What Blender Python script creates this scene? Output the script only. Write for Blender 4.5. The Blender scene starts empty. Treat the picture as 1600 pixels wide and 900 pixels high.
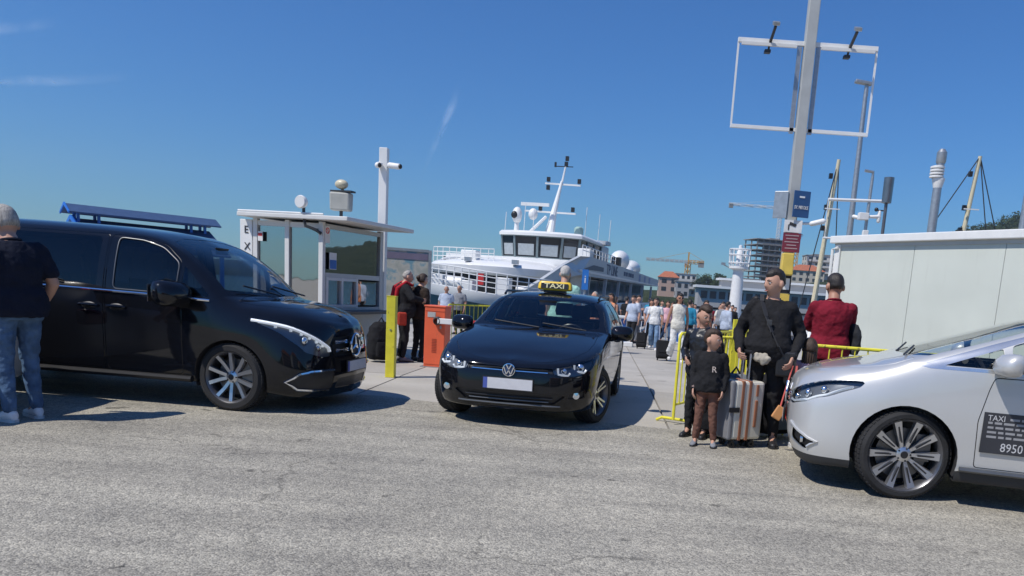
import bpy, bmesh, math, random
import numpy as np
from mathutils import Vector, Matrix, Euler, noise as mnoise
from mathutils.bvhtree import BVHTree
random.seed(7)
SC = bpy.context.scene
COL = SC.collection
PI = math.pi
def rad(a): return math.radians(a)

# ---------------------------------------------------------------- camera, sky, sun, exposure
CAM_H, FPX, PITCH, ROLL, PPX, PPY = 1.48, 1200.0, 9.5, 4.0, 930.0, 657.0
_p, _r = rad(PITCH), rad(ROLL)
cf = Vector((0, math.cos(_p), -math.sin(_p))); _r0 = Vector((1, 0, 0)); _u0 = Vector((0, math.sin(_p), math.cos(_p)))
cr = _r0*math.cos(_r) + _u0*math.sin(_r); cu = _u0*math.cos(_r) - _r0*math.sin(_r)
cam_data = bpy.data.cameras.new('camera'); cam = bpy.data.objects.new('camera', cam_data); COL.objects.link(cam)
cam_data.sensor_width = 36; cam_data.lens = FPX/1600*36
cam_data.shift_x = (800-PPX)/1600; cam_data.shift_y = (PPY-450)/1600
cam_data.clip_start = .05; cam_data.clip_end = 6000
m = Matrix((cr, cu, -cf)).transposed().to_4x4(); m.translation = Vector((0, 0, CAM_H)); cam.matrix_world = m
SC.camera = cam

SUN_DIR = Vector((-1.05, -.72, 0)).normalized()*math.cos(rad(55)) + Vector((0, 0, math.sin(rad(55))))   # towards the sun
world = bpy.data.worlds.new('World'); SC.world = world; world.use_nodes = True
wn = world.node_tree; wn.nodes.clear()
sky = wn.nodes.new('ShaderNodeTexSky'); sky.sky_type = 'NISHITA'; sky.sun_disc = False
sky.sun_elevation = rad(55); sky.sun_rotation = math.atan2(SUN_DIR.x, SUN_DIR.y)
sky.altitude = 0; sky.air_density = 1.4; sky.dust_density = 0.0; sky.ozone_density = 10.0
bg = wn.nodes.new('ShaderNodeBackground'); bg.inputs[1].default_value = .092
wo = wn.nodes.new('ShaderNodeOutputWorld')
tint = wn.nodes.new('ShaderNodeMixRGB'); tint.blend_type = 'MULTIPLY'; tint.inputs[0].default_value = 1; tint.inputs[2].default_value = (.42, .755, 1.12, 1)   # the clear deep blue of the day
wn.links.new(sky.outputs[0], tint.inputs[1]); wn.links.new(tint.outputs[0], bg.inputs[0]); wn.links.new(bg.outputs[0], wo.inputs[0])
sd = bpy.data.lights.new('sun', 'SUN'); sd.energy = 4.2; sd.angle = rad(.53); sd.color = (1, .95, .88)
sun = bpy.data.objects.new('sun', sd); COL.objects.link(sun)
sun.rotation_euler = SUN_DIR.to_track_quat('Z', 'Y').to_euler(); sun.location = (-8, -8, 20)
SC.view_settings.view_transform = 'Standard'; SC.view_settings.look = 'None'
SC.view_settings.exposure = 0.0; SC.view_settings.gamma = 1; SC.view_settings.use_curve_mapping = False
SC.cycles.max_bounces = 8; SC.cycles.transparent_max_bounces = 16; SC.cycles.caustics_reflective = False; SC.cycles.caustics_refractive = False

def gz(y):
    """height of the quay paving: level by the road, falling gently to the water"""
    return 0.0 if y < 12 else -.016*(y-12)

# ---------------------------------------------------------------- materials
MATS = {}
def nodes_of(mt):
    nt = mt.node_tree; return nt, nt.nodes, nt.links
def mat(name, col, rough=.5, metal=0, var=.12, vscale=6, bump=0, bscale=40, coat=0, emit=None, spec=.5, rvar=0, wear=None):
    if name in MATS: return MATS[name]
    mt = bpy.data.materials.new(name); mt.use_nodes = True; MATS[name] = mt
    nt, N, L = nodes_of(mt); b = N['Principled BSDF']
    b.inputs['Roughness'].default_value = rough; b.inputs['Metallic'].default_value = metal
    b.inputs['Specular IOR Level'].default_value = spec
    if coat: b.inputs['Coat Weight'].default_value = coat; b.inputs['Coat Roughness'].default_value = .04 if metal else .055
    tc = N.new('ShaderNodeTexCoord')
    nz = N.new('ShaderNodeTexNoise'); nz.inputs['Scale'].default_value = vscale; nz.inputs['Detail'].default_value = 5
    L.new(tc.outputs['Object'], nz.inputs['Vector'])
    mp = N.new('ShaderNodeMapRange'); mp.inputs[1].default_value = .25; mp.inputs[2].default_value = .75
    mp.inputs[3].default_value = 1-var; mp.inputs[4].default_value = 1+var
    L.new(nz.outputs['Fac'], mp.inputs[0])
    mx = N.new('ShaderNodeVectorMath'); mx.operation = 'SCALE'; mx.inputs[0].default_value = col[:3]
    L.new(mp.outputs[0], mx.inputs['Scale']); colo = mx.outputs[0]
    if wear:        # chips, scuffs and run-down streaks
        wmap = N.new('ShaderNodeMapping'); wmap.inputs['Scale'].default_value = wear[2]; L.new(tc.outputs['Object'], wmap.inputs[0])
        wz = N.new('ShaderNodeTexNoise'); wz.inputs['Scale'].default_value = wear[1]; wz.inputs['Detail'].default_value = 7; wz.inputs['Roughness'].default_value = .65; L.new(wmap.outputs[0], wz.inputs['Vector'])
        wr_ = N.new('ShaderNodeMapRange'); wr_.inputs[1].default_value = wear[3]; wr_.inputs[2].default_value = wear[3]+wear[4]; wr_.inputs[4].default_value = wear[5]; L.new(wz.outputs['Fac'], wr_.inputs[0])
        wm_ = N.new('ShaderNodeMixRGB'); wm_.inputs[2].default_value = (*wear[0], 1); L.new(wr_.outputs[0], wm_.inputs[0]); L.new(colo, wm_.inputs[1]); colo = wm_.outputs[0]
    L.new(colo, b.inputs['Base Color'])
    if rvar:
        mr = N.new('ShaderNodeMapRange'); mr.inputs[3].default_value = max(0, rough-rvar); mr.inputs[4].default_value = rough+rvar
        L.new(nz.outputs['Fac'], mr.inputs[0]); L.new(mr.outputs[0], b.inputs['Roughness'])
    if bump:
        n2 = N.new('ShaderNodeTexNoise'); n2.inputs['Scale'].default_value = bscale; n2.inputs['Detail'].default_value = 4
        L.new(tc.outputs['Object'], n2.inputs['Vector'])
        bp = N.new('ShaderNodeBump'); bp.inputs['Strength'].default_value = bump; bp.inputs['Distance'].default_value = .02
        L.new(n2.outputs['Fac'], bp.inputs['Height']); L.new(bp.outputs[0], b.inputs['Normal'])
    if emit:
        b.inputs['Emission Color'].default_value = (*emit[0], 1); b.inputs['Emission Strength'].default_value = emit[1]
    return mt
def cloth(name, col, bump=.5, bscale=22, rough=.9, var=.18):
    return mat(name, col, rough, 0, var, 9, bump, bscale, spec=.2)
def glass(name, tint=(.55, .6, .62), gloss=1.0, coat=0.0):
    if name in MATS: return MATS[name]
    mt = bpy.data.materials.new(name); mt.use_nodes = True; MATS[name] = mt
    nt, N, L = nodes_of(mt); N.remove(N['Principled BSDF'])
    tr = N.new('ShaderNodeBsdfTransparent'); tr.inputs[0].default_value = (*tint, 1)
    gl = N.new('ShaderNodeBsdfGlossy'); gl.inputs['Roughness'].default_value = .02
    gl.inputs['Color'].default_value = (gloss, gloss, gloss, 1)
    fr = N.new('ShaderNodeFresnel'); fr.inputs[0].default_value = 1.52
    tc = N.new('ShaderNodeTexCoord'); nz = N.new('ShaderNodeTexNoise'); nz.inputs['Scale'].default_value = 1.7
    bp = N.new('ShaderNodeBump'); bp.inputs['Strength'].default_value = .04; bp.inputs['Distance'].default_value = .05
    L.new(tc.outputs['Object'], nz.inputs['Vector']); L.new(nz.outputs['Fac'], bp.inputs['Height']); L.new(bp.outputs[0], gl.inputs['Normal'])
    ad = N.new('ShaderNodeMath'); ad.operation = 'ADD'; ad.use_clamp = True; ad.inputs[1].default_value = coat; L.new(fr.outputs[0], ad.inputs[0])
    mx = N.new('ShaderNodeMixShader'); L.new(ad.outputs[0], mx.inputs[0]); L.new(tr.outputs[0], mx.inputs[1]); L.new(gl.outputs[0], mx.inputs[2])
    L.new(mx.outputs[0], N['Material Output'].inputs[0])
    return mt

WHITE = mat('white_paint', (.78, .78, .76), .45, var=.05, bump=.05)
WHITE_GLOSS = mat('white_gloss', (.80, .80, .79), .25, var=.05)
STEEL = mat('galvanised_steel', (.42, .44, .45), .42, .7, var=.15, vscale=14)
CHROME = mat('chrome', (.85, .86, .88), .08, 1, var=.02)
DARKMETAL = mat('dark_metal', (.05, .052, .055), .5, .3)
BLACKPL = mat('black_plastic', (.018, .018, .02), .45, var=.2)
RUBBER = mat('rubber', (.022, .022, .023), .85, var=.3, bump=.3, bscale=90)
YELLOW = mat('yellow_paint', (.76, .69, .05), .5, var=.14, vscale=7, bump=.08, wear=((.16, .12, .07), 14, (1, 1, .5), .62, .05, .8))
ORANGE = mat('orange_paint', (.78, .13, .05), .5, var=.1, vscale=3, wear=((.35, .12, .07), 9, (1.5, 1.5, .35), .58, .12, .7))
RED = mat('red_paint', (.55, .03, .03), .5)
BLUE = mat('blue_paint', (.025, .13, .42), .5)
SKIN = mat('skin', (.52, .29, .20), .55, var=.1, vscale=14)
SKIN_TAN = mat('skin_tan', (.42, .215, .14), .55, var=.1, vscale=14)

# ---------------------------------------------------------------- mesh building
class MB:
    def __init__(s): s.v = []; s.f = []; s.mi = []
    def add(s, vs, fs, mi=0):
        o = len(s.v); s.v += [tuple(v) for v in vs]; s.f += [tuple(i+o for i in f) for f in fs]; s.mi += [mi]*len(fs); return s
    def box(s, c, d, rz=0, rx=0, ry=0, mi=0, taper=1):
        R = Euler((rx, ry, rz)).to_matrix(); c = Vector(c); vs = []
        for z in (-.5, .5):
            t = taper if z > 0 else 1
            for x, y in ((-.5, -.5), (.5, -.5), (.5, .5), (-.5, .5)):
                vs.append(c + R @ Vector((x*d[0]*t, y*d[1]*t, z*d[2])))
        return s.add(vs, [(3, 2, 1, 0), (4, 5, 6, 7), (0, 1, 5, 4), (1, 2, 6, 5), (2, 3, 7, 6), (3, 0, 4, 7)], mi)
    def bar(s, p, q, w, h=None, mi=0):
        p, q = Vector(p), Vector(q); d = q-p; h = h or w
        R = d.to_track_quat('X', 'Z').to_matrix(); vs = []
        for e in (p, q):
            for y, z in ((-.5, -.5), (.5, -.5), (.5, .5), (-.5, .5)): vs.append(e + R @ Vector((0, y*w, z*h)))
        return s.add(vs, [(3, 2, 1, 0), (4, 5, 6, 7), (0, 1, 5, 4), (1, 2, 6, 5), (2, 3, 7, 6), (3, 0, 4, 7)], mi)
    def tube(s, pts, r, n=8, mi=0, cap=True, closed=False):
        pts = [Vector(p) for p in pts]; k = len(pts); rs = r if isinstance(r, (list, tuple)) else [r]*k
        vs = []; fs = []; ref = None
        for i in range(k):
            if closed: t = pts[(i+1) % k]-pts[i-1]
            else: t = pts[min(i+1, k-1)]-pts[max(i-1, 0)]
            t = t.normalized() if t.length > 1e-9 else Vector((0, 0, 1))
            if ref is None: ref = t.orthogonal().normalized()
            ref = (ref - t*ref.dot(t)); ref = ref.normalized() if ref.length > 1e-6 else t.orthogonal().normalized()
            b = t.cross(ref)
            for a in range(n):
                th = 2*PI*a/n; vs.append(pts[i] + (ref*math.cos(th)+b*math.sin(th))*rs[i])
        for i in range(k if closed else k-1):
            j = (i+1) % k
            for a in range(n): fs.append((i*n+a, i*n+(a+1) % n, j*n+(a+1) % n, j*n+a))
        if cap and not closed:
            fs.append(tuple(reversed(range(n)))); fs.append(tuple(range((k-1)*n, k*n)))
        return s.add(vs, fs, mi)
    def capsule(s, p, q, r0, r1, n=12, mi=0):
        p, q = Vector(p), Vector(q); d = (q-p); L = d.length; t = d.normalized() if L > 1e-6 else Vector((0, 0, 1))
        pts = []; rs = []
        for a in (80, 60, 35, 10): pts.append(p - t*r0*math.sin(rad(a))); rs.append(r0*math.cos(rad(a)))
        for a in (10, 35, 60, 80): pts.append(q + t*r1*math.sin(rad(a))); rs.append(r1*math.cos(rad(a)))
        return s.tube(pts, rs, n, mi)
    def lathe(s, prof, n=24, c=(0, 0, 0), axis='Z', mi=0, closed=False):
        vs = []; fs = []; k = len(prof); c = Vector(c)
        for (r, h) in prof:
            for a in range(n):
                x, y = r*math.cos(2*PI*a/n), r*math.sin(2*PI*a/n)
                vs.append(c + Vector({'Z': (x, y, h), 'Y': (x, h, -y), 'X': (h, x, y)}[axis]))
        for i in range(k if closed else k-1):
            j = (i+1) % k
            for a in range(n): fs.append((i*n+a, i*n+(a+1) % n, j*n+(a+1) % n, j*n+a))
        return s.add(vs, fs, mi)
    def ell(s, c, r, n=12, m=8, R=None, mi=0):
        c = Vector(c); vs = []; fs = []; R = R or Matrix.Identity(3)
        for i in range(m+1):
            th = PI*(i+.02)/(m+.04)
            for a in range(n):
                ph = 2*PI*a/n
                vs.append(c + R @ Vector((r[0]*math.sin(th)*math.cos(ph), r[1]*math.sin(th)*math.sin(ph), r[2]*math.cos(th))))
        for i in range(m):
            for a in range(n): fs.append((i*n+a, (i+1)*n+a, (i+1)*n+(a+1) % n, i*n+(a+1) % n))
        fs.append(tuple(range(n))); fs.append(tuple(reversed(range(m*n, (m+1)*n))))
        return s.add(vs, fs, mi)
    def loft(s, secs, n=20, mi=0, pw=2.0):
        """secs: (centre, rx, ry, rotz); superellipse rings stacked upward"""
        vs = []; fs = []; k = len(secs)
        for (c, rx, ry, rz) in secs:
            c = Vector(c); ca, sa = math.cos(rz), math.sin(rz)
            for a in range(n):
                th = 2*PI*a/n; x = math.copysign(abs(math.cos(th))**(2/pw), math.cos(th))*rx; y = math.copysign(abs(math.sin(th))**(2/pw), math.sin(th))*ry
                vs.append(c + Vector((x*ca-y*sa, x*sa+y*ca, 0)))
        for i in range(k-1):
            for a in range(n): fs.append((i*n+a, i*n+(a+1) % n, (i+1)*n+(a+1) % n, (i+1)*n+a))
        fs.append(tuple(reversed(range(n)))); fs.append(tuple(range((k-1)*n, k*n)))
        return s.add(vs, fs, mi)
    def prism(s, poly, axis, a, b, mi=0):
        """poly 2D extruded along axis from a to b. axis Y: (x,z); X: (y,z); Z: (x,y)"""
        k = len(poly)
        def P(p, h): return {'Y': (p[0], h, p[1]), 'X': (h, p[0], p[1]), 'Z': (p[0], p[1], h)}[axis]
        vs = [P(p, a) for p in poly]+[P(p, b) for p in poly]
        fs = [tuple(range(k)), tuple(reversed(range(k, 2*k)))]+[(i, i+k, (i+1) % k+k, (i+1) % k) for i in range(k)]
        return s.add(vs, fs, mi)
    def mesh(s, name, mats, smooth=35):
        me = bpy.data.meshes.new(name); me.from_pydata(s.v, [], s.f)
        for mt in (mats if isinstance(mats, (list, tuple)) else [mats]): me.materials.append(mt)
        if any(s.mi): me.polygons.foreach_set('material_index', s.mi)
        bm = bmesh.new(); bm.from_mesh(me); bmesh.ops.recalc_face_normals(bm, faces=bm.faces); bm.to_mesh(me); bm.free()
        if smooth:
            me.polygons.foreach_set('use_smooth', [True]*len(me.polygons))
            if smooth < 180: me.set_sharp_from_angle(angle=rad(smooth))
        return me
    def build(s, name, mats, parent=None, smooth=35, bevel=0):
        o = bpy.data.objects.new(name, s.mesh(name, mats, smooth)); COL.objects.link(o)
        if parent: o.parent = parent
        if bevel:
            b = o.modifiers.new('bevel', 'BEVEL'); b.width = bevel; b.segments = 2; b.limit_method = 'ANGLE'; b.harden_normals = False
        return o
def tag(o, label=None, cat=None, group=None, kind=None):
    if label: o['label'] = label
    if cat: o['category'] = cat
    if group: o['group'] = group
    if kind: o['kind'] = kind
    return o
def thing(name, label, cat, loc=(0, 0, 0), rz=0, group=None, kind=None):
    o = bpy.data.objects.new(name, None); COL.objects.link(o); o.location = loc; o.rotation_euler = (0, 0, rz)
    o.empty_display_size = .2
    return tag(o, label, cat, group, kind)
def copy_tree(o, parent=None):
    c = o.copy(); COL.objects.link(c); c.parent = parent
    for ch in o.children: copy_tree(ch, c)
    return c
_FONT_JOBS = []
def text(name, s, size, mt, parent, loc, rot=(PI/2, 0, 0), ext=.003, align='CENTER', sx=1, bold=0):
    cu_ = bpy.data.curves.new(name, 'FONT'); cu_.body = s; cu_.size = size; cu_.extrude = ext; cu_.align_x = align; cu_.align_y = 'CENTER'; cu_.offset = bold
    cu_.resolution_u = 2
    o = bpy.data.objects.new(name, cu_); COL.objects.link(o); o.parent = parent; o.location = loc; o.rotation_euler = rot; o.scale = (sx, 1, 1)
    cu_.materials.append(mt); _FONT_JOBS.append(o)
    return o
_APPLY = []
def remesh(o, vox, smooth_it=2, wrinkle=0, wscale=.12):
    r = o.modifiers.new('r', 'REMESH'); r.mode = 'VOXEL'; r.voxel_size = vox; r.use_smooth_shade = True
    if smooth_it:
        sm = o.modifiers.new('s', 'SMOOTH'); sm.factor = .5; sm.iterations = smooth_it
    if wrinkle:
        tx = bpy.data.textures.new('folds', 'CLOUDS'); tx.noise_scale = wscale; tx.noise_depth = 2
        dm = o.modifiers.new('d', 'DISPLACE'); dm.texture = tx; dm.strength = wrinkle; dm.mid_level = .5; dm.texture_coords = 'GLOBAL'
    _APPLY.append(o)
    return o
def apply_all():
    bpy.context.view_layer.update()
    dg = bpy.context.evaluated_depsgraph_get(); new = {}
    for o in _APPLY:
        me = bpy.data.meshes.new_from_object(o.evaluated_get(dg)); new[o] = me
        if len(me.polygons): me.polygons.foreach_set('use_smooth', [True]*len(me.polygons))
    for o, me in new.items():
        mats = [mm for mm in o.data.materials]; o.modifiers.clear(); o.data = me
        me.materials.clear()
        for mm in mats: me.materials.append(mm)
    for o in _FONT_JOBS:
        me = bpy.data.meshes.new_from_object(o.evaluated_get(dg))
        n = bpy.data.objects.new('tmp', me); nm = o.name; par = o.parent; mw = (o.location.copy(), o.rotation_euler.copy(), o.scale.copy())
        bpy.data.objects.remove(o); n.name = nm; COL.objects.link(n); n.parent = par; n.location, n.rotation_euler, n.scale = mw
# ================================================================ setting: ground, quay, water, hills
def asphalt_mat():
    mt = bpy.data.materials.new('asphalt'); mt.use_nodes = True; nt, N, L = nodes_of(mt); b = N['Principled BSDF']
    tc = N.new('ShaderNodeTexCoord')
    def nz(scale, det=6, rough=.55, vec=None):
        n = N.new('ShaderNodeTexNoise'); n.inputs['Scale'].default_value = scale; n.inputs['Detail'].default_value = det; n.inputs['Roughness'].default_value = rough
        L.new(vec or tc.outputs['Object'], n.inputs['Vector']); return n
    def ramp(src, a, ca, c, cc):
        r = N.new('ShaderNodeValToRGB'); r.color_ramp.elements[0].position = a; r.color_ramp.elements[0].color = (*ca, 1)
        r.color_ramp.elements[1].position = c; r.color_ramp.elements[1].color = (*cc, 1); L.new(src, r.inputs[0]); return r
    def mul(a, c_, fac=1, mode='MULTIPLY'):
        mx = N.new('ShaderNodeMixRGB'); mx.blend_type = mode
        if isinstance(fac, (int, float)): mx.inputs[0].default_value = fac
        else: L.new(fac, mx.inputs[0])
        L.new(a, mx.inputs[1]); L.new(c_, mx.inputs[2]); return mx
    big = ramp(nz(.22, 5).outputs[0], .32, (.36, .338, .288), .68, (.435, .41, .352))
    mid = ramp(nz(1.3, 8, .65).outputs[0], .3, (.84, .84, .84), .7, (1.08, 1.07, 1.05))
    # wear tracks stretched across the view
    mpn = N.new('ShaderNodeMapping'); mpn.inputs['Scale'].default_value = (.35, 2.2, 1); mpn.inputs['Rotation'].default_value = (0, 0, .12); L.new(tc.outputs['Object'], mpn.inputs[0])
    trk = ramp(nz(1.1, 6, .6, mpn.outputs[0]).outputs[0], .33, (.74, .74, .75), .60, (1.05, 1.05, 1.04))
    c1 = mul(mul(big.outputs[0], mid.outputs[0]).outputs[0], trk.outputs[0])
    # aggregate stones
    vo = N.new('ShaderNodeTexVoronoi'); vo.inputs['Scale'].default_value = 95; L.new(tc.outputs['Object'], vo.inputs['Vector'])
    sep = N.new('ShaderNodeSeparateColor'); L.new(vo.outputs['Color'], sep.inputs[0])
    ag = ramp(sep.outputs[0], .0, (.58, .58, .58), 1.0, (1.36, 1.35, 1.32))
    vo2 = N.new('ShaderNodeTexVoronoi'); vo2.inputs['Scale'].default_value = 38; L.new(tc.outputs['Object'], vo2.inputs['Vector'])
    sep2 = N.new('ShaderNodeSeparateColor'); L.new(vo2.outputs['Color'], sep2.inputs[0])
    ag2 = ramp(sep2.outputs[1], .0, (.86, .86, .86), 1.0, (1.12, 1.12, 1.10))
    c2 = mul(mul(c1.outputs[0], ag.outputs[0]).outputs[0], ag2.outputs[0])
    # oil drips and tar spots
    sp = nz(2.6, 3, .5); spm = ramp(sp.outputs[0], .685, (1, 1, 1), .73, (.45, .45, .45))
    c3 = mul(c2.outputs[0], spm.outputs[0])
    # hairline cracks
    vc = N.new('ShaderNodeTexVoronoi'); vc.feature = 'DISTANCE_TO_EDGE'; vc.inputs['Scale'].default_value = .38
    wv = nz(1.5, 5); wvm = N.new('ShaderNodeVectorMath'); wvm.operation = 'MULTIPLY_ADD'; wvm.inputs[1].default_value = (.9, .9, 0)
    L.new(wv.outputs['Color'], wvm.inputs[0]); L.new(tc.outputs['Object'], wvm.inputs[2]); L.new(wvm.outputs[0], vc.inputs['Vector'])
    cm = ramp(vc.outputs['Distance'], .0, (.55, .55, .55), .006, (1, 1, 1))
    gate = ramp(nz(.45, 2).outputs[0], .42, (0, 0, 0), .55, (.9, .9, .9))
    c4 = mul(c3.outputs[0], cm.outputs[0], gate.outputs[0])
    vs_ = N.new('ShaderNodeTexVoronoi'); vs_.inputs['Scale'].default_value = 1.9; vs_.inputs['Randomness'].default_value = 1; L.new(wvm.outputs[0], vs_.inputs['Vector'])
    sm_ = ramp(vs_.outputs['Distance'], .035, (.38, .38, .38), .055, (1, 1, 1)); sg_ = ramp(nz(.9, 2).outputs[0], .46, (0, 0, 0), .52, (1, 1, 1))
    c4 = mul(c4.outputs[0], sm_.outputs[0], sg_.outputs[0])
    L.new(c4.outputs[0], b.inputs['Base Color'])
    rr = N.new('ShaderNodeMapRange'); rr.inputs[3].default_value = .62; rr.inputs[4].default_value = .9; L.new(nz(1.2).outputs[0], rr.inputs[0]); L.new(rr.outputs[0], b.inputs['Roughness'])
    b.inputs['Specular IOR Level'].default_value = .35
    bp = N.new('ShaderNodeBump'); bp.inputs['Strength'].default_value = .75; bp.inputs['Distance'].default_value = .006
    L.new(vo.outputs['Distance'], bp.inputs['Height']); bp.invert = True
    bp2 = N.new('ShaderNodeBump'); bp2.inputs['Strength'].default_value = .4; bp2.inputs['Distance'].default_value = .03
    L.new(nz(9, 5).outputs[0], bp2.inputs['Height']); L.new(bp.outputs[0], bp2.inputs['Normal']); L.new(bp2.outputs[0], b.inputs['Normal'])
    return mt
def concrete_mat(name, lo, hi):
    mt = bpy.data.materials.new(name); mt.use_nodes = True; nt, N, L = nodes_of(mt); b = N['Principled BSDF']
    ge = N.new('ShaderNodeNewGeometry'); oi = N.new('ShaderNodeObjectInfo')
    n1 = N.new('ShaderNodeTexNoise'); n1.inputs['Scale'].default_value = .8; n1.inputs['Detail'].default_value = 8; L.new(ge.outputs['Position'], n1.inputs['Vector'])
    r1 = N.new('ShaderNodeValToRGB'); r1.color_ramp.elements[0].position = .3; r1.color_ramp.elements[0].color = (*lo, 1); r1.color_ramp.elements[1].position = .7; r1.color_ramp.elements[1].color = (*hi, 1)
    L.new(n1.outputs[0], r1.inputs[0])
    n2 = N.new('ShaderNodeTexNoise'); n2.inputs['Scale'].default_value = 45; n2.inputs['Detail'].default_value = 4; L.new(ge.outputs['Position'], n2.inputs['Vector'])
    mr = N.new('ShaderNodeMapRange'); mr.inputs[3].default_value = .8; mr.inputs[4].default_value = 1.2; L.new(n2.outputs[0], mr.inputs[0])
    mo = N.new('ShaderNodeMapRange'); mo.inputs[3].default_value = .9; mo.inputs[4].default_value = 1.1; L.new(oi.outputs['Random'], mo.inputs[0])
    mm = N.new('ShaderNodeMath'); mm.operation = 'MULTIPLY'; L.new(mr.outputs[0], mm.inputs[0]); L.new(mo.outputs[0], mm.inputs[1])
    sc = N.new('ShaderNodeVectorMath'); sc.operation = 'SCALE'; L.new(r1.outputs[0], sc.inputs[0]); L.new(mm.outputs[0], sc.inputs['Scale'])
    n3 = N.new('ShaderNodeTexNoise'); n3.inputs['Scale'].default_value = 1.9; n3.inputs['Detail'].default_value = 3; L.new(ge.outputs['Position'], n3.inputs['Vector'])
    r3 = N.new('ShaderNodeValToRGB'); r3.color_ramp.elements[0].position = .64; r3.color_ramp.elements[0].color = (1, 1, 1, 1); r3.color_ramp.elements[1].position = .74; r3.color_ramp.elements[1].color = (.62, .61, .6, 1); L.new(n3.outputs[0], r3.inputs[0])
    mx = N.new('ShaderNodeMixRGB'); mx.blend_type = 'MULTIPLY'; mx.inputs[0].default_value = 1; L.new(sc.outputs[0], mx.inputs[1]); L.new(r3.outputs[0], mx.inputs[2])
    L.new(mx.outputs[0], b.inputs['Base Color']); b.inputs['Roughness'].default_value = .85
    bp = N.new('ShaderNodeBump'); bp.inputs['Strength'].default_value = .3; bp.inputs['Distance'].default_value = .01; L.new(n2.outputs[0], bp.inputs['Height']); L.new(bp.outputs[0], b.inputs['Normal'])
    return mt
ASPHALT = asphalt_mat()
CONC = concrete_mat('quay_concrete', (.36, .335, .29), (.47, .44, .385))
JOINT = mat('joint_fill', (.09, .085, .08), .9, var=.3)

# asphalt: one sheet behind and around the camera, its front edge broken where it meets the concrete
edge = [(-160, 10.2), (-60, 10.0), (-12, 9.9), (-8, 9.75), (-5, 9.7), (-2.7, 9.55), (-1.2, 9.25), (.3, 8.7), (1.4, 8.55), (2.6, 8.7), (4.5, 8.9), (9, 8.6), (60, 8.6), (160, 8.6)]
ev = []
for (x0, y0), (x1, y1) in zip(edge[:-1], edge[1:]):
    n = max(1, int(min(60, abs(x1-x0)/.12)))
    for i in range(n):
        x = x0+(x1-x0)*i/n; y = y0+(y1-y0)*i/n
        ev.append((x, y + .07*mnoise.noise((x*1.3, 3, 0)) + .035*mnoise.noise((x*6, 9, 0))))
ev.append((160, 8.6))
mb = MB(); k = len(ev)
mb.add([(x, y, 0) for x, y in ev]+[(x, -220, 0) for x, y in ev], [(i, i+k, i+1+k, i+1) for i in range(k-1)])
mb.add([(x, y, 0) for x, y in ev]+[(x, y+.012, -.014) for x, y in ev], [(i, i+1, i+1+k, i+k) for i in range(k-1)])
tag(mb.build('road', ASPHALT, smooth=0), 'worn grey asphalt roadway across the whole foreground', kind='structure')

# quay paving: base sheet + concrete slabs laid on it
quay = [(-60, 8), (60, 8), (60, 34.5), (9.6, 34.5), (16, 96), (9.2, 96), (1.2, 37.2), (-3, 35.2), (-60, 35.2)]
def inside(poly, x, y):
    r = False
    for i in range(len(poly)):
        (x0, y0), (x1, y1) = poly[i-1], poly[i]
        if (y0 > y) != (y1 > y) and x < (x1-x0)*(y-y0)/(y1-y0)+x0: r = not r
    return r
mb = MB(); pts = []
mb = MB()
def strip(poly, y0, y1):
    xs = []
    for yy in (y0+.001, y1-.001):
        c = []
        for i in range(len(poly)):
            (ax, ay), (bx, by) = poly[i-1], poly[i]
            if (ay > yy) != (by > yy): c.append((bx-ax)*(yy-ay)/(by-ay)+ax)
        xs.append(sorted(c))
    return xs
ys = [8, 12, 20, 34.5, 35.2, 37.2, 60, 96]
for y0, y1 in zip(ys[:-1], ys[1:]):
    a, b_ = strip(quay, y0, y1)
    for i in range(0, min(len(a), len(b_))-1, 2):
        mb.add([(a[i], y0, gz(y0)-.034), (a[i+1], y0, gz(y0)-.034), (b_[i+1], y1, gz(y1)-.034), (b_[i], y1, gz(y1)-.034)], [(0, 1, 2, 3)])
for i in range(len(quay)):
    (ax, ay), (bx, by) = quay[i-1], quay[i]
    mb.add([(ax, ay, gz(ay)-.034), (bx, by, gz(by)-.034), (bx, by, -3), (ax, ay, -3)], [(0, 1, 2, 3)])
quay_o = tag(mb.build('quay', concrete_mat('quay_base', (.20, .19, .175), (.28, .265, .24)), smooth=0), 'pale concrete quay and pier running out to the harbour', kind='structure')
SL = 3.9
slab = MB()
h = SL/2-.012
slab.box((0, 0, -.011), (2*h, 2*h, .022)); slab_me = slab.mesh('paving_slab', CONC, 0)
sl_ang = -math.atan(.016); nsl = 0
for j in range(0, 22):
    for i in range(-8, 8):
        cx = -1.1+i*SL; cy = 10.06+j*SL
        if not all(inside(quay, cx+sx*h, cy+sy*h) for sx in (-1, 1) for sy in (-1, 1)): continue
        o = bpy.data.objects.new('paving_slab', slab_me); COL.objects.link(o); o.parent = quay_o
        flat = cy < 12
        o.location = (cx, cy, gz(cy)-.011+random.uniform(-.002, .002)); o.rotation_euler = (0 if flat else sl_ang, 0, random.choice((0, PI/2, PI, -PI/2)) if flat else 0)
        nsl += 1
# fenders' timber edge: a stone coping along the water
cop = MB()
for (a, b_) in (((-3, 35.2), (-60, 35.2)), ((1.2, 37.2), (-3, 35.2)), ((9.2, 96), (1.2, 37.2))):
    A = Vector((*a, gz(a[1])+.03)); B = Vector((*b_, gz(b_[1])+.03)); cop.bar(A, B, .45, .14)
tag(cop.build('quay_coping', mat('stone', (.36, .34, .31), .8, var=.15, bump=.2), quay_o, 0), 'pale stone edge of the quay')

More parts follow.
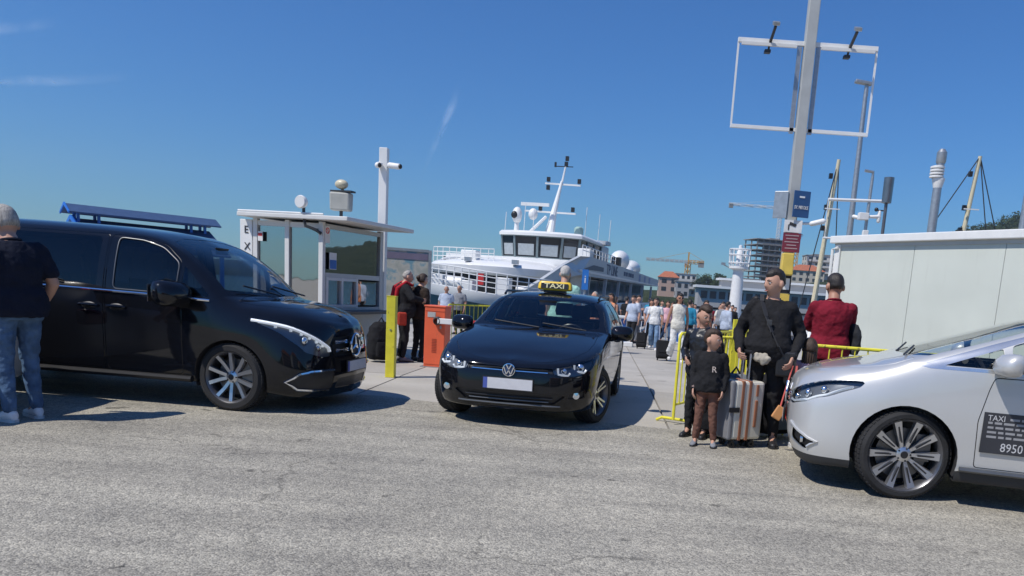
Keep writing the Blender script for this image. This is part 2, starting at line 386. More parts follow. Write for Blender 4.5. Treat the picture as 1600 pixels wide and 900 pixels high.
# water
wm = bpy.data.materials.new('sea_water'); wm.use_nodes = True; nt, N, L = nodes_of(wm); b = N['Principled BSDF']
b.inputs['Base Color'].default_value = (.012, .05, .075, 1); b.inputs['Roughness'].default_value = .08; b.inputs['IOR'].default_value = 1.33
tc = N.new('ShaderNodeTexCoord'); n1 = N.new('ShaderNodeTexNoise'); n1.inputs['Scale'].default_value = .9; n1.inputs['Detail'].default_value = 5
mpn = N.new('ShaderNodeMapping'); mpn.inputs['Scale'].default_value = (1, 1.6, 1); L.new(tc.outputs['Object'], mpn.inputs[0]); L.new(mpn.outputs[0], n1.inputs['Vector'])
bp = N.new('ShaderNodeBump'); bp.inputs['Strength'].default_value = .6; bp.inputs['Distance'].default_value = .25; L.new(n1.outputs[0], bp.inputs['Height']); L.new(bp.outputs[0], b.inputs['Normal'])
mb = MB(); mb.add([(-2500, 30, -1.5), (2500, 30, -1.5), (2500, 4000, -1.5), (-2500, 4000, -1.5)], [(0, 1, 2, 3)])
tag(mb.build('sea', wm, smooth=0), 'harbour water around the moored ferry', kind='structure')

# hills: far shore, and the wooded town slope behind the camera that the glass and paint reflect
def hillmat():
    mt = bpy.data.materials.new('wooded_hill'); mt.use_nodes = True; nt, N, L = nodes_of(mt); b = N['Principled BSDF']
    tc = N.new('ShaderNodeTexCoord'); n1 = N.new('ShaderNodeTexNoise'); n1.inputs['Scale'].default_value = .12; n1.inputs['Detail'].default_value = 10; n1.inputs['Roughness'].default_value = .7
    L.new(tc.outputs['Object'], n1.inputs['Vector']); r = N.new('ShaderNodeValToRGB')
    r.color_ramp.elements[0].position = .35; r.color_ramp.elements[0].color = (.018, .032, .012, 1); r.color_ramp.elements[1].position = .7; r.color_ramp.elements[1].color = (.075, .09, .04, 1)
    L.new(n1.outputs[0], r.inputs[0]); L.new(r.outputs[0], b.inputs['Base Color']); b.inputs['Roughness'].default_value = 1; b.inputs['Specular IOR Level'].default_value = .1
    bp = N.new('ShaderNodeBump'); bp.inputs['Strength'].default_value = 1; bp.inputs['Distance'].default_value = 3; L.new(n1.outputs[0], bp.inputs['Height']); L.new(bp.outputs[0], b.inputs['Normal'])
    return mt
HILL = hillmat()
def lerp_tab(t, tab):
    if t <= tab[0][0]: return tab[0][1]
    for (a, va), (b_, vb) in zip(tab[:-1], tab[1:]):
        if t <= b_: u = (t-a)/(b_-a); return va+(vb-va)*u*u*(3-2*u)
    return tab[-1][1]
HT = [(-1.2, 10), (-.6, 4), (-.2, 3), (.02, 3), (.11, 4), (.2, 11), (.29, 15), (.40, 26), (.45, 50), (.52, 62), (.62, 60), (.85, 26), (1.2, 18)]
def hill_h(x, y):
    t = x/y; d = max(0, min(1, (y-275)/170.)); base = lerp_tab(t, HT)
    hgt = base*d*d*(3-2*d)
    return -2 + min(1, max(0, (y-262)/12))*3.2 + hgt*(1 + .25*mnoise.noise((x*.012, y*.012, 1))) + .8*mnoise.noise((x*.08, y*.08, 4))*d
mb = MB(); nx, ny = 140, 34; xs = [-700+i*1500/nx for i in range(nx+1)]; yy = [260+ (j/ny)**1.4*640 for j in range(ny+1)]
mb.add([(x, y, hill_h(x, y)) for y in yy for x in xs], [(j*(nx+1)+i, j*(nx+1)+i+1, (j+1)*(nx+1)+i+1, (j+1)*(nx+1)+i) for j in range(ny) for i in range(nx)])
tag(mb.build('hills', HILL, smooth=180), 'low wooded shore across the harbour', kind='structure')
mb = MB(); nx, ny = 60, 14
def back_h(x, y): return max(0, (-y-48))*(.30*max(0, min(1, (x+25)/80.)))*(1+.35*mnoise.noise((x*.02, y*.02, 7))) + .4*mnoise.noise((x*.1, y*.1, 2)) - .35
mb.add([(-220+i*440/nx, -46-j*12, back_h(-220+i*440/nx, -46-j*12)) for j in range(ny+1) for i in range(nx+1)], [(j*(nx+1)+i, j*(nx+1)+i+1, (j+1)*(nx+1)+i+1, (j+1)*(nx+1)+i) for j in range(ny) for i in range(nx)])
tag(mb.build('town_slope', HILL, smooth=180), 'wooded town slope on the landward side of the road', kind='structure')
# ================================================================ far shore: buildings, cranes, trees, light tower
PLASTER = [mat('plaster_white', (.62, .60, .56), .9), mat('plaster_cream', (.58, .52, .42), .9), mat('plaster_grey', (.40, .39, .38), .9), mat('plaster_pink', (.52, .36, .29), .9)]
ROOF = mat('terracotta_roof', (.40, .13, .065), .9, var=.3, vscale=2); FLATROOF = mat('flat_roof', (.35, .34, .33), .9)
WINDOW = mat('window_dark', (.035, .045, .055), .12, var=.3); RAWCONC = mat('raw_concrete', (.30, .285, .265), .9, var=.25, vscale=.4)
def building(name, label, x, y, w, d, z0, floors, wall, roof='flat', fh=3.0, bays=None, rz=0, balcony=False, group=None):
    hgt = floors*fh; t = thing(name, label, 'building', (x, y, z0), rz, group)
    MB().box((0, 0, hgt/2-1.5), (w, d, hgt+3)).build('wall', wall, t, 0)
    bays = bays or max(2, int(w/3.2)); wb = MB()
    for f_ in range(floors):
        for i in range(bays):
            cx = -w/2+(i+.5)*w/bays
            wb.box((cx, -d/2-.03, f_*fh+1.55), (w/bays*.5, .12, fh*.5))
        for i in range(max(1, int(d/4))):
            cy = -d/2+(i+.5)*d/max(1, int(d/4)); wb.box((-w/2-.03, cy, f_*fh+1.55), (.12, 1.4, fh*.5))
    tag(wb.build('windows', WINDOW, t, 0), kind='stuff')
    if balcony:
        for f_ in range(1, floors):
            bb = MB(); bb.box((0, -d/2-.7, f_*fh), (w*.94, 1.4, .18)); bb.box((0, -d/2-1.37, f_*fh+.5), (w*.94, .08, .9)); bb.build('balcony', wall, t, 0)
    if roof == 'hip':
        r = MB(); o = .5; k = min(w, d)*.32; a = hgt
        r.add([(-w/2-o, -d/2-o, a), (w/2+o, -d/2-o, a), (w/2+o, d/2+o, a), (-w/2-o, d/2+o, a), (-w/2+w*.28, 0, a+k), (w/2-w*.28, 0, a+k)], [(0, 1, 5, 4), (1, 2, 5), (2, 3, 4, 5), (3, 0, 4), (3, 2, 1, 0)]); r.build('roof', ROOF, t, 0)
    else:
        MB().box((0, 0, hgt+.15), (w+.6, d+.6, .3)).build('roof', FLATROOF, t, 0)
    return t
HO = 'houses and blocks on the far shore'
building('hotel', 'white balconied hotel block below the small tower crane', 34.5, 340, 9, 9, 2.5, 3, PLASTER[0], bays=4, balcony=True, group=HO)
building('house', 'red roofed block just past the ferry stern', 25, 310, 7.5, 8, 3, 2, PLASTER[3], 'hip', group=HO)
building('house', 'grey low block between red roof and white hotel', 29.6, 300, 5, 7, 1.5, 2, PLASTER[2], group=HO)
building('house', 'cream flat topped building left of the white light tower', 59, 330, 11, 8, 5, 2, PLASTER[1], bays=3, group=HO)
for i, (x, y, w, fl, wl, rf, lb) in enumerate((
        (103, 405, 17, 2, 1, 'hip', 'terracotta roofed house beside the orange crane tower'), (113, 420, 15, 4, 0, 'flat', 'white terraced block stepping up behind the cream mast'),
        (122, 440, 15, 4, 0, 'flat', 'upper white terraced block behind the cream mast'), (128, 415, 13, 3, 3, 'hip', 'pinkish house with red roof near the container corner'),
        (137, 430, 14, 4, 0, 'flat', 'white block partly hidden by the container corner'), (146, 450, 14, 3, 1, 'hip', 'cream house with red roof above the container corner'))):
    building('house', lb, x, y, w, 10, hill_h(x, y), fl, PLASTER[wl], rf, balcony=(fl == 4), group=HO)
# long low terminal with white roof along the water
t = thing('terminal', 'long low white roofed terminal along the far waterfront', 'building', (76, 262, .6))
MB().box((0, 0, 1.6), (90, 8, 6.2)).build('wall', PLASTER[2], t, 0); MB().box((0, -.6, 5.1), (92, 10.5, .8)).build('roof', WHITE, t, 0)
MB().box((-8, 3, 6.6), (58, 6, 2)).build('upper_wall', PLASTER[2], t, 0); MB().box((-8, 3, 8), (60, 8, .7)).build('upper_roof', WHITE, t, 0)
wb = MB()
for i in range(30): wb.box((-43+i*3, -4.05, 2.5), (2.1, .15, 2.4))
tag(wb.build('windows', WINDOW, t, 0), kind='stuff')
# high-rise shell
t = thing('high_rise_shell', 'unfinished concrete high-rise with open floors', 'building', (86, 420, 7), .25)
rng = random.Random(3); W_, D_ = 22, 16
for f_ in range(11):
    z = f_*2.75; MB().box((0, 0, z), (W_+(.8 if f_ % 3 else 0), D_+.8, .34)).build('floor_slab', RAWCONC, t, 0)
    if f_ < 10:
        cb = MB()
        for i in range(7):
            for y_ in (-D_/2+.6, 0, D_/2-.6): cb.box((-W_/2+.7+i*(W_-1.4)/6, y_, z+1.37), (.55, .55, 2.45))
        tag(cb.build('columns', RAWCONC, t, 0), kind='stuff')
        rb = MB(); rb.box((0, -D_/2+.1, z+.75), (W_, .08, .9)); rb.build('edge_guard', mat('netting', (.24, .23, .22), .9, var=.3, vscale=.8), t, 0) if f_ % 2 else None
MB().box((2, 1, 14), (6, 6, 29.5)).build('core', RAWCONC, t, 0)
def lattice(mb, p, q, w, r, n):
    p, q = Vector(p), Vector(q); d = (q-p).normalized(); a = d.orthogonal().normalized(); b_ = d.cross(a)
    cs = [a*w/2+b_*w/2, -a*w/2+b_*w/2, -a*w/2-b_*w/2, a*w/2-b_*w/2]
    for c in cs: mb.bar(p+c, q+c, r)
    for i in range(n):
        s0, s1 = p+(q-p)*i/n, p+(q-p)*(i+1)/n
        for j in range(4): mb.bar(s0+cs[j], s1+cs[(j+1) % 4], r*.7)
CRANE_O = mat('crane_yellow', (.62, .33, .05), .6); 
def crane(label, x, y, z0, h, jib, back, rz, mt, w=1.7):
    t = thing('tower_crane', label, 'crane', (x, y, z0), rz)
    m_ = MB(); lattice(m_, (0, 0, 0), (0, 0, h), w, .28, int(h/2)); m_.build('mast', mt, t, 0)
    m_ = MB(); lattice(m_, (0, 0, h+.8), (jib, 0, h+.8), .8, .12, int(jib/2)); m_.build('jib', mat('jib_pink', (.46, .30, .25), .7), t, 0)
    m_ = MB(); lattice(m_, (0, 0, h+.8), (-back, 0, h+.8), 1.1, .22, 4); m_.build('counter_jib', mt, t, 0)
    MB().box((-back+1.2, 0, h), (2.4, 1.4, 2.6)).build('counterweight', RAWCONC, t, 0)
    m_ = MB(); m_.bar((0, 0, h), (0, 0, h+5), .6); m_.bar((0, 0, h+5), (jib*.7, 0, h+1.4), .12); m_.bar((0, 0, h+5), (-back, 0, h+1.4), .12); m_.build('top_frame', mt, t, 0)
    MB().box((.9, -.9, h-.6), (1.3, 1.3, 1.8)).build('cab', WHITE, t, 0)
    return t
crane('orange tower crane rising beside the unfinished high-rise', 97.5, 408, 6, 31, 6, 5, .9, CRANE_O, 2.2)
crane('white and red tower crane standing behind the high-rise', 103, 480, 12, 46, 16, 32, .1, WHITE)
crane('small yellow tower crane over the far rooftops', 36.5, 350, 4, 12.6, 19, 7, PI, CRANE_O)

# trees ---------------------------------------------------------------
LEAF = [mat('leaf_dark', (.030, .048, .018), .8, var=.5, vscale=.6, spec=.2), mat('leaf_mid', (.055, .080, .028), .8, var=.45, vscale=.6, spec=.2)]
BARK = mat('bark', (.10, .075, .055), .9, var=.3)
def leaf_cloud(mb, c, r, n, size, rng, squash=1.0):
    for _ in range(n):
        while True:
            v = Vector((rng.uniform(-1, 1), rng.uniform(-1, 1), rng.uniform(-1, 1)))
            if .25 < v.length < 1: break
        p = Vector(c)+Vector((v.x*r[0], v.y*r[1], v.z*r[2]))
        a = Vector((rng.gauss(0, 1), rng.gauss(0, 1), rng.gauss(0, .7))).normalized(); b_ = a.orthogonal().normalized(); b_ = (b_ + a.cross(b_)*rng.uniform(-1, 1)).normalized(); s = size*rng.uniform(.6, 1.4)
        mb.add([p-a*s, p+b_*s*.5, p+a*s, p-b_*s*.5], [(0, 1, 2, 3)])
def tree(name, label, x, y, z, h, w, kind='round', seed=0, group=None):
    rng = random.Random(seed); t = thing(name, label, 'tree', (x, y, z), rng.uniform(0, 6), group)
    tr = MB(); tr.tube([(0, 0, -1), (.1, 0, h*.3), (0, .1, h*.75)], [h*.03, h*.022, h*.008], 7)
    for i in range(5):
        a = rng.uniform(0, 6.28); z0 = h*rng.uniform(.25, .55); tr.tube([(0, 0, z0), (math.cos(a)*w*.3, math.sin(a)*w*.3, z0+h*.2)], [h*.014, h*.005], 5)
    tr.build('trunk', BARK, t, 60)
    cr_ = MB(); ls = h*.035
    if kind == 'round':
        for i in range(16):
            a = rng.uniform(0, 6.28); rr = rng.uniform(.1, .95)*w/2*.75; zz = h*rng.uniform(.38, .88); k = w*rng.uniform(.14, .26)
            leaf_cloud(cr_, (math.cos(a)*rr, math.sin(a)*rr, zz), (k, k, k*.75), 110, ls, rng)
    else:
        for i in range(14):
            f_ = i/13; k = w/2*(1-f_)**.8*rng.uniform(.75, 1.15)+.12*w*.3; leaf_cloud(cr_, (rng.uniform(-.1, .1)*w, rng.uniform(-.1, .1)*w, h*(.14+.84*f_)), (k, k, h*.07), 90, ls, rng)
    cr_.build('crown', LEAF[seed % 2], t, 0)
    return t
TG = 'trees on the far shore'
for i in range(7):
    x = 38.6+i*2.3; tree('broadleaf_tree', ('leftmost', 'second', 'third', 'middle', 'fifth', 'sixth', 'rightmost')[i]+' dark broadleaf tree of the clump right of the small crane', x, 318+3*(i % 3), hill_h(x, 318)+1.0, 8.2+1.6*math.sin(i*1.9)-abs(i-3)*.3, 8, 'round', i, 'clump of trees right of the small crane')
for i in range(6):
    x = 104+i*3.4; tree('conifer', ('leftmost', 'second', 'third', 'fourth', 'fifth', 'rightmost')[i]+' dark skyline tree behind the terraced houses', x, 455+4*(i % 3), hill_h(x, 455)-3, 11+2.5*math.sin(i*2.3), 7, 'cone' if i % 2 else 'round', 20+i, 'trees behind the terraced houses')
for i in range(7):
    x = -72.5+i*3.4; tree('cypress', ('leftmost', 'second', 'third', 'middle', 'fifth', 'sixth', 'rightmost')[i]+' dark cypress on the far shore left of the ferry', x, 300+2*(i % 2), .5, 8.6+1.8*math.sin(i*2.7), 4.2, 'cone', 40+i, 'cypresses left of the ferry bow')
# the wood covering the right-hand hill: reads as one mass
wood = MB(); rng = random.Random(11)
for i in range(420):
    tq = rng.uniform(.36, .66); y = rng.uniform(395, 520); x = tq*y; z = hill_h(x, y)
    k = rng.uniform(2.2, 4.2); leaf_cloud(wood, (x, y, z+k*.6), (k, k, k*1.05), 34, .75, rng)
tag(wood.build('woodland', LEAF[0], None, 0), 'dense dark woodland covering the hill above the container', 'woodland', kind='stuff')
# houses and trees on the slope behind the camera
for i, (x, y, w, fl, k) in enumerate(((14, -58, 20, 4, 3), (44, -64, 18, 5, 0), (78, -66, 20, 3, 1))):
    building('town_house', ('pink house on the landward slope', 'tall white house on the landward slope', 'wide cream house on the landward slope')[i], x, y, w, 12, back_h(x, y)-1, fl, PLASTER[k], 'hip', rz=PI, group='houses along the landward slope')

# light tower on the pier ----------------------------------------------
t = thing('light_tower', 'white harbour light with caged lantern on slim column', 'light tower', (8.45, 50, gz(50)), 0)
MB().lathe([(.75, 0), (.75, .5), (.5, .55), (.42, 1.6), (.34, 4.05), (.62, 4.15), (.62, 4.3), (0, 4.3)], 20).build('column', WHITE_GLOSS, t)
cg = MB()
for i in range(8):
    a = i*PI/4; cg.tube([(.6*math.cos(a), .6*math.sin(a), 4.3), (.66*math.cos(a), .66*math.sin(a), 5.35)], .045, 6)
for z in (4.5, 5.0, 5.35): cg.tube([(.66*math.cos(i*PI/8), .66*math.sin(i*PI/8), z) for i in range(16)], .045, 6, closed=True)
cg.build('lantern_cage', WHITE_GLOSS, t)
MB().lathe([(.22, 4.3), (.22, 5.2), (.12, 5.35), (.12, 5.6), (0, 5.65)], 14).build('lantern', WHITE_GLOSS, t)
bx = MB(); bx.tube([(-.4, 0, 4.1), (-1.0, 0, 4.35)], .03); bx.box((-1.0, 0, 4.4), (.25, .2, .15)); bx.build('bracket_camera', STEEL, t)
# ================================================================ moored ferry (local x runs aft, y across to the far side, z up)
SILVER_HULL = mat('silver_hull', (.52, .54, .55), .4, .15, var=.06); GREY_HULL = mat('grey_hull', (.17, .22, .235), .45, var=.08)
DARKWIN = mat('dark_window', (.015, .02, .026), .06, var=.1); SHIPWHITE = mat('ship_white', (.80, .80, .78), .3, var=.04, vscale=1)
ship = thing('ferry', 'white and silver passenger ferry moored bow-on behind the quay', 'ship', (-1.4, 42, 0), rad(80.6))
sheer = [(44, 9.6, 1.0), (10, 9.6, 1.2), (3, 9.5, 1.40), (-.5, 9.0, 1.38), (-3.2, 7.2, 1.34), (-5.0, 5.2, 1.22), (-5.6, 3.6, 1.08), (-5.0, 2.0, .95), (-3.2, .7, .85), (0, 0, .75), (12, -.05, .75), (30, 0, .75), (44, 0, .75)]
def resample(p, n):
    out = []
    for a, b_ in zip(p[:-1], p[1:]):
        for i in range(n): out.append(tuple(a[k]+(b_[k]-a[k])*i/n for k in range(3)))
    return out+[p[-1]]
def smooth_line(p, n=4):
    P_ = [Vector(q) for q in p]; out = []
    for i in range(len(P_)-1):
        a = P_[max(i-1, 0)]; b_ = P_[i]; c = P_[i+1]; d = P_[min(i+2, len(P_)-1)]
        for j in range(n):
            t = j/n; out.append(.5*((2*b_)+(c-a)*t+(2*a-5*b_+4*c-d)*t*t+(3*b_-a-3*c+d)*t**3))
    return out+[P_[-1]]
gl = smooth_line(sheer, 4); cen = Vector((16, 4.7, 0))
def band(lines):
    mb = MB(); k = len(lines[0]); vs = [p for l in lines for p in l]
    mb.add(vs, [(j*k+i, j*k+i+1, (j+1)*k+i+1, (j+1)*k+i) for j in range(len(lines)-1) for i in range(k-1)]); return mb
def shrink(l, f_, dz): return [Vector((cen.x+(p.x-cen.x)*f_, cen.y+(p.y-cen.y)*f_, p.z+dz)) for p in l]
band([shrink(gl, .997, .02), gl, shrink(gl, .998, -.28), shrink(gl, .99, -.55)]).build('gunwale', SHIPWHITE, ship, 40)
hb = band([shrink(gl, .988, -.55), shrink(gl, .94, -1.3), shrink(gl, .86, -2.0), shrink(gl, .82, -3.4)])
hb.build('hull', GREY_HULL, ship, 50)
dk = MB(); dk.add([Vector((p.x, p.y, p.z-.12)) for p in shrink(gl, .99, 0)], [tuple(range(len(gl)))]); dk.build('foredeck', mat('deck_grey', (.30, .33, .34), .7), ship, 0)
# bow rails: every stanchion and rail along the foredeck
rl = smooth_line(sheer[1:9], 7)
rb = MB()
for hh, r in ((.28, .022), (.52, .022), (.76, .022), (1.0, .032)): rb.tube([p+Vector((.03, 0, hh)) for p in rl], r, 6)
rb.build('bow_rail', SHIPWHITE, ship)
st_me = MB().tube([(0, 0, 0), (0, 0, 1.0)], .032, 6).mesh('stanchion', SHIPWHITE)
for i, p in enumerate(rl[8::2]):
    o = bpy.data.objects.new('stanchion', st_me); COL.objects.link(o); o.parent = ship; o.location = (p.x+.03, p.y, p.z)
# arched hoop and upper rail at the far bow
ar = MB(); ar.tube([(-1.5, 8.9, 1.4), (-.4, 8.75, 2.1), (1.4, 8.2, 2.75), (3.4, 7.4, 3.05), (5, 6.6, 3.15)], .075, 8)
ar.build('bow_hoop', SHIPWHITE, ship)
ur = MB(); up = [(.2, 8.6, 2.65), (-.5, 7.4, 2.65), (-.7, 6, 2.65), (-.3, 4.9, 2.7)]
for hh in (.22, .45, .7): ur.tube([Vector(p)+Vector((.6, 0, hh)) for p in smooth_line(up, 4)], .025, 6)
for p in smooth_line(up, 3): ur.tube([p+Vector((.6, 0, -.3)), p+Vector((.6, 0, .7))], .022, 6)
ur.build('upper_rail', SHIPWHITE, ship)
# coachroof over the foredeck saloon
cr_ = MB(); plan_b = [(1.6, .9), (-.2, 1.5), (-1.4, 3.2), (-1.7, 5), (-1.2, 7), (.4, 8.5), (3, 8.9)]
cl = smooth_line([(a, b_, 0) for a, b_ in plan_b], 4)
def lvl(f_, z, dx=0): return [Vector((4+(p.x-4)*f_+dx, 4.9+(p.y-4.9)*f_, z)) for p in cl]
band([lvl(.97, 1.95), lvl(1.0, 2.05), lvl(1.01, 2.42), lvl(.97, 2.58), lvl(.62, 2.86, .8), lvl(.3, 3.1, 1.6)]).build('coachroof', SHIPWHITE, ship, 50)
band([lvl(.90, .8), lvl(.94, 1.98)]).build('saloon_front', DARKWIN, ship, 40)
MB().box((5.5, 4.9, 2.0), (5, 7.6, 2.3)).build('saloon_block', SHIPWHITE, ship, 0)
mb = MB()
for v in (3.2, 5.8): mb.box((-1.35, v, 2.72), (.35, .3, .22))
mb.build('deck_fittings', STEEL, ship)
MB().box((.8, 6.4, 3.0), (.9, .9, .55)).build('deck_locker', SHIPWHITE, ship, 0, bevel=.05)
# foredeck gear behind the rails: windlass, lockers, lifebuoy stands
for (u, v, d) in ((-2.6, 6.9, (.5, .6, .8)), (-3.8, 4.9, (.9, .8, .6)), (-3.2, 3.2, (.6, .7, .85)), (-1.6, 8.0, (.4, .5, 1.0))): MB().box((u, v, 1.1+d[2]/2-.1), d).build('deck_locker', SHIPWHITE, ship, bevel=.03)
for r_, u, v, z in ((.32, -3.2, 5.8, 1.45), (.22, -2.4, 2.3, 1.3)): MB().lathe([(0, -.45), (r_, -.45), (r_, .45), (0, .45)], 14, (u, v, z), 'Y').build('winch_drum', SHIPWHITE, ship)
MB().box((-4.2, 4.1, 1.7), (.15, .3, .55)).build('fire_box', RED, ship, 0)
# side: silver bulwark sweeping up from the bow, dark recess behind it
SW = [(-4.4, .85), (-3.0, 1.5), (-1.6, 2.1), (0, 2.3), (44, 2.5), (44, 3.2), (12, 3.42), (3, 3.42), (0, 3.3), (-1.8, 2.75), (-3.3, 1.9), (-4.7, 1.05)]
sw = MB(); kk = len(SW)
def side_v(u): return 1.9*max(0, -u/4.4)**1.6
sw.add([(u, side_v(u)-.02, z) for u, z in SW]+[(u, side_v(u)+.18, z) for u, z in SW], [tuple(range(kk)), tuple(reversed(range(kk, 2*kk)))]+[(i, i+kk, (i+1) % kk+kk, (i+1) % kk) for i in range(kk)])
sw.build('side_bulwark', SILVER_HULL, ship, 0)
MB().box((23, 1.6, 1.5), (42, .2, 2.0)).build('main_deck_wall', DARKWIN, ship, 0)
MB().box((22, .8, 2.55), (44, 1.7, .12)).build('upper_deck', SHIPWHITE, ship, 0)
for u in (1.5, 3.0, 9, 15, 22, 30, 38): MB().bar((u, .12, .75), (u+.5, .12, 2.36), .2, .16).build('side_pillar', SILVER_HULL, ship, 0)
MB().prism([(1, 2.66), (7.5, 2.74), (7.5, 3.0), (4, 3.0)], 'Y', -.05, -.026).build('side_stripe', mat('navy_stripe', (.05, .07, .11), .4), ship, 0)
NAVY = mat('navy_lettering', (.06, .08, .14), .5)
text('ship_lettering', 'TP LINE', .95, NAVY, ship, (11.2, -.035, 2.92), (PI/2, 0, 0), .006, sx=1.5)
for u in (17.3, 18.5, 19.9, 21.0, 22.2): MB().box((u, -.03, 2.95), (.85, .03, .3)).build('faded_word', NAVY, ship, 0)
for u in (27, 31, 35): MB().box((u, -.03, 2.9), (1.1, .04, .55)).build('side_panel', mat('pale_blue_panel', (.26, .30, .45), .5), ship, 0)
# wheelhouse
wh = [(5.0, 1.2), (4.5, 2.1), (4.3, 3.5), (4.5, 4.9), (5.0, 5.8), (11, 6.0), (11, 1.0)]
def ring(f_, z, sh=0): return [Vector((7.5+(u-7.5)*f_+sh, 3.8+(v-3.8)*f_, z)) for u, v in wh+wh[:1]]
band([ring(1.02, 2.9), ring(1.02, 3.22)]).build('wheelhouse_base', SHIPWHITE, ship, 0)
whg = band([ring(1.0, 3.22), ring(1.05, 4.52)]); whg.build('wheelhouse', DARKWIN, ship, 0)
fr = MB(); r0_, r1_ = ring(1.004, 3.2), ring(1.056, 4.52)
for i in range(len(r0_)-1):
    n = 1 if i not in (4, 5, 6) else 3
    for j in range(n):
        t_ = j/n; a = r0_[i].lerp(r0_[i+1], t_); b_ = r1_[i].lerp(r1_[i+1], t_); fr.bar(a, b_, .13, .1)
for rr in (r0_, r1_):
    for a, b_ in zip(rr[:-1], rr[1:]): fr.bar(a, b_, .1, .14)
fr.build('window_frame', GREY_HULL, ship, 0)
BL = mat('sun_blind', (.36, .40, .42), .7)
for i in (0, 1, 2, 3):
    a0, a1, b0, b1 = r0_[i], r0_[i+1], r1_[i], r1_[i+1]; q = []
    for s_, t_ in ((.15, .12), (.85, .12), (.85, .62), (.15, .62)): q.append((a0.lerp(a1, s_)).lerp(b0.lerp(b1, s_), t_) + Vector((-.02, 0, 0)))
    m_ = MB(); m_.add(q+[p+Vector((.03, 0, 0)) for p in q], [(0, 1, 2, 3), (7, 6, 5, 4), (0, 4, 5, 1), (1, 5, 6, 2), (2, 6, 7, 3), (3, 7, 4, 0)]); m_.build('window_pane', BL, ship, 0)
rf = band([ring(1.0, 4.5), ring(1.11, 4.50), ring(1.115, 4.66), ring(1.06, 4.78), ring(.1, 4.86)]); rf.build('wheelhouse_roof', SHIPWHITE, ship, 40)
MB().box((13.5, 3.8, 3.9), (5, 5.4, 1.7)).build('funnel_house', SILVER_HULL, ship, 0, bevel=.1)
MB().box((11.6, 3.6, 4.75), (1.5, 6.4, .25)).build('aft_awning', SILVER_HULL, ship, 0)
# mast
mm = MB(); mm.tube([(7.3, 3.5, 4.8), (7.6, 3.42, 6.2), (7.9, 3.25, 7.4), (8.05, 3.12, 8.2)], [.27, .20, .12, .08], 10); mm.tube([(7.9, 3.9, 4.9), (7.6, 3.5, 6.1)], .12, 6); mm.tube([(6.6, 4.6, 4.9), (7.2, 3.8, 5.9)], .1, 6)
mast = mm.build('mast', SHIPWHITE, ship)
y1 = MB(); y1.bar((7.6, 5.3, 6.25), (7.6, 2.0, 6.2), .14, .1); y1.bar((8.1, 4.2, 8.05), (8.1, 1.9, 8.0), .12, .1); y1.build('yard', SHIPWHITE, mast)
y2 = MB(); y2.tube([(8.1, 3.1, 8.2), (8.3, 2.95, 9.4)], [.07, .04], 6); y2.build('topmast', SHIPWHITE, mast)
y3 = MB()
for p in ((8.1, 4.0, 8.3), (8.1, 4.0, 7.8), (8.1, 2.0, 8.25), (7.6, 2.2, 6.45), (7.6, 4.3, 6.45), (8.3, 2.95, 9.3), (8.35, 2.92, 9.65)): MB().box(p, (.2, .2, .28)).build('navigation_light', BLACKPL, mast, 0)
y3.bar((8.3, 3.6, 9.15), (8.3, 2.5, 9.15), .05); y3.box((8.3, 3.65, 9.25), (.1, .12, .3)); tag(y3.build('wind_sensor', BLACKPL, mast), kind='stuff')
rd = MB(); rd.ell((7.0, 4.6, 6.0), (.3, .3, .36)); rd.bar((7.0, 5.4, 6.6), (7.0, 3.6, 6.6), .16, .2); rd.build('radar', SHIPWHITE, mast)
dm = MB(); dm.lathe([(.16, 4.85), (.13, 5.3)], 12, (5.5, 5.2, 0)); dm.ell((5.5, 5.2, 5.75), (.32, .32, .5)); d_ = dm.build('searchlight', SHIPWHITE, ship); MB().ell((5.22, 5.3, 5.75), (.12, .2, .22)).build('lens', BLACKPL, d_)
an = MB()
for (u, v, l) in ((5.4, 4.7, 1.7), (6, 4.3, 1.4), (9, 1.6, 2.0), (10, .9, 1.7), (6.4, 6.2, 1.2), (11.5, .4, 1.5)): an.tube([(u, v, 4.8), (u+.05, v-.03, 4.8+l)], .022, 5)
an.build('whip_aerial', SHIPWHITE, ship)
MB().lathe([(.3, 0), (.3, .5), (.15, .6)], 12, (8.4, 1.9, 4.9)).build('dome', mat('mint_dome', (.35, .5, .45), .5), ship)
# boats and rafts on the upper deck
for (u, v, z, r) in ((19.5, .75, 4.0, (1.5, .75, .78)), (27, .8, 3.7, (1.8, .8, .7)), (23.2, .6, 3.3, (.7, .5, .5))):
    o = MB().ell((u, v, z), r, 16, 10).build('liferaft', SHIPWHITE, ship, 180); MB().box((u, v, z-r[2]*.8), (r[0]*1.3, .5, .35)).build('cradle', STEEL, o, 0); MB().lathe([(r[1]*1.02, -.05), (r[1]*1.02, .05)], 18, (u+.5, v, z), 'X').build('strap', mat('tan_strap', (.4, .27, .16), .8), o)
sr = MB()
for i in range(12): sr.tube([(1+i*1.1, .1, 3.4), (1+i*1.1, .1, 3.95)], .025, 5)
for hh in (3.68, 3.95): sr.tube([(1, .1, hh), (13.1, .1, hh)], .025, 5)
sr.build('side_rail', SHIPWHITE, ship)
MB().box((4.0, .5, 3.62), (1.3, .7, .55)).build('deck_box', SHIPWHITE, ship, 0, bevel=.04)
MB().box((15.5, .4, 3.75), (.9, .6, .6)).build('dark_box', BLACKPL, ship, 0)
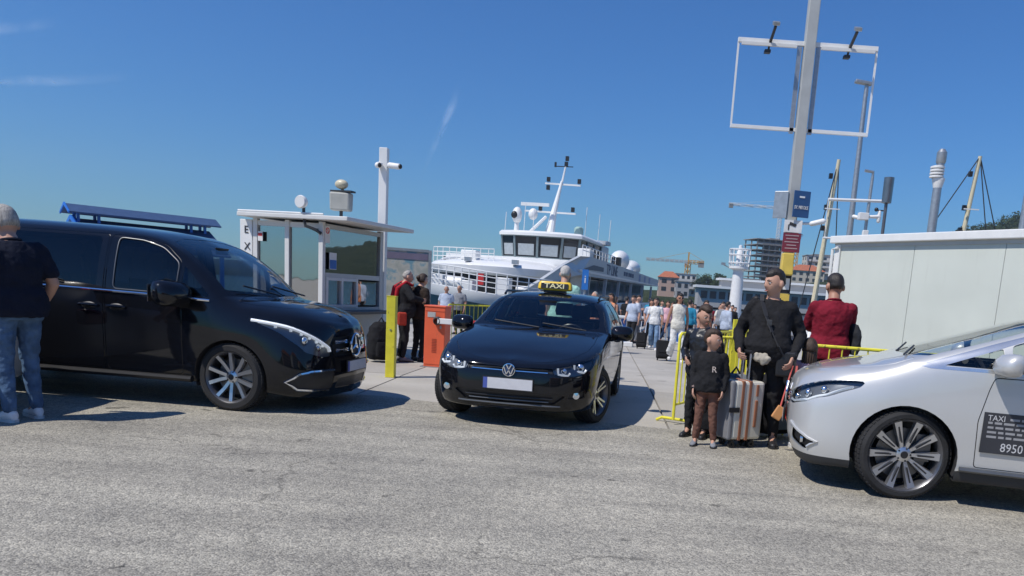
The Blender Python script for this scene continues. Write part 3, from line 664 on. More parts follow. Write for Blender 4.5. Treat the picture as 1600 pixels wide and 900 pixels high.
# ================================================================ ticket booth
ALU = mat('white_aluminium', (.70, .69, .66), .4, var=.05); ALUG = mat('grey_and_shade_aluminium', (.50, .50, .49), .45, .2, var=.06)  # the grey one also paints the shade of the booth's service side
BOOTHGLASS = glass('booth_glass', (.45, .49, .50), coat=.36); PAPER = mat('paper', (.75, .74, .72), .8); INK = mat('ink', (.03, .03, .035), .7)
bt = thing('ticket_booth', 'white aluminium ticket booth with big windows and overhanging flat roof', 'booth', (-5.07, 14.0, gz(14.6)-.02), rad(-14.3))
BW, BD, BH = 1.46, 2.06, 2.46
MB().box((-BW/2, BD/2, .04), (BW+.06, BD+.06, .1)).build('plinth', ALUG, bt, 0)
lw = MB(); lw.box((-BW/2, .03, .48), (BW-.1, .05, .8)); lw.build('lower_panel', ALU, bt, 0)
lw = MB(); lw.box((-.03, BD/2, .46), (.05, BD-.1, .78)); lw.build('lower_panel', ALUG, bt, 0)  # service side panel painted greyer to stand for its shade
for x in (-BW+.04, -BW*.5-.02, -.05): MB().box((x, .04, BH/2), (.09, .085, BH-.05)).build('post', ALU, bt, 0, bevel=.006)
for y in (BD-.05,): MB().box((-.045, y, BH/2), (.085, .12, BH-.05)).build('post', ALUG, bt, 0, bevel=.006)  # white post too, greyer here with the shade put into its colour
for z in (.93, 2.36): MB().box((-BW/2, .045, z), (BW-.12, .06, .09)).build('rail', ALU, bt, 0)
for x0, x1 in ((-BW+.09, -BW*.5-.07), (-BW*.5+.03, -.1)):
    MB().box(((x0+x1)/2, .05, 1.645), (x1-x0, .012, 1.34)).build('window_pane', BOOTHGLASS, bt, 0)
# service side: rails in the greyer aluminium, so its shade is painted in
for z, hh in ((2.37, .08), (1.50, .09), (.89, .07)): MB().box((-.045, BD/2, z), (.07, BD-.2, hh)).build('rail', ALUG, bt, 0)
MB().box((-.05, BD/2-.02, 1.94), (.012, BD-.26, .79)).build('window_pane', BOOTHGLASS, bt, 0)
fr = MB()
for y in (.14, .62, 1.12): fr.box((-.035, y, 1.19), (.075, .06, .56))
for z in (.945, 1.435): fr.box((-.036, .63, z), (.07, .98, .05))
fr.build('service_window_frame', ALU, bt, 0)
for y0, y1 in ((.17, .59), (.65, 1.09), (1.20, 1.92)): MB().box((-.052, (y0+y1)/2, 1.19), (.012, y1-y0, .46)).build('window_pane', BOOTHGLASS, bt, 0)
MB().box((.14, BD/2+.05, .84), (.40, BD*.92, .06)).build('counter_shelf', mat('dark_counter', (.06, .06, .062), .4), bt, 0, bevel=.01)
# inside: back walls, desk, chair silhouette
inn = mat('booth_interior', (.42, .42, .40), .8)
b_ = MB(); b_.box((-BW+.03, BD/2, BH/2), (.04, BD-.1, BH-.1)); b_.box((-BW/2, BD-.03, BH/2), (BW-.1, .04, BH-.1)); b_.build('back_wall', inn, bt, 0)
b_ = MB(); b_.box((-.35, BD/2, .80), (.5, BD-.3, .05)); b_.box((-.5, .7, .98), (.06, .5, .32)); b_.box((-.5, 1.5, .98), (.06, .45, .3)); b_.build('desk', DARKMETAL, bt, 0)
rf = MB(); rf.box((-.53, BD/2-.02, BH+.03), (2.26, BD+.34, .075)); roof_o = rf.build('roof', ALU, bt, 0, bevel=.012)
cn = MB(); cn.tube([(-BW-.2, -.15, BH+.09), (.1, -.15, BH+.09)], .018, 6); cn.build('roof_cable', WHITE, roof_o)
# notices
MB().box((.004, .30, 1.76), (.006, .22, .30)).build('notice', PAPER, bt, 0); MB().box((.009, .30, 1.70), (.004, .20, .16)).build('notice_print', BLUE, bt, 0)
MB().box((.004, .12, 2.22), (.006, .15, .30)).build('notice', PAPER, bt, 0)
ns = MB(); ns.lathe([(.055, -.002), (.055, .002), (.038, .002), (.038, -.002)], 18, (.009, .12, 2.29), 'X', closed=True); ns.bar((.009, .085, 2.325), (.009, .155, 2.255), .012, .004); ns.build('notice_symbol', RED, bt, 0)
MB().box((-BW+.16, -.012, 2.12), (.10, .006, .17)).build('notice', PAPER, bt, 0); MB().box((-BW+.16, -.017, 2.15), (.085, .004, .05)).build('notice_print', RED, bt, 0)
sg = MB(); sg.box((-BW-.16, .05, 2.05), (.26, .09, .72)); so = sg.build('side_sign', WHITE, bt, 0, bevel=.008)
text('sign_letter', 'E', .19, INK, so, (-BW-.15, -.002, 2.22)); text('sign_letter', 'X', .19, INK, so, (-BW-.13, -.002, 1.92))
# lamps on the roof
lp = MB(); lp.tube([(-.02, -.03, 2.22), (-.1, -.08, 2.28), (-.28, -.12, 2.34), (-.31, -.13, 2.5), (-.31, -.13, 2.68)], .028, 8); lo = lp.build('lamp_arm', DARKMETAL, bt)
lh = MB(); lh.lathe([(.02, .06), (.10, .05), (.115, -.02), (.10, -.05), (0, -.05)], 18, (-.31, -.2, 2.74), 'Y'); lh.build('lamp_head', WHITE, lo)
hs = MB(); hs.box((.16, .3, 2.82), (.36, .2, .32), rz=.2, taper=1.05); ho = hs.build('horn_speaker', mat('speaker_beige', (.42, .42, .38), .6), bt, 0, bevel=.03)
q = MB(); q.bar((-.02, .3, 3.0), (.40, .3, 3.0), .16, .03); q.tube([(.16, .3, 2.48), (.16, .3, 2.7)], .03); q.build('bracket', DARKMETAL, ho)
q = MB(); q.ell((.18, .27, 3.12), (.125, .09, .085), 16, 10); q.tube([(.18, .3, 3.0), (.18, .3, 3.1)], .03); q.build('round_lamp', mat('lamp_yellowed', (.62, .56, .40), .4), ho)

# camera mast, info board, gate bollard ------------------------------------
t = thing('camera_mast', 'tall square white mast with two cameras behind the ticket booth', 'mast', (-4.80, 16.75, gz(16.7)-.03))
MB().box((0, 0, 2.12), (.17, .17, 4.24)).build('post', WHITE, t, 0, bevel=.01); MB().box((0, 0, .02), (.35, .35, .04)).build('base_plate', WHITE, t, 0)
for a, l in ((.15, .33), (-2.6, .12)):
    c_ = MB(); c_.tube([(0, 0, 3.88), (math.cos(a)*l*.5, math.sin(a)*l*.5-.08, 3.88)], .035, 8); c_.capsule((math.cos(a)*l*.5, -.14, 3.88), (math.cos(a)*l+.03, -.2, 3.86), .062, .062, 12); co = c_.build('camera', WHITE, t)
    MB().ell((math.cos(a)*l+.07, -.22, 3.86), (.045, .05, .05)).build('lens', BLACKPL, co)
def mapmat():
    mt = bpy.data.materials.new('harbour_map_print'); mt.use_nodes = True; nt, N, L = nodes_of(mt); b = N['Principled BSDF']
    tc = N.new('ShaderNodeTexCoord'); n1 = N.new('ShaderNodeTexNoise'); n1.inputs['Scale'].default_value = 3.2; n1.inputs['Detail'].default_value = 6; L.new(tc.outputs['Object'], n1.inputs[0])
    r = N.new('ShaderNodeValToRGB'); e = r.color_ramp.elements; e[0].position = .42; e[0].color = (.16, .30, .36, 1); e[1].position = .5; e[1].color = (.46, .45, .40, 1)
    x = r.color_ramp.elements.new(.62); x.color = (.34, .36, .32, 1); L.new(n1.outputs[0], r.inputs[0]); L.new(r.outputs[0], b.inputs['Base Color']); b.inputs['Roughness'].default_value = .3
    return mt
t = thing('map_board', 'framed harbour map board standing behind the queueing couple', 'board', (-4.52, 17.75, gz(17.6)-.03), rad(4))
MB().box((0, 0, 1.42), (1.0, .05, 1.62)).build('board', mapmat(), t, 0)
f_ = MB()
for x in (-.52, .52): f_.box((x, 0, 1.13), (.06, .09, 2.26))
for z in (.6, 2.24): f_.box((0, 0, z), (.98, .088, .06))
f_.build('frame', STEEL, t, 0); MB().box((0, -.03, 2.10), (.96, .012, .14)).build('title_strip', mat('board_title', (.16, .14, .2), .5), t, 0)
t = thing('yellow_bollard', 'square yellow steel post beside the black van', 'post', (-3.15, 11.58, -.012))
MB().box((0, 0, .605), (.135, .12, 1.21)).build('post', YELLOW, t, 0, bevel=.006); MB().box((0, 0, 1.216), (.14, .125, .012)).build('cap', YELLOW, t, 0)
MB().box((.0, -.064, .72), (.02, .01, .02)).build('bolt', STEEL, t, 0)
t = thing('barrier_gate', 'orange barrier gate cabinet with lowered red and white arm', 'barrier', (-2.90, 13.66, gz(13.6)-.014), rad(-6))
MB().box((0, 0, .53), (.37, .34, 1.06)).build('cabinet', ORANGE, t, 0, bevel=.012); MB().box((0, 0, 1.075), (.39, .36, .03)).build('lid', ORANGE, t, 0, bevel=.008)
MB().box((.11, -.173, .72), (.03, .012, .05)).build('lock', STEEL, t, 0); MB().box((-.06, -.172, .93), (.14, .006, .09)).build('maker_label', mat('label_grey', (.45, .44, .42), .6), t, 0)
for z_ in (.06, .99): MB().box((0, -.171, z_), (.345, .005, .006)).build('door_seam', mat('orange_dark', (.38, .055, .02), .6), t, 0)
MB().box((0, 0, .01), (.46, .43, .02)).build('base_plate', STEEL, t, 0)
for i in range(9): MB().box((0, -.173, .28+i*.028), (.085, .006, .010)).build('vent_slot', mat('orange_dark', (.38, .055, .02), .6), t, 0)
arm = MB(); arm.box((1.62, -.225, .83), (3.1, .05, .095)); ao = arm.build('arm', WHITE, t, 0, bevel=.008)
for x in (.72, 1.66, 2.6): MB().box((x, -.225, .832), (.52, .056, .10)).build('red_band', RED, ao, 0)
MB().lathe([(.05, -.06), (.075, -.03), (.075, .05)], 16, (.06, -.2, .83), 'Y').build('pivot', DARKMETAL, t)

# yellow crowd barriers --------------------------------------------------------
def barrier_parts(w=2.0, hgt=1.08, n=13):
    fr = MB(); r = .06
    pts = [(-w/2, 0, .06), (-w/2, 0, hgt-r), (-w/2+r*.4, 0, hgt-r*.3), (-w/2+r, 0, hgt), (w/2-r, 0, hgt), (w/2-r*.4, 0, hgt-r*.3), (w/2, 0, hgt-r), (w/2, 0, .06)]
    fr.tube(pts, .019, 8); fr.tube([(-w/2, 0, .24), (w/2, 0, .24)], .016, 8)
    bar = MB().tube([(0, 0, .24), (0, 0, hgt)], .009, 6)
    ft = MB(); ft.tube([(0, -.27, .012), (0, -.2, .05), (0, .2, .05), (0, .27, .012)], .018, 8)
    return fr.mesh('frame', YELLOW), bar.mesh('upright_bar', YELLOW), ft.mesh('foot', YELLOW), w, n
BP = barrier_parts()
BG = 'yellow crowd barriers'
def barrier(label, a, b_, sc=1):
    A, B = Vector(a), Vector(b_); c = (A+B)/2; L_ = (B-A).length; rz = math.atan2(B.y-A.y, B.x-A.x)
    t = thing('crowd_barrier', label, 'barrier', (c.x, c.y, gz(c.y)-.012), rz, BG); t.scale = (L_/2.0, 1, 1)
    def put(nm, me, x):
        o = bpy.data.objects.new(nm, me); COL.objects.link(o); o.parent = t; o.location = (x, 0, 0)
    put('frame', BP[0], 0)
    for i in range(1, BP[4]): put('upright_bar', BP[1], -1+2*i/BP[4])
    for x in (-.86, .86): put('foot', BP[2], x)
    return t
barrier('yellow crowd barrier behind the orange gate cabinet', (-3.5, 17.5), (-2.4, 18.6))
barrier('yellow crowd barrier running back behind the two boys', (.92, 9.0), (1.78, 10.6))
barrier('yellow crowd barrier behind the suitcase and the man in black', (1.30, 8.75), (2.15, 9.05))
barrier('yellow crowd barrier between the red shirted man and the silver car', (2.22, 8.42), (3.95, 8.18))
barrier('yellow crowd barrier near the woman in white', (1.75, 10.7), (2.7, 12.3))
t = thing('yellow_sign_post', 'flat yellow upright panel standing at the barrier end', 'post', (1.77, 10.15, -.012), rad(10))
MB().box((0, 0, .63), (.11, .05, 1.26)).build('panel', YELLOW, t, 0, bevel=.004); MB().box((0, 0, .02), (.24, .2, .03)).build('base', YELLOW, t, 0)

# gate rails further out on the pier -----------------------------------------------
def pier_rail(label, x, y, rz):
    t = thing('pier_rail', label, 'rail', (x, y, gz(y)-.012), rz, 'blue legged white rails on the pier')
    MB().box((0, 0, .92), (1.25, .34, .10)).build('top_rail', WHITE, t, 0, bevel=.03)
    for s_ in (-.42, .42): MB().box((s_, 0, .47), (.16, .16, .82)).build('leg', BLUE, t, 0)
    for s_ in (-.42, .42): MB().box((s_, 0, .03), (.34, .34, .06)).build('foot', WHITE, t, 0)
for i, (x, y, rz) in enumerate(((.35, 27.5, .1), (1.55, 29, .15), (2.6, 30.5, .1), (-.55, 26.5, .05))):
    pier_rail(('white rail with blue legs nearest the taxi mirror', 'second white rail with blue legs out from the taxi mirror', 'farthest white rail with blue legs by the ferry', 'white rail with blue legs half behind the taxi')[i], x, y, rz)
o = thing('red_kerb_block', 'low red and white marker block on the pier', 'marker', (.42, 25.2, gz(25.2)-.012)); MB().box((0, 0, .08), (.55, .25, .16)).build('block', RED, o, 0, bevel=.02); MB().box((.45, 0, .08), (.35, .25, .15)).build('end', WHITE, o, 0, bevel=.02)
t = thing('information_sign', 'small blue information sign behind the man in mint', 'sign', (-.52, 20.5, gz(20.5)-.012)); MB().tube([(0, 0, 0), (0, 0, 2.1)], .03).build('post', STEEL, t); MB().box((0, -.04, 1.92), (.17, .02, .52)).build('plate', mat('sign_blue', (.03, .18, .55), .4), t, 0)
text('symbol', 'i', .3, WHITE, t, (0, -.055, 1.92))

# container -----------------------------------------------------------------------
PANEL = mat('container_panel', (.60, .63, .565), .55, var=.07, vscale=1.2, bump=.04, bscale=8, wear=((.36, .35, .30), 5, (2.5, 2.5, .18), .58, .2, .22))
cdir = Vector((1.65, -2.9, 0)).normalized(); crz = math.atan2(cdir.y, cdir.x)
ct = thing('container_cabin', 'long white container cabin with panelled wall behind the silver car', 'container', (3.89, 13.5, gz(13)-.01), crz)
CL, CW, CH = 6.2, 2.45, 2.72
MB().box((CL/2, CW/2, .09), (CL-.02, CW-.02, .18)).build('base_frame', ALUG, ct, 0)
npn = 4; pw = (CL-.24)/npn
for i in range(npn):
    MB().box((.12+(i+.5)*pw, .05, 1.36), (pw-.008, .05, 2.42)).build('wall_panel', PANEL, ct, 0, bevel=.004)
MB().box((CL/2, .055, 1.36), (CL-.3, .035, 2.40)).build('seam_backing', ALUG, ct, 0)
for x in (.06, CL-.06):
    for y in (.05, CW-.05): MB().box((x, y, 1.36), (.12, .11, 2.44)).build('corner_post', WHITE, ct, 0, bevel=.008)
b_ = MB(); b_.box((CL/2, CW-.05, 1.36), (CL-.24, .05, 2.42)); b_.box((.05, CW/2, 1.36), (.05, CW-.2, 2.42)); b_.box((CL-.05, CW/2, 1.36), (.05, CW-.2, 2.42)); b_.build('wall', PANEL, ct, 0)
MB().box((CL/2, CW/2, 2.575), (CL-.01, CW-.01, .07)).build('roof_shadow_gap', ALUG, ct, 0)
MB().box((CL/2, CW/2, 2.66), (CL+.14, CW+.14, .12)).build('roof', WHITE, ct, 0, bevel=.012)
br = MB(); br.tube([(-.02, -.03, 1.0), (-.02, -.03, 2.5), (.1, -.03, 2.53)], .025, 6); br.build('downpipe', WHITE, ct)

# tall sign pole --------------------------------------------------------------------
sp = thing('sign_pole', 'tall grey pole carrying an empty rectangular sign frame and notices', 'pole', (3.2, 14.0, gz(14)-.02), 0)
MB().box((0, 0, 3.85), (.185, .15, 7.7)).build('pole', mat('pole_grey', (.46, .47, .45), .5, .15, var=.08), sp, 0, bevel=.012)
for x in (-.16, .16): MB().box((x, .02, 5.18), (.07, .05, 1.42)).build('side_channel', STEEL, sp, 0)
FX0, FX1, FZ0, FZ1 = -1.22, 1.17, 4.53, 5.93
fr = MB(); fr.bar((FX0, .02, FZ1), (FX1, .02, FZ1), .06, .075); fo = fr.build('top_bar', WHITE, sp, 0, bevel=.004)
for a, b_ in ((FX0+.06, -.22), (.2, FX1-.06)): MB().bar((a, -.03, FZ1-.06), (b_, -.03, FZ1-.06), .04, .05).build('light_strip', ALU, fo, 0)
MB().bar((FX0, .02, FZ0), (FX1, .02, FZ0), .05, .06).build('bottom_bar', WHITE, sp, 0, bevel=.004)
for x in (FX0+.012, FX1-.012): MB().bar((x, .02, FZ0+.03), (x, .02, FZ1-.037), .03, .03).build('side_bar', WHITE, sp, 0)
for x in (-.68, .68):
    s_ = MB(); s_.bar((x, .02, FZ1-.04), (x+.02, -.28, FZ1+.16), .04, .04); s_.bar((x, -.02, FZ1+.03), (x, .08, FZ1-.13), .03, .03); so = s_.build('spotlight_arm', DARKMETAL, sp, 0)
    s_ = MB(); s_.box((x+.02, -.31, FZ1+.19), (.11, .13, .06), rx=.4); s_.build('spotlight', STEEL, so, 0, bevel=.01); MB().box((x-.02, .05, FZ1-.15), (.1, .1, .05)).build('driver_box', DARKMETAL, so, 0)
bs = MB(); bs.box((.13, -.11, 3.28), (.31, .025, .45), rz=.25); bo = bs.build('blue_sign', mat('street_sign_blue', (.03, .09, .22), .4), sp, 0, bevel=.005)
MB().box((.13, -.127, 3.40), (.10, .004, .03), rz=.25).build('faded_line', PAPER, bo, 0); text('street_lettering', 'SV. NIKOLE', .085, PAPER, bo, (.13, -.127, 3.22), (PI/2, 0, .25), sx=.62)
b_ = MB(); b_.box((-.21, -.02, 3.26), (.25, .03, .46), rz=-.55); b_.build('sign_back', STEEL, sp, 0, bevel=.005)
cs = MB(); cs.box((.03, -.092, 2.90), (.31, .02, .21)); co = cs.build('camera_notice', PAPER, sp, 0)
q = MB(); q.box((.02, -.106, 2.93), (.12, .006, .05), ry=.3); q.box((-.05, -.106, 2.88), (.02, .006, .09)); q.build('camera_symbol', INK, co, 0)
rn = MB(); rn.box((.03, -.092, 2.62), (.31, .02, .33)); ro = rn.build('red_notice', mat('notice_maroon', (.20, .03, .05), .5), sp, 0)
for i, w_ in enumerate((.24, .20, .25, .17, .22)): MB().box((.03, -.105, 2.74-i*.055), (w_, .003, .018)).build('faded_line', mat('faded_print', (.42, .30, .31), .7), ro, 0)
yb = MB(); yb.box((-.02, -.15, 2.24), (.22, .16, .38), taper=.92); yb.build('yellow_box', mat('ochre_box', (.72, .52, .10), .5), sp, 0, bevel=.02)
MB().box((0, -.005, 1.90), (.205, .17, .32)).build('black_band', BLACKPL, sp, 0); MB().box((.02, -.095, 1.90), (.11, .006, .2)).build('sticker', PAPER, sp, 0)
MB().box((0, -.004, 1.60), (.2, .166, .26)).build('yellow_band', mat('ochre_box', (.72, .52, .10), .5), sp, 0)
cm = MB(); cm.tube([(.1, 0, 2.96), (.42, -.05, 2.98)], .022, 6); cm.capsule((.36, -.06, 2.97), (.54, -.1, 3.02), .045, .05, 10); cm.build('camera', WHITE, sp)

# poles, masts and instruments beyond the container -------------------------------------
t = thing('street_lamp', 'tall grey street lamp rising behind the container', 'lamp', (7.3, 24, gz(24)-.02))
MB().tube([(0, 0, 0), (0, 0, 4), (-.02, 0, 8.15)], [.11, .09, .06], 12).build('pole', STEEL, t); h_ = MB(); h_.box((-.12, 0, 8.28), (.5, .2, .09), ry=.12); h_.bar((0, 0, 7.9), (-.02, 0, 8.25), .1); h_.build('lamp_head', STEEL, t, 0, bevel=.02)
q = MB(); q.capsule((.04, -.1, 4.45), (.22, -.2, 4.4), .06, .06, 10); q.build('camera', WHITE, t)
t = thing('instrument_rack', 'white pipe rack holding weather instruments behind the container', 'rack', (7.3, 23.4, gz(23.4)-.02))
b_ = MB(); b_.tube([(-.92, 0, 4.82), (.85, 0, 4.88)], .045, 8); b_.tube([(-.95, 0, 3.72), (1.05, 0, 3.72)], .03, 8); b_.tube([(-.9, 0, 3.72), (-.92, 0, 4.82)], .012, 5); b_.build('cross_pipe', WHITE, t)
b_ = MB(); b_.tube([(.22, .03, 0), (.3, .03, 5.55)], [.06, .045], 10); b_.tube([(.3, .03, 5.5), (.3, .03, 5.68), (.05, 0, 5.7)], .045, 8); b_.build('instrument_pole', STEEL, t)
b_ = MB(); b_.box((.14, -.06, 4.40), (.28, .2, .2)); b_.capsule((.3, -.06, 4.4), (.6, -.06, 4.42), .045, .06, 10); b_.capsule((.6, -.06, 4.3), (.6, -.06, 4.55), .06, .05, 10); b_.box((.26, -.05, 3.9), (.16, .12, .22)); b_.build('weather_station', WHITE, t, bevel=.02)
b_ = MB(); b_.tube([(.5, -.06, 4.6), (.75, -.06, 4.6)], .02, 5); b_.ell((.5, -.06, 4.62), (.06, .06, .06)); b_.build('wind_vane', BLACKPL, t)
t = thing('cylinder_antenna', 'metal cylinder antenna on a thin dark pole behind the container', 'antenna', (7.6, 22, gz(22)-.02))
MB().tube([(0, 0, 0), (0, 0, 4.65)], .045, 10).build('pole', mat('dark_steel', (.16, .16, .17), .4, .6), t); MB().lathe([(.02, 4.6), (.13, 4.62), (.135, 5.3), (.02, 5.32), (0, 5.32)], 20).build('cylinder', mat('brushed_steel', (.30, .29, .28), .3, .9, var=.1), t)
t = thing('sensor_mast', 'thick grey mast with a louvred sensor collar behind the container', 'mast', (8.13, 20, gz(20)-.02))
MB().tube([(0, 0, 0), (0, 0, 4.7), (0, 0, 5.65)], [.13, .105, .09], 14).build('pole', STEEL, t)
c_ = MB(); c_.lathe([(.1, 4.75), (.15, 4.95), (.15, 5.0)], 16)
for i in range(4): c_.lathe([(.11, 5.0+i*.075), (.17, 5.01+i*.075), (.17, 5.05+i*.075), (.11, 5.07+i*.075)], 16, (-.06, 0, 0))
c_.build('sensor_collar', WHITE, t); MB().lathe([(.1, 5.35), (.12, 5.4), (.12, 5.62), (.06, 5.7), (0, 5.7)], 14).build('cap', STEEL, t)
t = thing('lamp_post', 'grey post at the right picture edge behind the container', 'lamp', (8.32, 16.0, gz(16)-.02)); MB().tube([(0, 0, 0), (0, 0, 4.5)], [.1, .07], 12).build('pole', STEEL, t); MB().ell((0, 0, 4.6), (.14, .14, .12)).build('lamp_head', WHITE, t)
MASTC = mat('cream_mast', (.70, .62, .42), .5, var=.08)
def sailboat(label, x, y, top, rake, stays, L_=9):
    t = thing('sailing_boat', label, 'boat', (x, y, -1.5), 0); hb = MB(); secs = []
    n = 9
    rings = []
    for i in range(n):
        f_ = i/(n-1); yy = -L_/2+L_*f_; bw = 1.45*math.sin(PI*min(1, .18+f_*.82))**.6*(1 if f_ < .98 else .1); zs = 1.1+.5*f_*f_
        rings.append([(-bw, yy, zs), (-bw*.85, yy, .3), (0, yy, -.4), (bw*.85, yy, .3), (bw, yy, zs)])
    hb.add([p for r in rings for p in r], [(i*5+j, i*5+j+1, (i+1)*5+j+1, (i+1)*5+j) for i in range(n-1) for j in range(4)]+[(i*5+4, i*5, (i+1)*5, (i+1)*5+4) for i in range(n-1)]+[(0, 1, 2, 3, 4)])
    hb.build('hull', SHIPWHITE, t, 40); MB().box((0, -.5, 1.5), (1.7, 3.6, .7), taper=.85).build('cabin', SHIPWHITE, t, 0, bevel=.08)
    T = Vector((rake, 0, top+1.5)); MB().tube([(0, .8, 1), (rake*.5, .6, (top+1.5)*.5), T], [.19, .16, .11], 10).build('mast', MASTC, t)
    sb = MB()
    for (dx, dy, z_) in stays: sb.tube([T, (dx, dy, z_)], .035, 5)
    sb.build('stay', DARKMETAL, t); c_ = MB(); c_.bar((rake*.75-.4, 0, top*.72+1.5), (rake*.75+.5, 0, top*.72+1.5), .07); c_.build('spreader', SHIPWHITE, t)
    for z_ in (.6, .72, .9): MB().box((rake*z_-.25, .3, top*z_+1.6), (.2, .2, .3)).build('mast_lamp', BLACKPL, t)
sailboat('moored sailing boat whose leaning cream mast rises left of the container', 13.0, 48, 10.25, .45, [(1.3, 0, 1.2), (-1.2, 0, 1.2)])
sailboat('moored sailing boat with cream mast and dark stays above the container', 21.3, 48, 11.0, .5, [(-4.4, -1, 4.2), (2.6, 0, 3.4), (3.7, 0, 3.8)], 11)

# blue framed pavilion behind the van -------------------------------------------------------
DKBLUE = mat('pavilion_blue', (.02, .16, .58), .5); SLATE = mat('pavilion_roof', (.055, .10, .20), .5, .1)
pv = thing('market_pavilion', 'blue framed pavilion with raised ridge roof behind the black van', 'pavilion', (-14.75, 22.2, gz(22)+.17), math.atan2(2.8, 2.6))
PL = 3.0
rfm = MB(); rfm.add([(-.3, -1.7, 1.75), (-.3, 0, 2.5), (-.3, 1.7, 1.75), (PL+.3, -1.7, 1.75), (PL+.3, 0, 2.5), (PL+.3, 1.7, 1.75), (-.3, -1.7, 1.70), (-.3, 0, 2.45), (-.3, 1.7, 1.70), (PL+.3, -1.7, 1.70), (PL+.3, 0, 2.45), (PL+.3, 1.7, 1.70)],
    [(0, 1, 4, 3), (1, 2, 5, 4), (6, 9, 10, 7), (7, 10, 11, 8), (0, 3, 9, 6), (2, 8, 11, 5), (0, 6, 7, 1), (1, 7, 8, 2), (3, 4, 10, 9), (4, 5, 11, 10)]); rfm.build('roof', SLATE, pv, 0)
g_ = MB(); g_.bar((-.36, -1.75, 1.74), (-.36, 0, 2.53), .09, .1); g_.bar((-.36, 1.75, 1.74), (-.36, 0, 2.53), .09, .1); g_.build('gable_frame', DKBLUE, pv, 0)
MB().prism([(-.45, 2.66), (0, 2.88), (.45, 2.66), (.45, 2.62), (0, 2.82), (-.45, 2.62)], 'X', -.5, PL+.5).build('ridge_cap', SLATE, pv, 0)
g_ = MB(); g_.prism([(-.48, 2.66), (0, 2.91), (.48, 2.66), (.48, 2.60), (0, 2.83), (-.48, 2.60)], 'X', -.54, -.505); g_.build('ridge_gable', DKBLUE, pv, 0)
for x in (-.25, .25, PL-.3, PL+.1):
    for s_ in (-.2, .2): MB().box((x, s_, 2.55), (.07, .07, .3)).build('ridge_post', DKBLUE, pv, 0)
for x in (-.2, PL+.1):
    for y in (-1.5, 1.5): MB().box((x, y, .78), (.1, .1, 1.96)).build('post', DKBLUE, pv, 0)
# ================================================================ vehicles
def pchip(P, n):
    """P: (k,3) points, monotone cubic through them, n samples per interval"""
    P = np.asarray(P, float); k = len(P); d = P[1:]-P[:-1]
    m_ = np.zeros_like(P); a, b_ = d[:-1], d[1:]
    s_ = a*b_ > 0; den = np.where(np.abs(a+b_) < 1e-12, 1, a+b_)
    m_[1:-1] = np.where(s_, 2*a*b_/den, 0)*.55 + np.where(s_, .5*(a+b_), 0)*.45
    lim = 1.7*np.minimum(np.abs(a), np.abs(b_)); m_[1:-1] = np.clip(m_[1:-1], -lim, lim)
    m_[0] = d[0]; m_[-1] = d[-1]
    out = []
    for i in range(k-1):
        for j in range(n):
            t = j/n; out.append((2*t**3-3*t**2+1)*P[i]+(t**3-2*t**2+t)*m_[i]+(-2*t**3+3*t**2)*P[i+1]+(t**3-t**2)*m_[i+1])
    out.append(P[-1]); return np.array(out)
def cage_surface(lines, ns=7, nt=6):
    A = np.array([pchip(l, ns) for l in lines])           # (lines, S, 3)
    B = np.array([pchip(A[:, i], nt) for i in range(A.shape[1])])   # (S, T, 3)
    return B
def in_poly(p, poly):
    r = False
    for i in range(len(poly)):
        (x0, y0), (x1, y1) = poly[i-1], poly[i]
        if (y0 > p[1]) != (y1 > p[1]) and p[0] < (x1-x0)*(p[1]-y0)/(y1-y0)+x0: r = not r
    return r
def round_poly(poly, r=.04, n=4):
    out = []; k = len(poly)
    for i in range(k):
        p = Vector(poly[i]); a = Vector(poly[i-1]); b_ = Vector(poly[(i+1) % k]); la, lb = (a-p).length, (b_-p).length
        ra = min(r, la*.45, lb*.45); p0 = p+(a-p).normalized()*ra; p1 = p+(b_-p).normalized()*ra
        for j in range(n+1):
            t = j/n; out.append(tuple((1-t)**2*p0+2*t*(1-t)*p+t*t*p1))
    return out
def inset_poly(poly, d):
    k = len(poly); area = sum(poly[i-1][0]*poly[i][1]-poly[i][0]*poly[i-1][1] for i in range(k)); sg = 1 if area > 0 else -1; out = []
    for i in range(k):
        a, p, b_ = Vector(poly[i-1]), Vector(poly[i]), Vector(poly[(i+1) % k]); e0, e1 = (p-a), (b_-p)
        if e0.length < 1e-9 or e1.length < 1e-9: out.append(tuple(p)); continue
        n0 = Vector((-e0.y, e0.x)).normalized(); n1 = Vector((-e1.y, e1.x)).normalized(); nn = (n0+n1)
        nn = nn/max(.35, nn.length_squared/2) if nn.length > 1e-6 else n0
        out.append(tuple(p+nn*d*sg))
    return out
def insert_station(lines, i, f=.12):
    """an extra station just behind station i, so the cowl keeps a crisp fold"""
    return [l[:i+1]+[tuple(a+(b_-a)*f for a, b_ in zip(l[i], l[i+1]))]+l[i+1:] for l in lines]
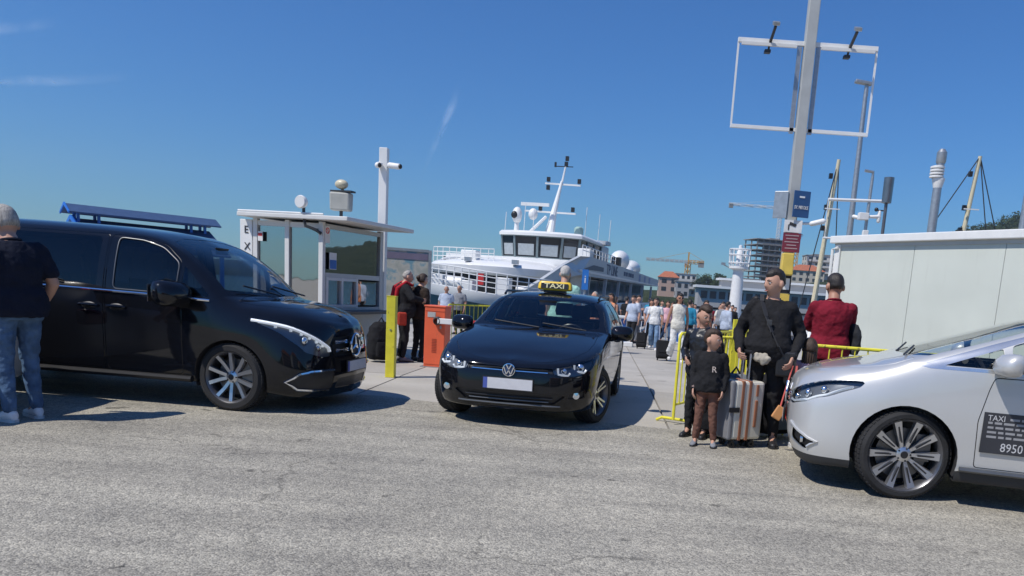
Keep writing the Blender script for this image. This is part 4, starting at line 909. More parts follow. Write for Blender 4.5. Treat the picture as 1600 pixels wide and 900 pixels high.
class Shell:
    """half car skin (y >= 0) that is cut along outlines so every panel is real geometry"""
    def __init__(s, lines, ns=7, nt=6):
        B = cage_surface(lines, ns, nt); S, T = B.shape[:2]; s.bm = bmesh.new()
        vs = [[s.bm.verts.new(B[i, j]) for j in range(T)] for i in range(S)]
        for i in range(S-1):
            for j in range(T-1):
                q = [vs[i][j], vs[i+1][j], vs[i+1][j+1], vs[i][j+1]]
                try: s.bm.faces.new(q)
                except ValueError: pass
        bmesh.ops.remove_doubles(s.bm, verts=s.bm.verts, dist=1e-4)
        for v in s.bm.verts:
            if abs(v.co.y) < 1e-3: v.co.y = 0
        bmesh.ops.recalc_face_normals(s.bm, faces=s.bm.faces)
        c = sum((f.calc_center_median() for f in s.bm.faces), Vector())/len(s.bm.faces)
        up = max(s.bm.faces, key=lambda f: f.calc_center_median().z); 
        if up.normal.z < 0: bmesh.ops.reverse_faces(s.bm, faces=s.bm.faces)
        s.bm.normal_update()
        ref = s.bm.copy(); bmesh.ops.triangulate(ref, faces=ref.faces); ref.normal_update(); ref.verts.ensure_lookup_table(); ref.faces.ensure_lookup_table()
        s.rn = [Vector((v.normal.x, 0, v.normal.z)).normalized() if v.co.y == 0 and abs(v.normal.x)+abs(v.normal.z) > .1 else v.normal.copy() for v in ref.verts]
        s.rf = [[v.index for v in f.verts] for f in ref.faces]; s.rc = [v.co.copy() for v in ref.verts]; s.bvh = BVHTree.FromPolygons(s.rc, s.rf); ref.free()
        s.lay = s.bm.faces.layers.int.new('part'); s.names = ['body']
    def nrm(s, p):
        co, no, fi, d = s.bvh.find_nearest(p)
        if fi is None: return Vector((0, 0, 1))
        a, b_, c = s.rf[fi]; A, B, C = s.rc[a], s.rc[b_], s.rc[c]; v0, v1, v2 = B-A, C-A, co-A
        d00, d01, d11, d20, d21 = v0.dot(v0), v0.dot(v1), v1.dot(v1), v2.dot(v0), v2.dot(v1); den = d00*d11-d01*d01
        if abs(den) < 1e-14: return no
        v = (d11*d20-d01*d21)/den; w = (d00*d21-d01*d20)/den
        return (s.rn[a]*(1-v-w)+s.rn[b_]*v+s.rn[c]*w).normalized()
    def cut(s, name, axis, poly, flt, only='body', sub=None):
        """axis 'Y': poly in (x,z); 'X': (y,z); 'Z': (x,y)"""
        ix = {'Y': (0, 2), 'X': (1, 2), 'Z': (0, 1)}[axis]; poly = [tuple(p) for p in poly]
        if name not in s.names: s.names.append(name)
        pid = s.names.index(name); lo = [min(p[k] for p in poly)-.02 for k in (0, 1)]; hi = [max(p[k] for p in poly)+.02 for k in (0, 1)]
        oid = [s.names.index(o) for o in ([only] if isinstance(only, str) else only)]
        def local():
            fs = []
            for f in s.bm.faces:
                if f[s.lay] not in oid: continue
                c = f.calc_center_median()
                if not flt(c, f.normal): continue
                q = [(v.co[ix[0]], v.co[ix[1]]) for v in f.verts]
                if max(a for a, _ in q) < lo[0] or min(a for a, _ in q) > hi[0] or max(b_ for _, b_ in q) < lo[1] or min(b_ for _, b_ in q) > hi[1]: continue
                fs.append(f)
            return fs
        fs = local()
        for i in range(len(poly)):
            a, b_ = poly[i-1], poly[i]; e = (b_[0]-a[0], b_[1]-a[1])
            if abs(e[0])+abs(e[1]) < 1e-7: continue
            pc = [0, 0, 0]; pc[ix[0]], pc[ix[1]] = a; pn = [0, 0, 0]; pn[ix[0]], pn[ix[1]] = -e[1], e[0]; pn = Vector(pn).normalized()
            mx0, mn0 = max(a[0], b_[0])+.03, min(a[0], b_[0])-.03; mx1, mn1 = max(a[1], b_[1])+.03, min(a[1], b_[1])-.03
            sel = []
            for f in fs:
                if not f.is_valid: continue
                q = [(v.co[ix[0]], v.co[ix[1]]) for v in f.verts]
                if max(x for x, _ in q) < mn0 or min(x for x, _ in q) > mx0 or max(y for _, y in q) < mn1 or min(y for _, y in q) > mx1: continue
                sel.append(f)
            if not sel: continue
            g = set(sel)
            for f in sel: g.update(f.edges); g.update(f.verts)
            r = bmesh.ops.bisect_plane(s.bm, geom=list(g), dist=1e-5, plane_co=pc, plane_no=pn)
            fs = [f for f in fs if f.is_valid]; known = set(fs)
            fs += [e_ for e_ in r['geom'] if isinstance(e_, bmesh.types.BMFace) and e_ not in known]
        for f in s.bm.faces:
            if f[s.lay] in oid:
                c = f.calc_center_median()
                if flt(c, f.normal) and in_poly((c[ix[0]], c[ix[1]]), poly): f[s.lay] = pid
    def part(s, name, off=0.0, thick=0.0):
        """return verts, normals, faces of a part, moved along the surface normal"""
        pid = s.names.index(name); vm = {}; vs = []; ns = []; fs = []
        for f in s.bm.faces:
            if f[s.lay] != pid: continue
            idx = []
            for v in f.verts:
                if v.index not in vm:
                    n = s.nrm(v.co); vm[v.index] = len(vs); vs.append(v.co+n*off); ns.append(n)
                idx.append(vm[v.index])
            fs.append(idx)
        return vs, ns, fs
    def build(s, name, part, mt, parent, off=0.0, sides=(1, -1), joined=True, rim=0.0, label=None, flip=False):
        s.bm.verts.index_update(); vs, ns, fs = s.part(part, off); out = []
        if not fs: return None
        def make(sg):
            V = [Vector((v.x, v.y*sg, v.z)) for v in vs]; N_ = [Vector((n.x, n.y*sg, n.z)) for n in ns]; F_ = [f if sg > 0 else f[::-1] for f in fs]
            if rim:          # returned edge around the panel, so it has thickness
                cnt = {}
                for f in F_:
                    for i in range(len(f)): e = (f[i-1], f[i]); cnt[e] = cnt.get(e, 0)+1
                be = [e for e in cnt if (e[1], e[0]) not in cnt]; k = {}
                for e in be:
                    for i in e:
                        if i not in k and abs(V[i].y) > 1e-4: k[i] = len(V); V.append(V[i]-N_[i]*rim); N_.append(N_[i])
                for a, b_ in be:
                    if a in k and b_ in k: F_.append([b_, a, k[a], k[b_]])
            return V, N_, F_
        def emit(sets):
            V, N_, F_ = [], [], []
            for si, (v, n, f) in enumerate(sets):
                o = len(V); mp = {}
                for i, p in enumerate(v):
                    if si and abs(p.y) < 1e-4: mp[i] = i          # the halves share the centre line
                    else: mp[i] = len(V); V.append(p); N_.append(n[i])
                F_ += [[mp[i] for i in q] for q in f]
            me = bpy.data.meshes.new(name); me.from_pydata(V, [], F_); me.materials.append(mt)
            me.polygons.foreach_set('use_smooth', [True]*len(me.polygons))
            try: me.normals_split_custom_set_from_vertices(N_)
            except Exception: pass
            o = bpy.data.objects.new(name, me); COL.objects.link(o); o.parent = parent
            return o
        if joined: return [emit([make(sg) for sg in sides])]
        return [emit([make(sg)]) for sg in sides]
    def outline(s, axis, poly, flt, r, off=.004, n=6, closed=True, step=.05):
        """tube lying on the skin along a 2D outline"""
        ix = {'Y': (0, 2), 'X': (1, 2)}[axis]; pts = []
        P_ = list(poly)+([poly[0]] if closed else [])
        for a, b_ in zip(P_[:-1], P_[1:]):
            k = max(1, int(math.hypot(b_[0]-a[0], b_[1]-a[1])/step))
            for i in range(k):
                u, w = a[0]+(b_[0]-a[0])*i/k, a[1]+(b_[1]-a[1])*i/k
                o = Vector((u, 3, w)) if axis == 'Y' else Vector((3, u, w)); d = Vector((0, -1, 0)) if axis == 'Y' else Vector((-1, 0, 0))
                h_ = s.bvh.ray_cast(o, d)
                if h_[0] is not None: pts.append(h_[0]+s.nrm(h_[0])*off)
        return pts
PAINT_BLACK = mat('black_car_paint', (.006, .0065, .009), .22, 0, var=.1, vscale=3, coat=1.0, rvar=.05, spec=0.0)
PAINT_SILVER = mat('silver_car_paint', (.60, .60, .585), .38, .35, var=.03, vscale=3, coat=1.0)
CARGLASS = glass('car_glass', (.84, .88, .86)); PRIVACY = glass('privacy_glass', (.06, .065, .08)); LAMPGLASS = glass('lamp_glass', (.9, .92, .95))
TRIM = mat('car_trim', (.014, .014, .015), .4, var=.2); LINING = mat('car_lining', (.025, .025, .027), .9)
SEAT = mat('seat_fabric', (.022, .022, .025), .8, bump=.3); PLATE = mat('number_plate', (.66, .66, .68), .5, var=.06, vscale=14); ALLOY = mat('alloy', (.60, .61, .63), .28, .9, var=.05); ALLOYD = mat('alloy_dark', (.05, .05, .055), .4, .6)
LAMPWHITE = mat('lamp_white', (.85, .88, .9), .2, emit=((.9, .95, 1), .35)); REFL = mat('lamp_reflector', (.7, .72, .75), .12, .95)
def flt_side(c, n): return c.y > .3
def wheel(parent, x, y, r, w, style, steer=0, side=1):
    """tyre with a rim and brake disc; local y points outward"""
    t = MB(); rr = r*{'vspoke': .755, 'petal': .80}.get(style, .71)
    prof = [(rr, -w*.42), (rr+.01, -w*.5), (r*.92, -w*.5), (r*.985, -w*.40), (r, -w*.28), (r, w*.28), (r*.985, w*.40), (r*.92, w*.5), (rr+.012, w*.5), (rr, w*.42)]
    t.lathe(prof, 48, (0, 0, 0), 'Y')
    for i in range(60):      # tread blocks
        a = 2*PI*i/60
        for s_ in (-.3, 0, .3): t.box((math.cos(a)*r*.998, s_*w, math.sin(a)*r*.998), (.010, w*.2, r*.068), ry=-a)
    o = t.build('wheel', RUBBER, parent, 40); o.location = (x, y, r); o.rotation_euler = (0, 0, steer + (0 if side > 0 else PI))
    b_ = MB(); b_.lathe([(rr, -w*.45), (rr-.012, -w*.4), (rr-.03, w*.1), (rr-.014, w*.38), (rr+.004, w*.47), (rr+.004, w*.40)], 40, (0, 0, 0), 'Y'); b_.build('rim', mat('rim_grey', (.16, .16, .17), .35, .8), o, 50)
    d = MB(); d.lathe([(.05, -.03), (rr*.72, -.03), (rr*.72, -.005), (.05, -.005)], 28, (0, 0, 0), 'Y'); d.box((-rr*.55, -.02, rr*.2), (.12, .08, .22)); d.build('brake_disc', mat('brake_steel', (.18, .175, .17), .45, .8), o)
    bk = MB(); bk.lathe([(rr-.02, -w*.42), (.0, -w*.42)], 28, (0, 0, 0), 'Y'); bk.build('hub_backing', BLACKPL, o)
    sp_ = MB(); yo = w*.30
    if style == 'vspoke':
        angs = [(i*72+s_*13, s_*5) for i in range(5) for s_ in (-1, 1)]; w0, w1 = .046, .050
    elif style == 'petal':
        angs = [(i*36, 0) for i in range(10)]; w0, w1 = .030, .082
    else:
        angs = [(i*72+s_*9, 0) for i in range(5) for s_ in (-1, 1)]; w0, w1 = .034, .028
    for a, tw in angs:
        a0 = rad(a); a1 = rad(a+tw); r0_, r1_ = .045, rr-.012; p = []
        for (rad_, aa, wd, yy, hh) in ((r0_, a0, w0, yo-.012, .035), ((r0_+r1_)*.5, (a0+a1)/2, (w0+w1)/2, yo-.0, .03), (r1_, a1, w1, yo+w*.10, .03)):
            c = Vector((math.cos(aa)*rad_, 0, math.sin(aa)*rad_)); tn = Vector((-math.sin(aa), 0, math.cos(aa)))
            p.append([c+tn*wd/2+Vector((0, yy-hh, 0)), c-tn*wd/2+Vector((0, yy-hh, 0)), c-tn*wd*.36+Vector((0, yy, 0)), c+tn*wd*.36+Vector((0, yy, 0))])
        vs = [q for s_ in p for q in s_]; fs = [(0, 1, 2, 3), (11, 10, 9, 8)]
        for i in range(2):
            for j in range(4): fs.append((i*4+j, i*4+(j+1) % 4, (i+1)*4+(j+1) % 4, (i+1)*4+j))
        m_ = MB(); m_.add(vs, fs); m_.build('spoke', ALLOY, o, 25)
        if style == 'petal':
            c = Vector((math.cos(a0)*(rr*.62), yo+.012, math.sin(a0)*(rr*.62))); g = MB(); g.box(c, (rr*.52, .004, .012), ry=-a0); g.build('spoke_groove', ALLOYD, o, 0)
    h_ = MB(); h_.lathe([(.062, yo-.05), (.060, yo-.004), (.03, yo+.008), (0, yo+.008)], 20, (0, 0, 0), 'Y'); h_.build('hub_cap', ALLOY, o, 40)
    e = MB(); e.lathe([(.030, yo+.007), (.030, yo+.011), (0, yo+.011)], 18, (0, 0, 0), 'Y'); e.build('hub_badge', BLACKPL, o)
    nb = MB()
    for i in range(5): nb.lathe([(.008, yo-.03), (.008, yo+.004), (0, yo+.004)], 6, (math.cos(rad(72*i+36))*.052, 0, math.sin(rad(72*i+36))*.052), 'Y')
    nb.build('wheel_nuts', ALLOYD, o)
    return o
def seat(parent, x, y, z=.30, s_=1.0):
    b_ = MB(); b_.loft([((x, y, z), .24, .24, 0), ((x, y, z+.14), .27, .25, 0), ((x, y, z+.20), .24, .23, 0)], 16, pw=3.5)
    for f_ in range(5):
        pass
    b_.loft([((x-.16-.26*k*.5, y, z+.18+.58*k), .07 if k < 1 else .05, .24-.05*k, 0) for k in (0, .3, .6, .85, 1)], 16, pw=3.2)
    b_.loft([((x-.30, y, z+.80), .045, .12, 0), ((x-.31, y, z+.86), .055, .14, 0), ((x-.32, y, z+.98), .045, .12, 0)], 14, pw=3)
    return b_.build('seat', SEAT, parent, 50)
def mirror(parent, x, y, z, sg, mt, glassmat=REFL, sz=1.0):
    yo = y+sg*.13*sz; a = sg*.25; k = sz
    m_ = MB(); m_.loft([((x, yo, z-.095*k), .04*k, .08*k, a), ((x+.005, yo, z-.075*k), .085*k, .13*k, a), ((x+.01, yo, z-.03*k), .105*k, .15*k, a), ((x, yo, z+.04*k), .10*k, .15*k, a), ((x-.015*k, yo, z+.085*k), .07*k, .125*k, a), ((x-.025*k, yo, z+.10*k), .025*k, .07*k, a)], 24, pw=2.5)
    m_.tube([(x-.02, y-sg*.08, z-.10*k), (x, y+sg*.03, z-.07*k), (x, yo, z-.05*k)], .035*k, 8)
    o = m_.build('side_mirror', mt, parent, 60)
    MB().box((x-.102*k, yo, z), (.006, .22*k, .13*k), rz=a*.4).build('mirror_glass', glassmat, o, 0)
    return o
def interior(parent, L_, roofz, rows, half, dashx, dashz, xs):
    dsh = MB(); dsh.prism([(dashx+.35, dashz-.35), (dashx+.30, dashz), (dashx, dashz+.02), (dashx-.18, dashz-.06), (dashx-.16, dashz-.35)], 'Y', -half+.10, half-.10); dsh.build('dashboard', TRIM, parent, 30)
    sw_ = MB(); c = Vector((dashx-.32, .36, dashz-.06)); ax = Vector((-.9, 0, .42)).normalized(); u = Vector((0, 1, 0)); v = ax.cross(u)
    sw_.tube([c+(u*math.cos(i*PI/12)+v*math.sin(i*PI/12))*.185 for i in range(24)], .016, 6, closed=True); sw_.bar(c-u*.17, c+u*.17, .03, .03); sw_.tube([c, c-ax*.2], .03); sw_.build('steering_wheel', TRIM, parent)
    for x in xs:
        for y in ((-.37, .37) if x == xs[0] else (-.42, 0, .42)): seat(parent, x, y)
    x0_, x1_ = xs[-1]-.45, dashx+.1; fl = MB(); fl.box(((x0_+x1_)/2, 0, .29), (x1_-x0_, 2*half-.62, .03)); fl.build('cabin_floor', LINING, parent, 0)
def gap_cut(S, name, axis, poly, flt, d=.004):
    """door or hatch outline: the panel becomes its own part, the joint a recessed dark strip"""
    S.cut(name+'_joint', axis, poly, flt); S.cut(name, axis, inset_poly(poly, d*2), flt, only=name+'_joint')
def arch(cx, cz, r, n=22):
    p = [(cx+r*math.cos(PI*(i/n)*1.16-.08*PI), cz+r*math.sin(PI*(i/n)*1.16-.08*PI)) for i in range(n+1)]
    return p+[(cx-r*1.0, -.2), (cx+r*1.0, -.2)]
def base_car(t, S, paint, arches, half, lining=True):
    for nm in S.names[:]: pass
    for (cx, cz, r) in arches:
        S.cut('void', 'Y', arch(cx, cz, r), lambda c, n: c.y > .45)
def wells(t, arches, half):
    for (cx, cz, r) in arches:
        for sg in (1, -1):
            m_ = MB(); n = 20; vs = []; fs = []
            for i in range(n+1):
                a = PI*(i/n)*1.2-.1*PI
                for y in (half-.32, half-.025): vs.append((cx+(r+.004)*math.cos(a), sg*y, cz+(r+.004)*math.sin(a)))
            for i in range(n): fs.append((i*2, i*2+1, i*2+3, i*2+2))
            k = len(vs); vs2 = [(cx, sg*(half-.32), cz)]+[vs[i*2] for i in range(n+1)]
            m_.add(vs, fs); m_.add(vs2, [(0, i+1, i+2) for i in range(n)])
            m_.build('wheel_well', LINING, t, 60)
def plate(t, x, z, rz=0, w=.52, h=.112, pitch=0):
    p = MB(); p.box((0, 0, 0), (.012, w+.02, h+.018)); po = p.build('number_plate', BLACKPL, t, 0); po.location = (x, 0, z); po.rotation_euler = (0, pitch, 0)
    MB().box((.0065, 0, 0), (.004, w, h)).build('plate_face', PLATE, po, 0); MB().box((.0075, -w/2+.022, 0), (.004, .044, h)).build('plate_band', mat('plate_blue', (.08, .12, .42), .5), po, 0)
    return po
def finish(t, S, items):
    out = {}
    for (name, part, mt, off, joined, rim) in items:
        out[part] = S.build(name, part, mt, t, off, joined=joined, rim=rim)
    return out

# ---------------------------------------------------------------- black people carrier
def make_van():
    t = thing('minivan', 'glossy black minivan with chrome star emblem beside the ticket booth', 'van')
    X1 = [-.2, -.45, -.7, -1.0, -1.6, -2.4, -3.2, -3.7]
    L1 = [(.89, 0, .16), (.83, .45, .16), (.66, .79, .17), (.42, .88, .20), (0, .90, .25)]+[(x, .90, .27) for x in X1[:-1]]+[(-3.7, .90, .29), (-4.1, .82, .32), (-4.22, .5, .32), (-4.24, 0, .32)]
    L0 = [(a, 0, c+.02) for a, b_, c in L1]
    L2 = [(.955, 0, .40), (.895, .48, .40), (.71, .84, .42), (.44, .94, .48), (0, .955, .50)]+[(x, .955, .50) for x in X1[:-1]]+[(-3.7, .95, .5), (-4.15, .86, .5), (-4.27, .5, .5), (-4.29, 0, .5)]
    L3 = [(.94, 0, .68), (.875, .48, .69), (.66, .83, .72), (.38, .93, .77), (0, .96, .80)]+[(x, .965, .80) for x in X1[:-1]]+[(-3.7, .96, .82), (-4.17, .88, .85), (-4.28, .5, .85), (-4.3, 0, .85)]
    L4 = [(.91, 0, .90), (.825, .45, .915), (.565, .78, .955), (.27, .875, .985), (0, .915, 1.035), (-.2, .935, 1.075), (-.45, .945, 1.10), (-.7, .95, 1.115), (-1.0, .95, 1.125), (-1.6, .95, 1.135), (-2.4, .95, 1.145), (-3.2, .95, 1.155), (-3.7, .945, 1.16), (-4.18, .87, 1.2), (-4.27, .5, 1.2), (-4.29, 0, 1.2)]
    L5 = [(.885, 0, .93), (.755, .40, .985), (.53, .66, 1.04), (.26, .77, 1.07), (.03, .83, 1.10), (-.13, .865, 1.165), (-.40, .82, 1.430), (-.68, .78, 1.628), (-.98, .765, 1.720), (-1.6, .77, 1.755), (-2.4, .77, 1.760), (-3.2, .77, 1.755), (-3.85, .765, 1.725), (-4.08, .74, 1.628), (-4.16, .5, 1.578), (-4.18, 0, 1.578)]
    L6 = [(.865, 0, .96), (.69, .28, 1.03), (.47, .42, 1.095), (.26, .48, 1.132), (.10, .52, 1.15), (.0, .55, 1.170), (-.31, .54, 1.450), (-.67, .52, 1.662), (-1.02, .5, 1.780), (-1.6, .5, 1.820), (-2.4, .5, 1.830), (-3.2, .5, 1.825), (-3.85, .5, 1.800), (-4.0, .5, 1.755), (-4.04, .35, 1.735), (-4.05, 0, 1.735)]
    L7 = [(.84, 0, .985), (.65, 0, 1.055), (.44, 0, 1.115), (.26, 0, 1.145), (.15, 0, 1.16), (.07, 0, 1.175), (-.26, 0, 1.470), (-.64, 0, 1.679), (-1.02, 0, 1.800), (-1.6, 0, 1.840), (-2.4, 0, 1.850), (-3.2, 0, 1.845), (-3.85, 0, 1.820), (-3.95, 0, 1.800), (-3.97, 0, 1.795), (-3.98, 0, 1.790)]
    S = Shell(insert_station([L0, L1, L2, L3, L4, L5, L6, L7], 5))
    AR = [(0, .35, .385), (-3.2, .35, .385)]
    base_car(t, S, PAINT_BLACK, AR, .95)
    side = lambda c, n: c.y > .55
    quarter = round_poly([(-.22, 1.155), (-.52, 1.165), (-.52, 1.46)], .03)
    w1 = round_poly([(-.57, 1.165), (-.57, 1.475), (-.76, 1.62), (-.98, 1.68), (-1.24, 1.695), (-1.24, 1.175)], .05)
    w2 = round_poly([(-1.42, 1.18), (-1.42, 1.695), (-2.62, 1.70), (-2.62, 1.185)], .05)
    w3 = round_poly([(-2.75, 1.19), (-2.75, 1.70), (-3.75, 1.68), (-3.92, 1.20)], .06)
    for nm, p in (('quarter_glass', quarter), ('front_glass', w1), ('rear_glass', w2), ('last_glass', w3)): S.cut(nm, 'Y', p, side)
    ws = [(-.2, 1.19), (.62, 1.20), (.76, 1.24), (.73, 1.42), (.69, 1.58), (.64, 1.69), (.4, 1.735), (-.2, 1.75)]
    S.cut('windscreen', 'X', ws, lambda c, n: -1.1 < c.x < .12 and n.x > .2)
    door = round_poly([(-.50, .34), (-.50, 1.0), (-.545, 1.13), (-.55, 1.50), (-.74, 1.655), (-.98, 1.715), (-1.33, 1.73), (-1.33, .34)], .06)
    sd_ = round_poly([(-1.345, .34), (-1.345, 1.73), (-2.68, 1.735), (-2.68, .34)], .05)
    gap_cut(S, 'front_door', 'Y', door, side); gap_cut(S, 'sliding_door', 'Y', sd_, side)
    fr_ = lambda c, n: c.x > .12
    hl = round_poly([(.47, .60), (.49, .715), (.64, .82), (.79, .92), (.895, .985), (.905, .92), (.86, .77), (.78, .645), (.62, .595)], .02, 2)
    S.cut('headlight', 'X', hl, fr_)
    S.cut('grille', 'X', round_poly([(-.2, .585), (.44, .59), (.47, .67), (.45, .80), (-.2, .81)], .03), fr_)
    S.cut('intake', 'X', round_poly([(-.2, .24), (.40, .245), (.38, .355), (-.2, .36)], .03), fr_)
    S.cut('corner_intake', 'X', round_poly([(.46, .24), (.80, .255), (.90, .33), (.84, .445), (.46, .45)], .04), fr_)
    gap_cut(S, 'bonnet', 'Z', [(.64, -.2), (.60, .36), (.44, .60), (.20, .735), (.02, .79), (-.02, .60), (.085, -.2)], lambda c, n: c.z > .9 and c.x > -.3)
    wells(t, AR, .95)
    B = lambda *a, **k: S.build(*a, **k)
    B('body_shell', 'body', PAINT_BLACK, t, rim=.012); B('cabin_lining', 'body', LINING, t, off=-.02)
    for nm in ('quarter_glass', 'front_glass'): B('side_window', nm, CARGLASS if nm == 'quarter_glass' else glass('van_front_glass', (.26, .29, .32)), t, off=-.004, joined=False)
    for nm in ('rear_glass', 'last_glass'): B('side_window', nm, PRIVACY, t, off=-.003, joined=False)
    B('windscreen', 'windscreen', CARGLASS, t, off=-.003)
    for nm in ('front_door', 'sliding_door'):
        ds = B(nm, nm, PAINT_BLACK, t, joined=False, rim=.012); B('door_joint', nm+'_joint', BLACKPL, t, off=-.01, joined=False); B('door_lining', nm, LINING, t, off=-.02)
        for d_, sg in zip(ds, (1, -1)):
            hx = -1.20 if nm == 'front_door' else -1.50
            y = (S.bvh.ray_cast(Vector((hx, 3, .985)), Vector((0, -1, 0)))[0]).y
            MB().ell((hx, sg*(y-.008), .985), (.09, .02, .042), 14, 8).build('handle_cup', BLACKPL, d_, 60)
            h_ = MB(); h_.tube([(hx-.105, sg*(y+.005), .99), (hx-.08, sg*(y+.034), .995), (hx+.06, sg*(y+.034), .995), (hx+.10, sg*(y+.006), .99)], .015, 8); h_.build('door_handle', PAINT_BLACK, d_)
    B('bonnet', 'bonnet', PAINT_BLACK, t, rim=.01); B('bonnet_joint', 'bonnet_joint', BLACKPL, t, off=-.008)
    g_ = B('grille', 'grille', BLACKPL, t, off=-.04)[0]; B('lower_intake', 'intake', BLACKPL, t, off=-.006)
    B('corner_intake', 'corner_intake', BLACKPL, t, off=-.006, joined=False)
    # headlight bowls, glass and the bright upper strip
    for hs, sg in zip(B('headlight', 'headlight', mat('lamp_bowl', (.20, .21, .22), .3, .3), t, off=-.035, joined=False), (1, -1)):
        q = S.outline('X', [(.90, .965), (.79, .90), (.65, .805), (.505, .70), (.488, .62)], fr_, 0, .0, closed=False, step=.03)
        m_ = MB(); m_.tube([Vector((p.x-.014, p.y*sg, p.z-.012)) for p in q], .019, 6); m_.build('light_strip', LAMPWHITE, hs)
        for p in q[2:-2:2]: m_ = MB(); m_.box((p.x-.03, p.y*sg, p.z-.035), (.02, .03, .022)); m_.build('light_segment', LAMPWHITE, hs, 0)
        for (y, z, r_) in ((.74, .76, .05), (.62, .69, .042)):
            o_ = S.bvh.ray_cast(Vector((3, y, z)), Vector((-1, 0, 0)))[0]; m_ = MB(); m_.ell((o_.x-.035, sg*y, z), (.03, r_, r_), 14, 8); m_.build('projector', REFL, hs, 60)
    B('lamp_cover', 'headlight', LAMPGLASS, t, off=.001, joined=False)
    # grille bars, star
    for z in (.655, .745):
        q = S.outline('X', [(-.45, z), (.45, z)], fr_, 0, -.012, closed=False, step=.05)
        pts = [Vector((p.x, p.y, p.z)) for p in S.outline('X', [(0.0, z), (.45, z)], fr_, 0, -.012, closed=False)]
        full = [Vector((p.x, -p.y, p.z)) for p in reversed(pts[1:])]+pts
        for dz in (-.012, .012):
            m_ = MB(); m_.tube([p+Vector((0, 0, dz)) for p in full], .013, 6); m_.build('grille_bar', CHROME, g_)
    fx = S.bvh.ray_cast(Vector((3, 0, .70)), Vector((-1, 0, 0)))[0].x
    st = MB(); R_ = .122; st.tube([(fx+.012, R_*math.cos(i*PI/16), .70+R_*math.sin(i*PI/16)) for i in range(32)], .0145, 8, closed=True)
    for i in range(3):
        a = PI/2+i*2*PI/3; d = Vector((0, math.cos(a), math.sin(a))); n = Vector((0, -d.z, d.y)); c = Vector((fx+.018, 0, .70))
        st.add([c+n*.022, c-n*.022, c+d*R_+Vector((-.01, 0, 0)), c+Vector((.014, 0, 0))]+[c-n.cross(Vector((1, 0, 0)))*.012], [(0, 3, 2), (3, 1, 2), (0, 2, 1)])
    st.build('star_emblem', CHROME, t, 40)
    MB().lathe([(.105, -.03), (.105, .0), (0, .003)], 24, (fx+.006, 0, .70), 'X').build('emblem_disc', BLACKPL, t)
    m_ = MB(); m_.lathe([(.03, .0), (.03, .004), (0, .005)], 14, (.76, 0, 1.02), 'Z'); o = m_.build('bonnet_badge', CHROME, t)
    # chrome: belt line, corner wings, bumper lip
    ql = S.outline('Y', [(-.22, 1.118), (-.7, 1.138), (-1.6, 1.152), (-3.9, 1.175)], side, 0, .004, closed=False, step=.12)
    for sg in (1, -1):
        m_ = MB(); m_.tube([Vector((p.x, p.y*sg, p.z)) for p in ql], .013, 6); m_.build('belt_strip', CHROME, t)
        wf = S.outline('Y', [(-.22, 1.15), (-.52, 1.445)], side, 0, .004, closed=False)
        wr = S.outline('Y', w1, side, 0, .003, step=.04); m_ = MB(); m_.tube([Vector((p.x, p.y*sg, p.z)) for p in wr], .006, 6, closed=True); m_.build('window_trim', mat('dull_chrome', (.16, .165, .17), .5, .8), t)
        cw = S.outline('X', [(.46, .455), (.76, .45), (.85, .425), (.905, .34), (.84, .262), (.70, .245), (.46, .235)], fr_, 0, .006, closed=False, step=.04)
        m_ = MB(); m_.tube([Vector((p.x, p.y*sg, p.z)) for p in cw], [.016 if 3 < i < len(cw)-4 else .009 for i in range(len(cw))], 6); m_.build('bumper_wing', CHROME, t)
        mirror(t, -.50, sg*.96, 1.17, sg, PAINT_BLACK, sz=1.3)
        k_ = MB(); k_.tube([(-.42, sg*.925, .30), (-2.78, sg*.925, .30)], .035, 8); k_.build('sill_moulding', TRIM, t)
    plate(t, S.bvh.ray_cast(Vector((3, 0, .475)), Vector((-1, 0, 0)))[0].x+.012, .475)
    for (x, y, st_) in ((0, .84, rad(-4)), (-3.2, .84, 0)):
        for sg in (1, -1): wheel(t, x, sg*y, .35, .225, 'vspoke', st_, sg)
    interior(t, 0, 1.8, 2, .88, -.25, 1.08, [-1.05, -2.1, -3.0])
    w_ = MB()
    for y0, y1 in ((.55, .0), (-.05, -.62)): w_.tube([(.09, y0, 1.19), (-.03, y1, 1.285)], .010, 5)
    w_.build('wiper', BLACKPL, t)
    m_ = MB(); m_.loft([((-.62, 0, 1.60), .02, .11, 0), ((-.62, 0, 1.67), .03, .12, 0)], 12, pw=3); m_.build('interior_mirror', BLACKPL, t)
    return t
def place_car(t, wx, wy, heading, fx, fy):
    """put the point (fx,fy) of the car over world (wx,wy); heading = direction of travel"""
    ca, sa = math.cos(heading), math.sin(heading); t.rotation_euler = (0, 0, heading); t.location = (wx-(fx*ca-fy*sa), wy-(fx*sa+fy*ca), 0)
van = make_van(); place_car(van, -3.79, 7.84, rad(-4), 0, -.95)
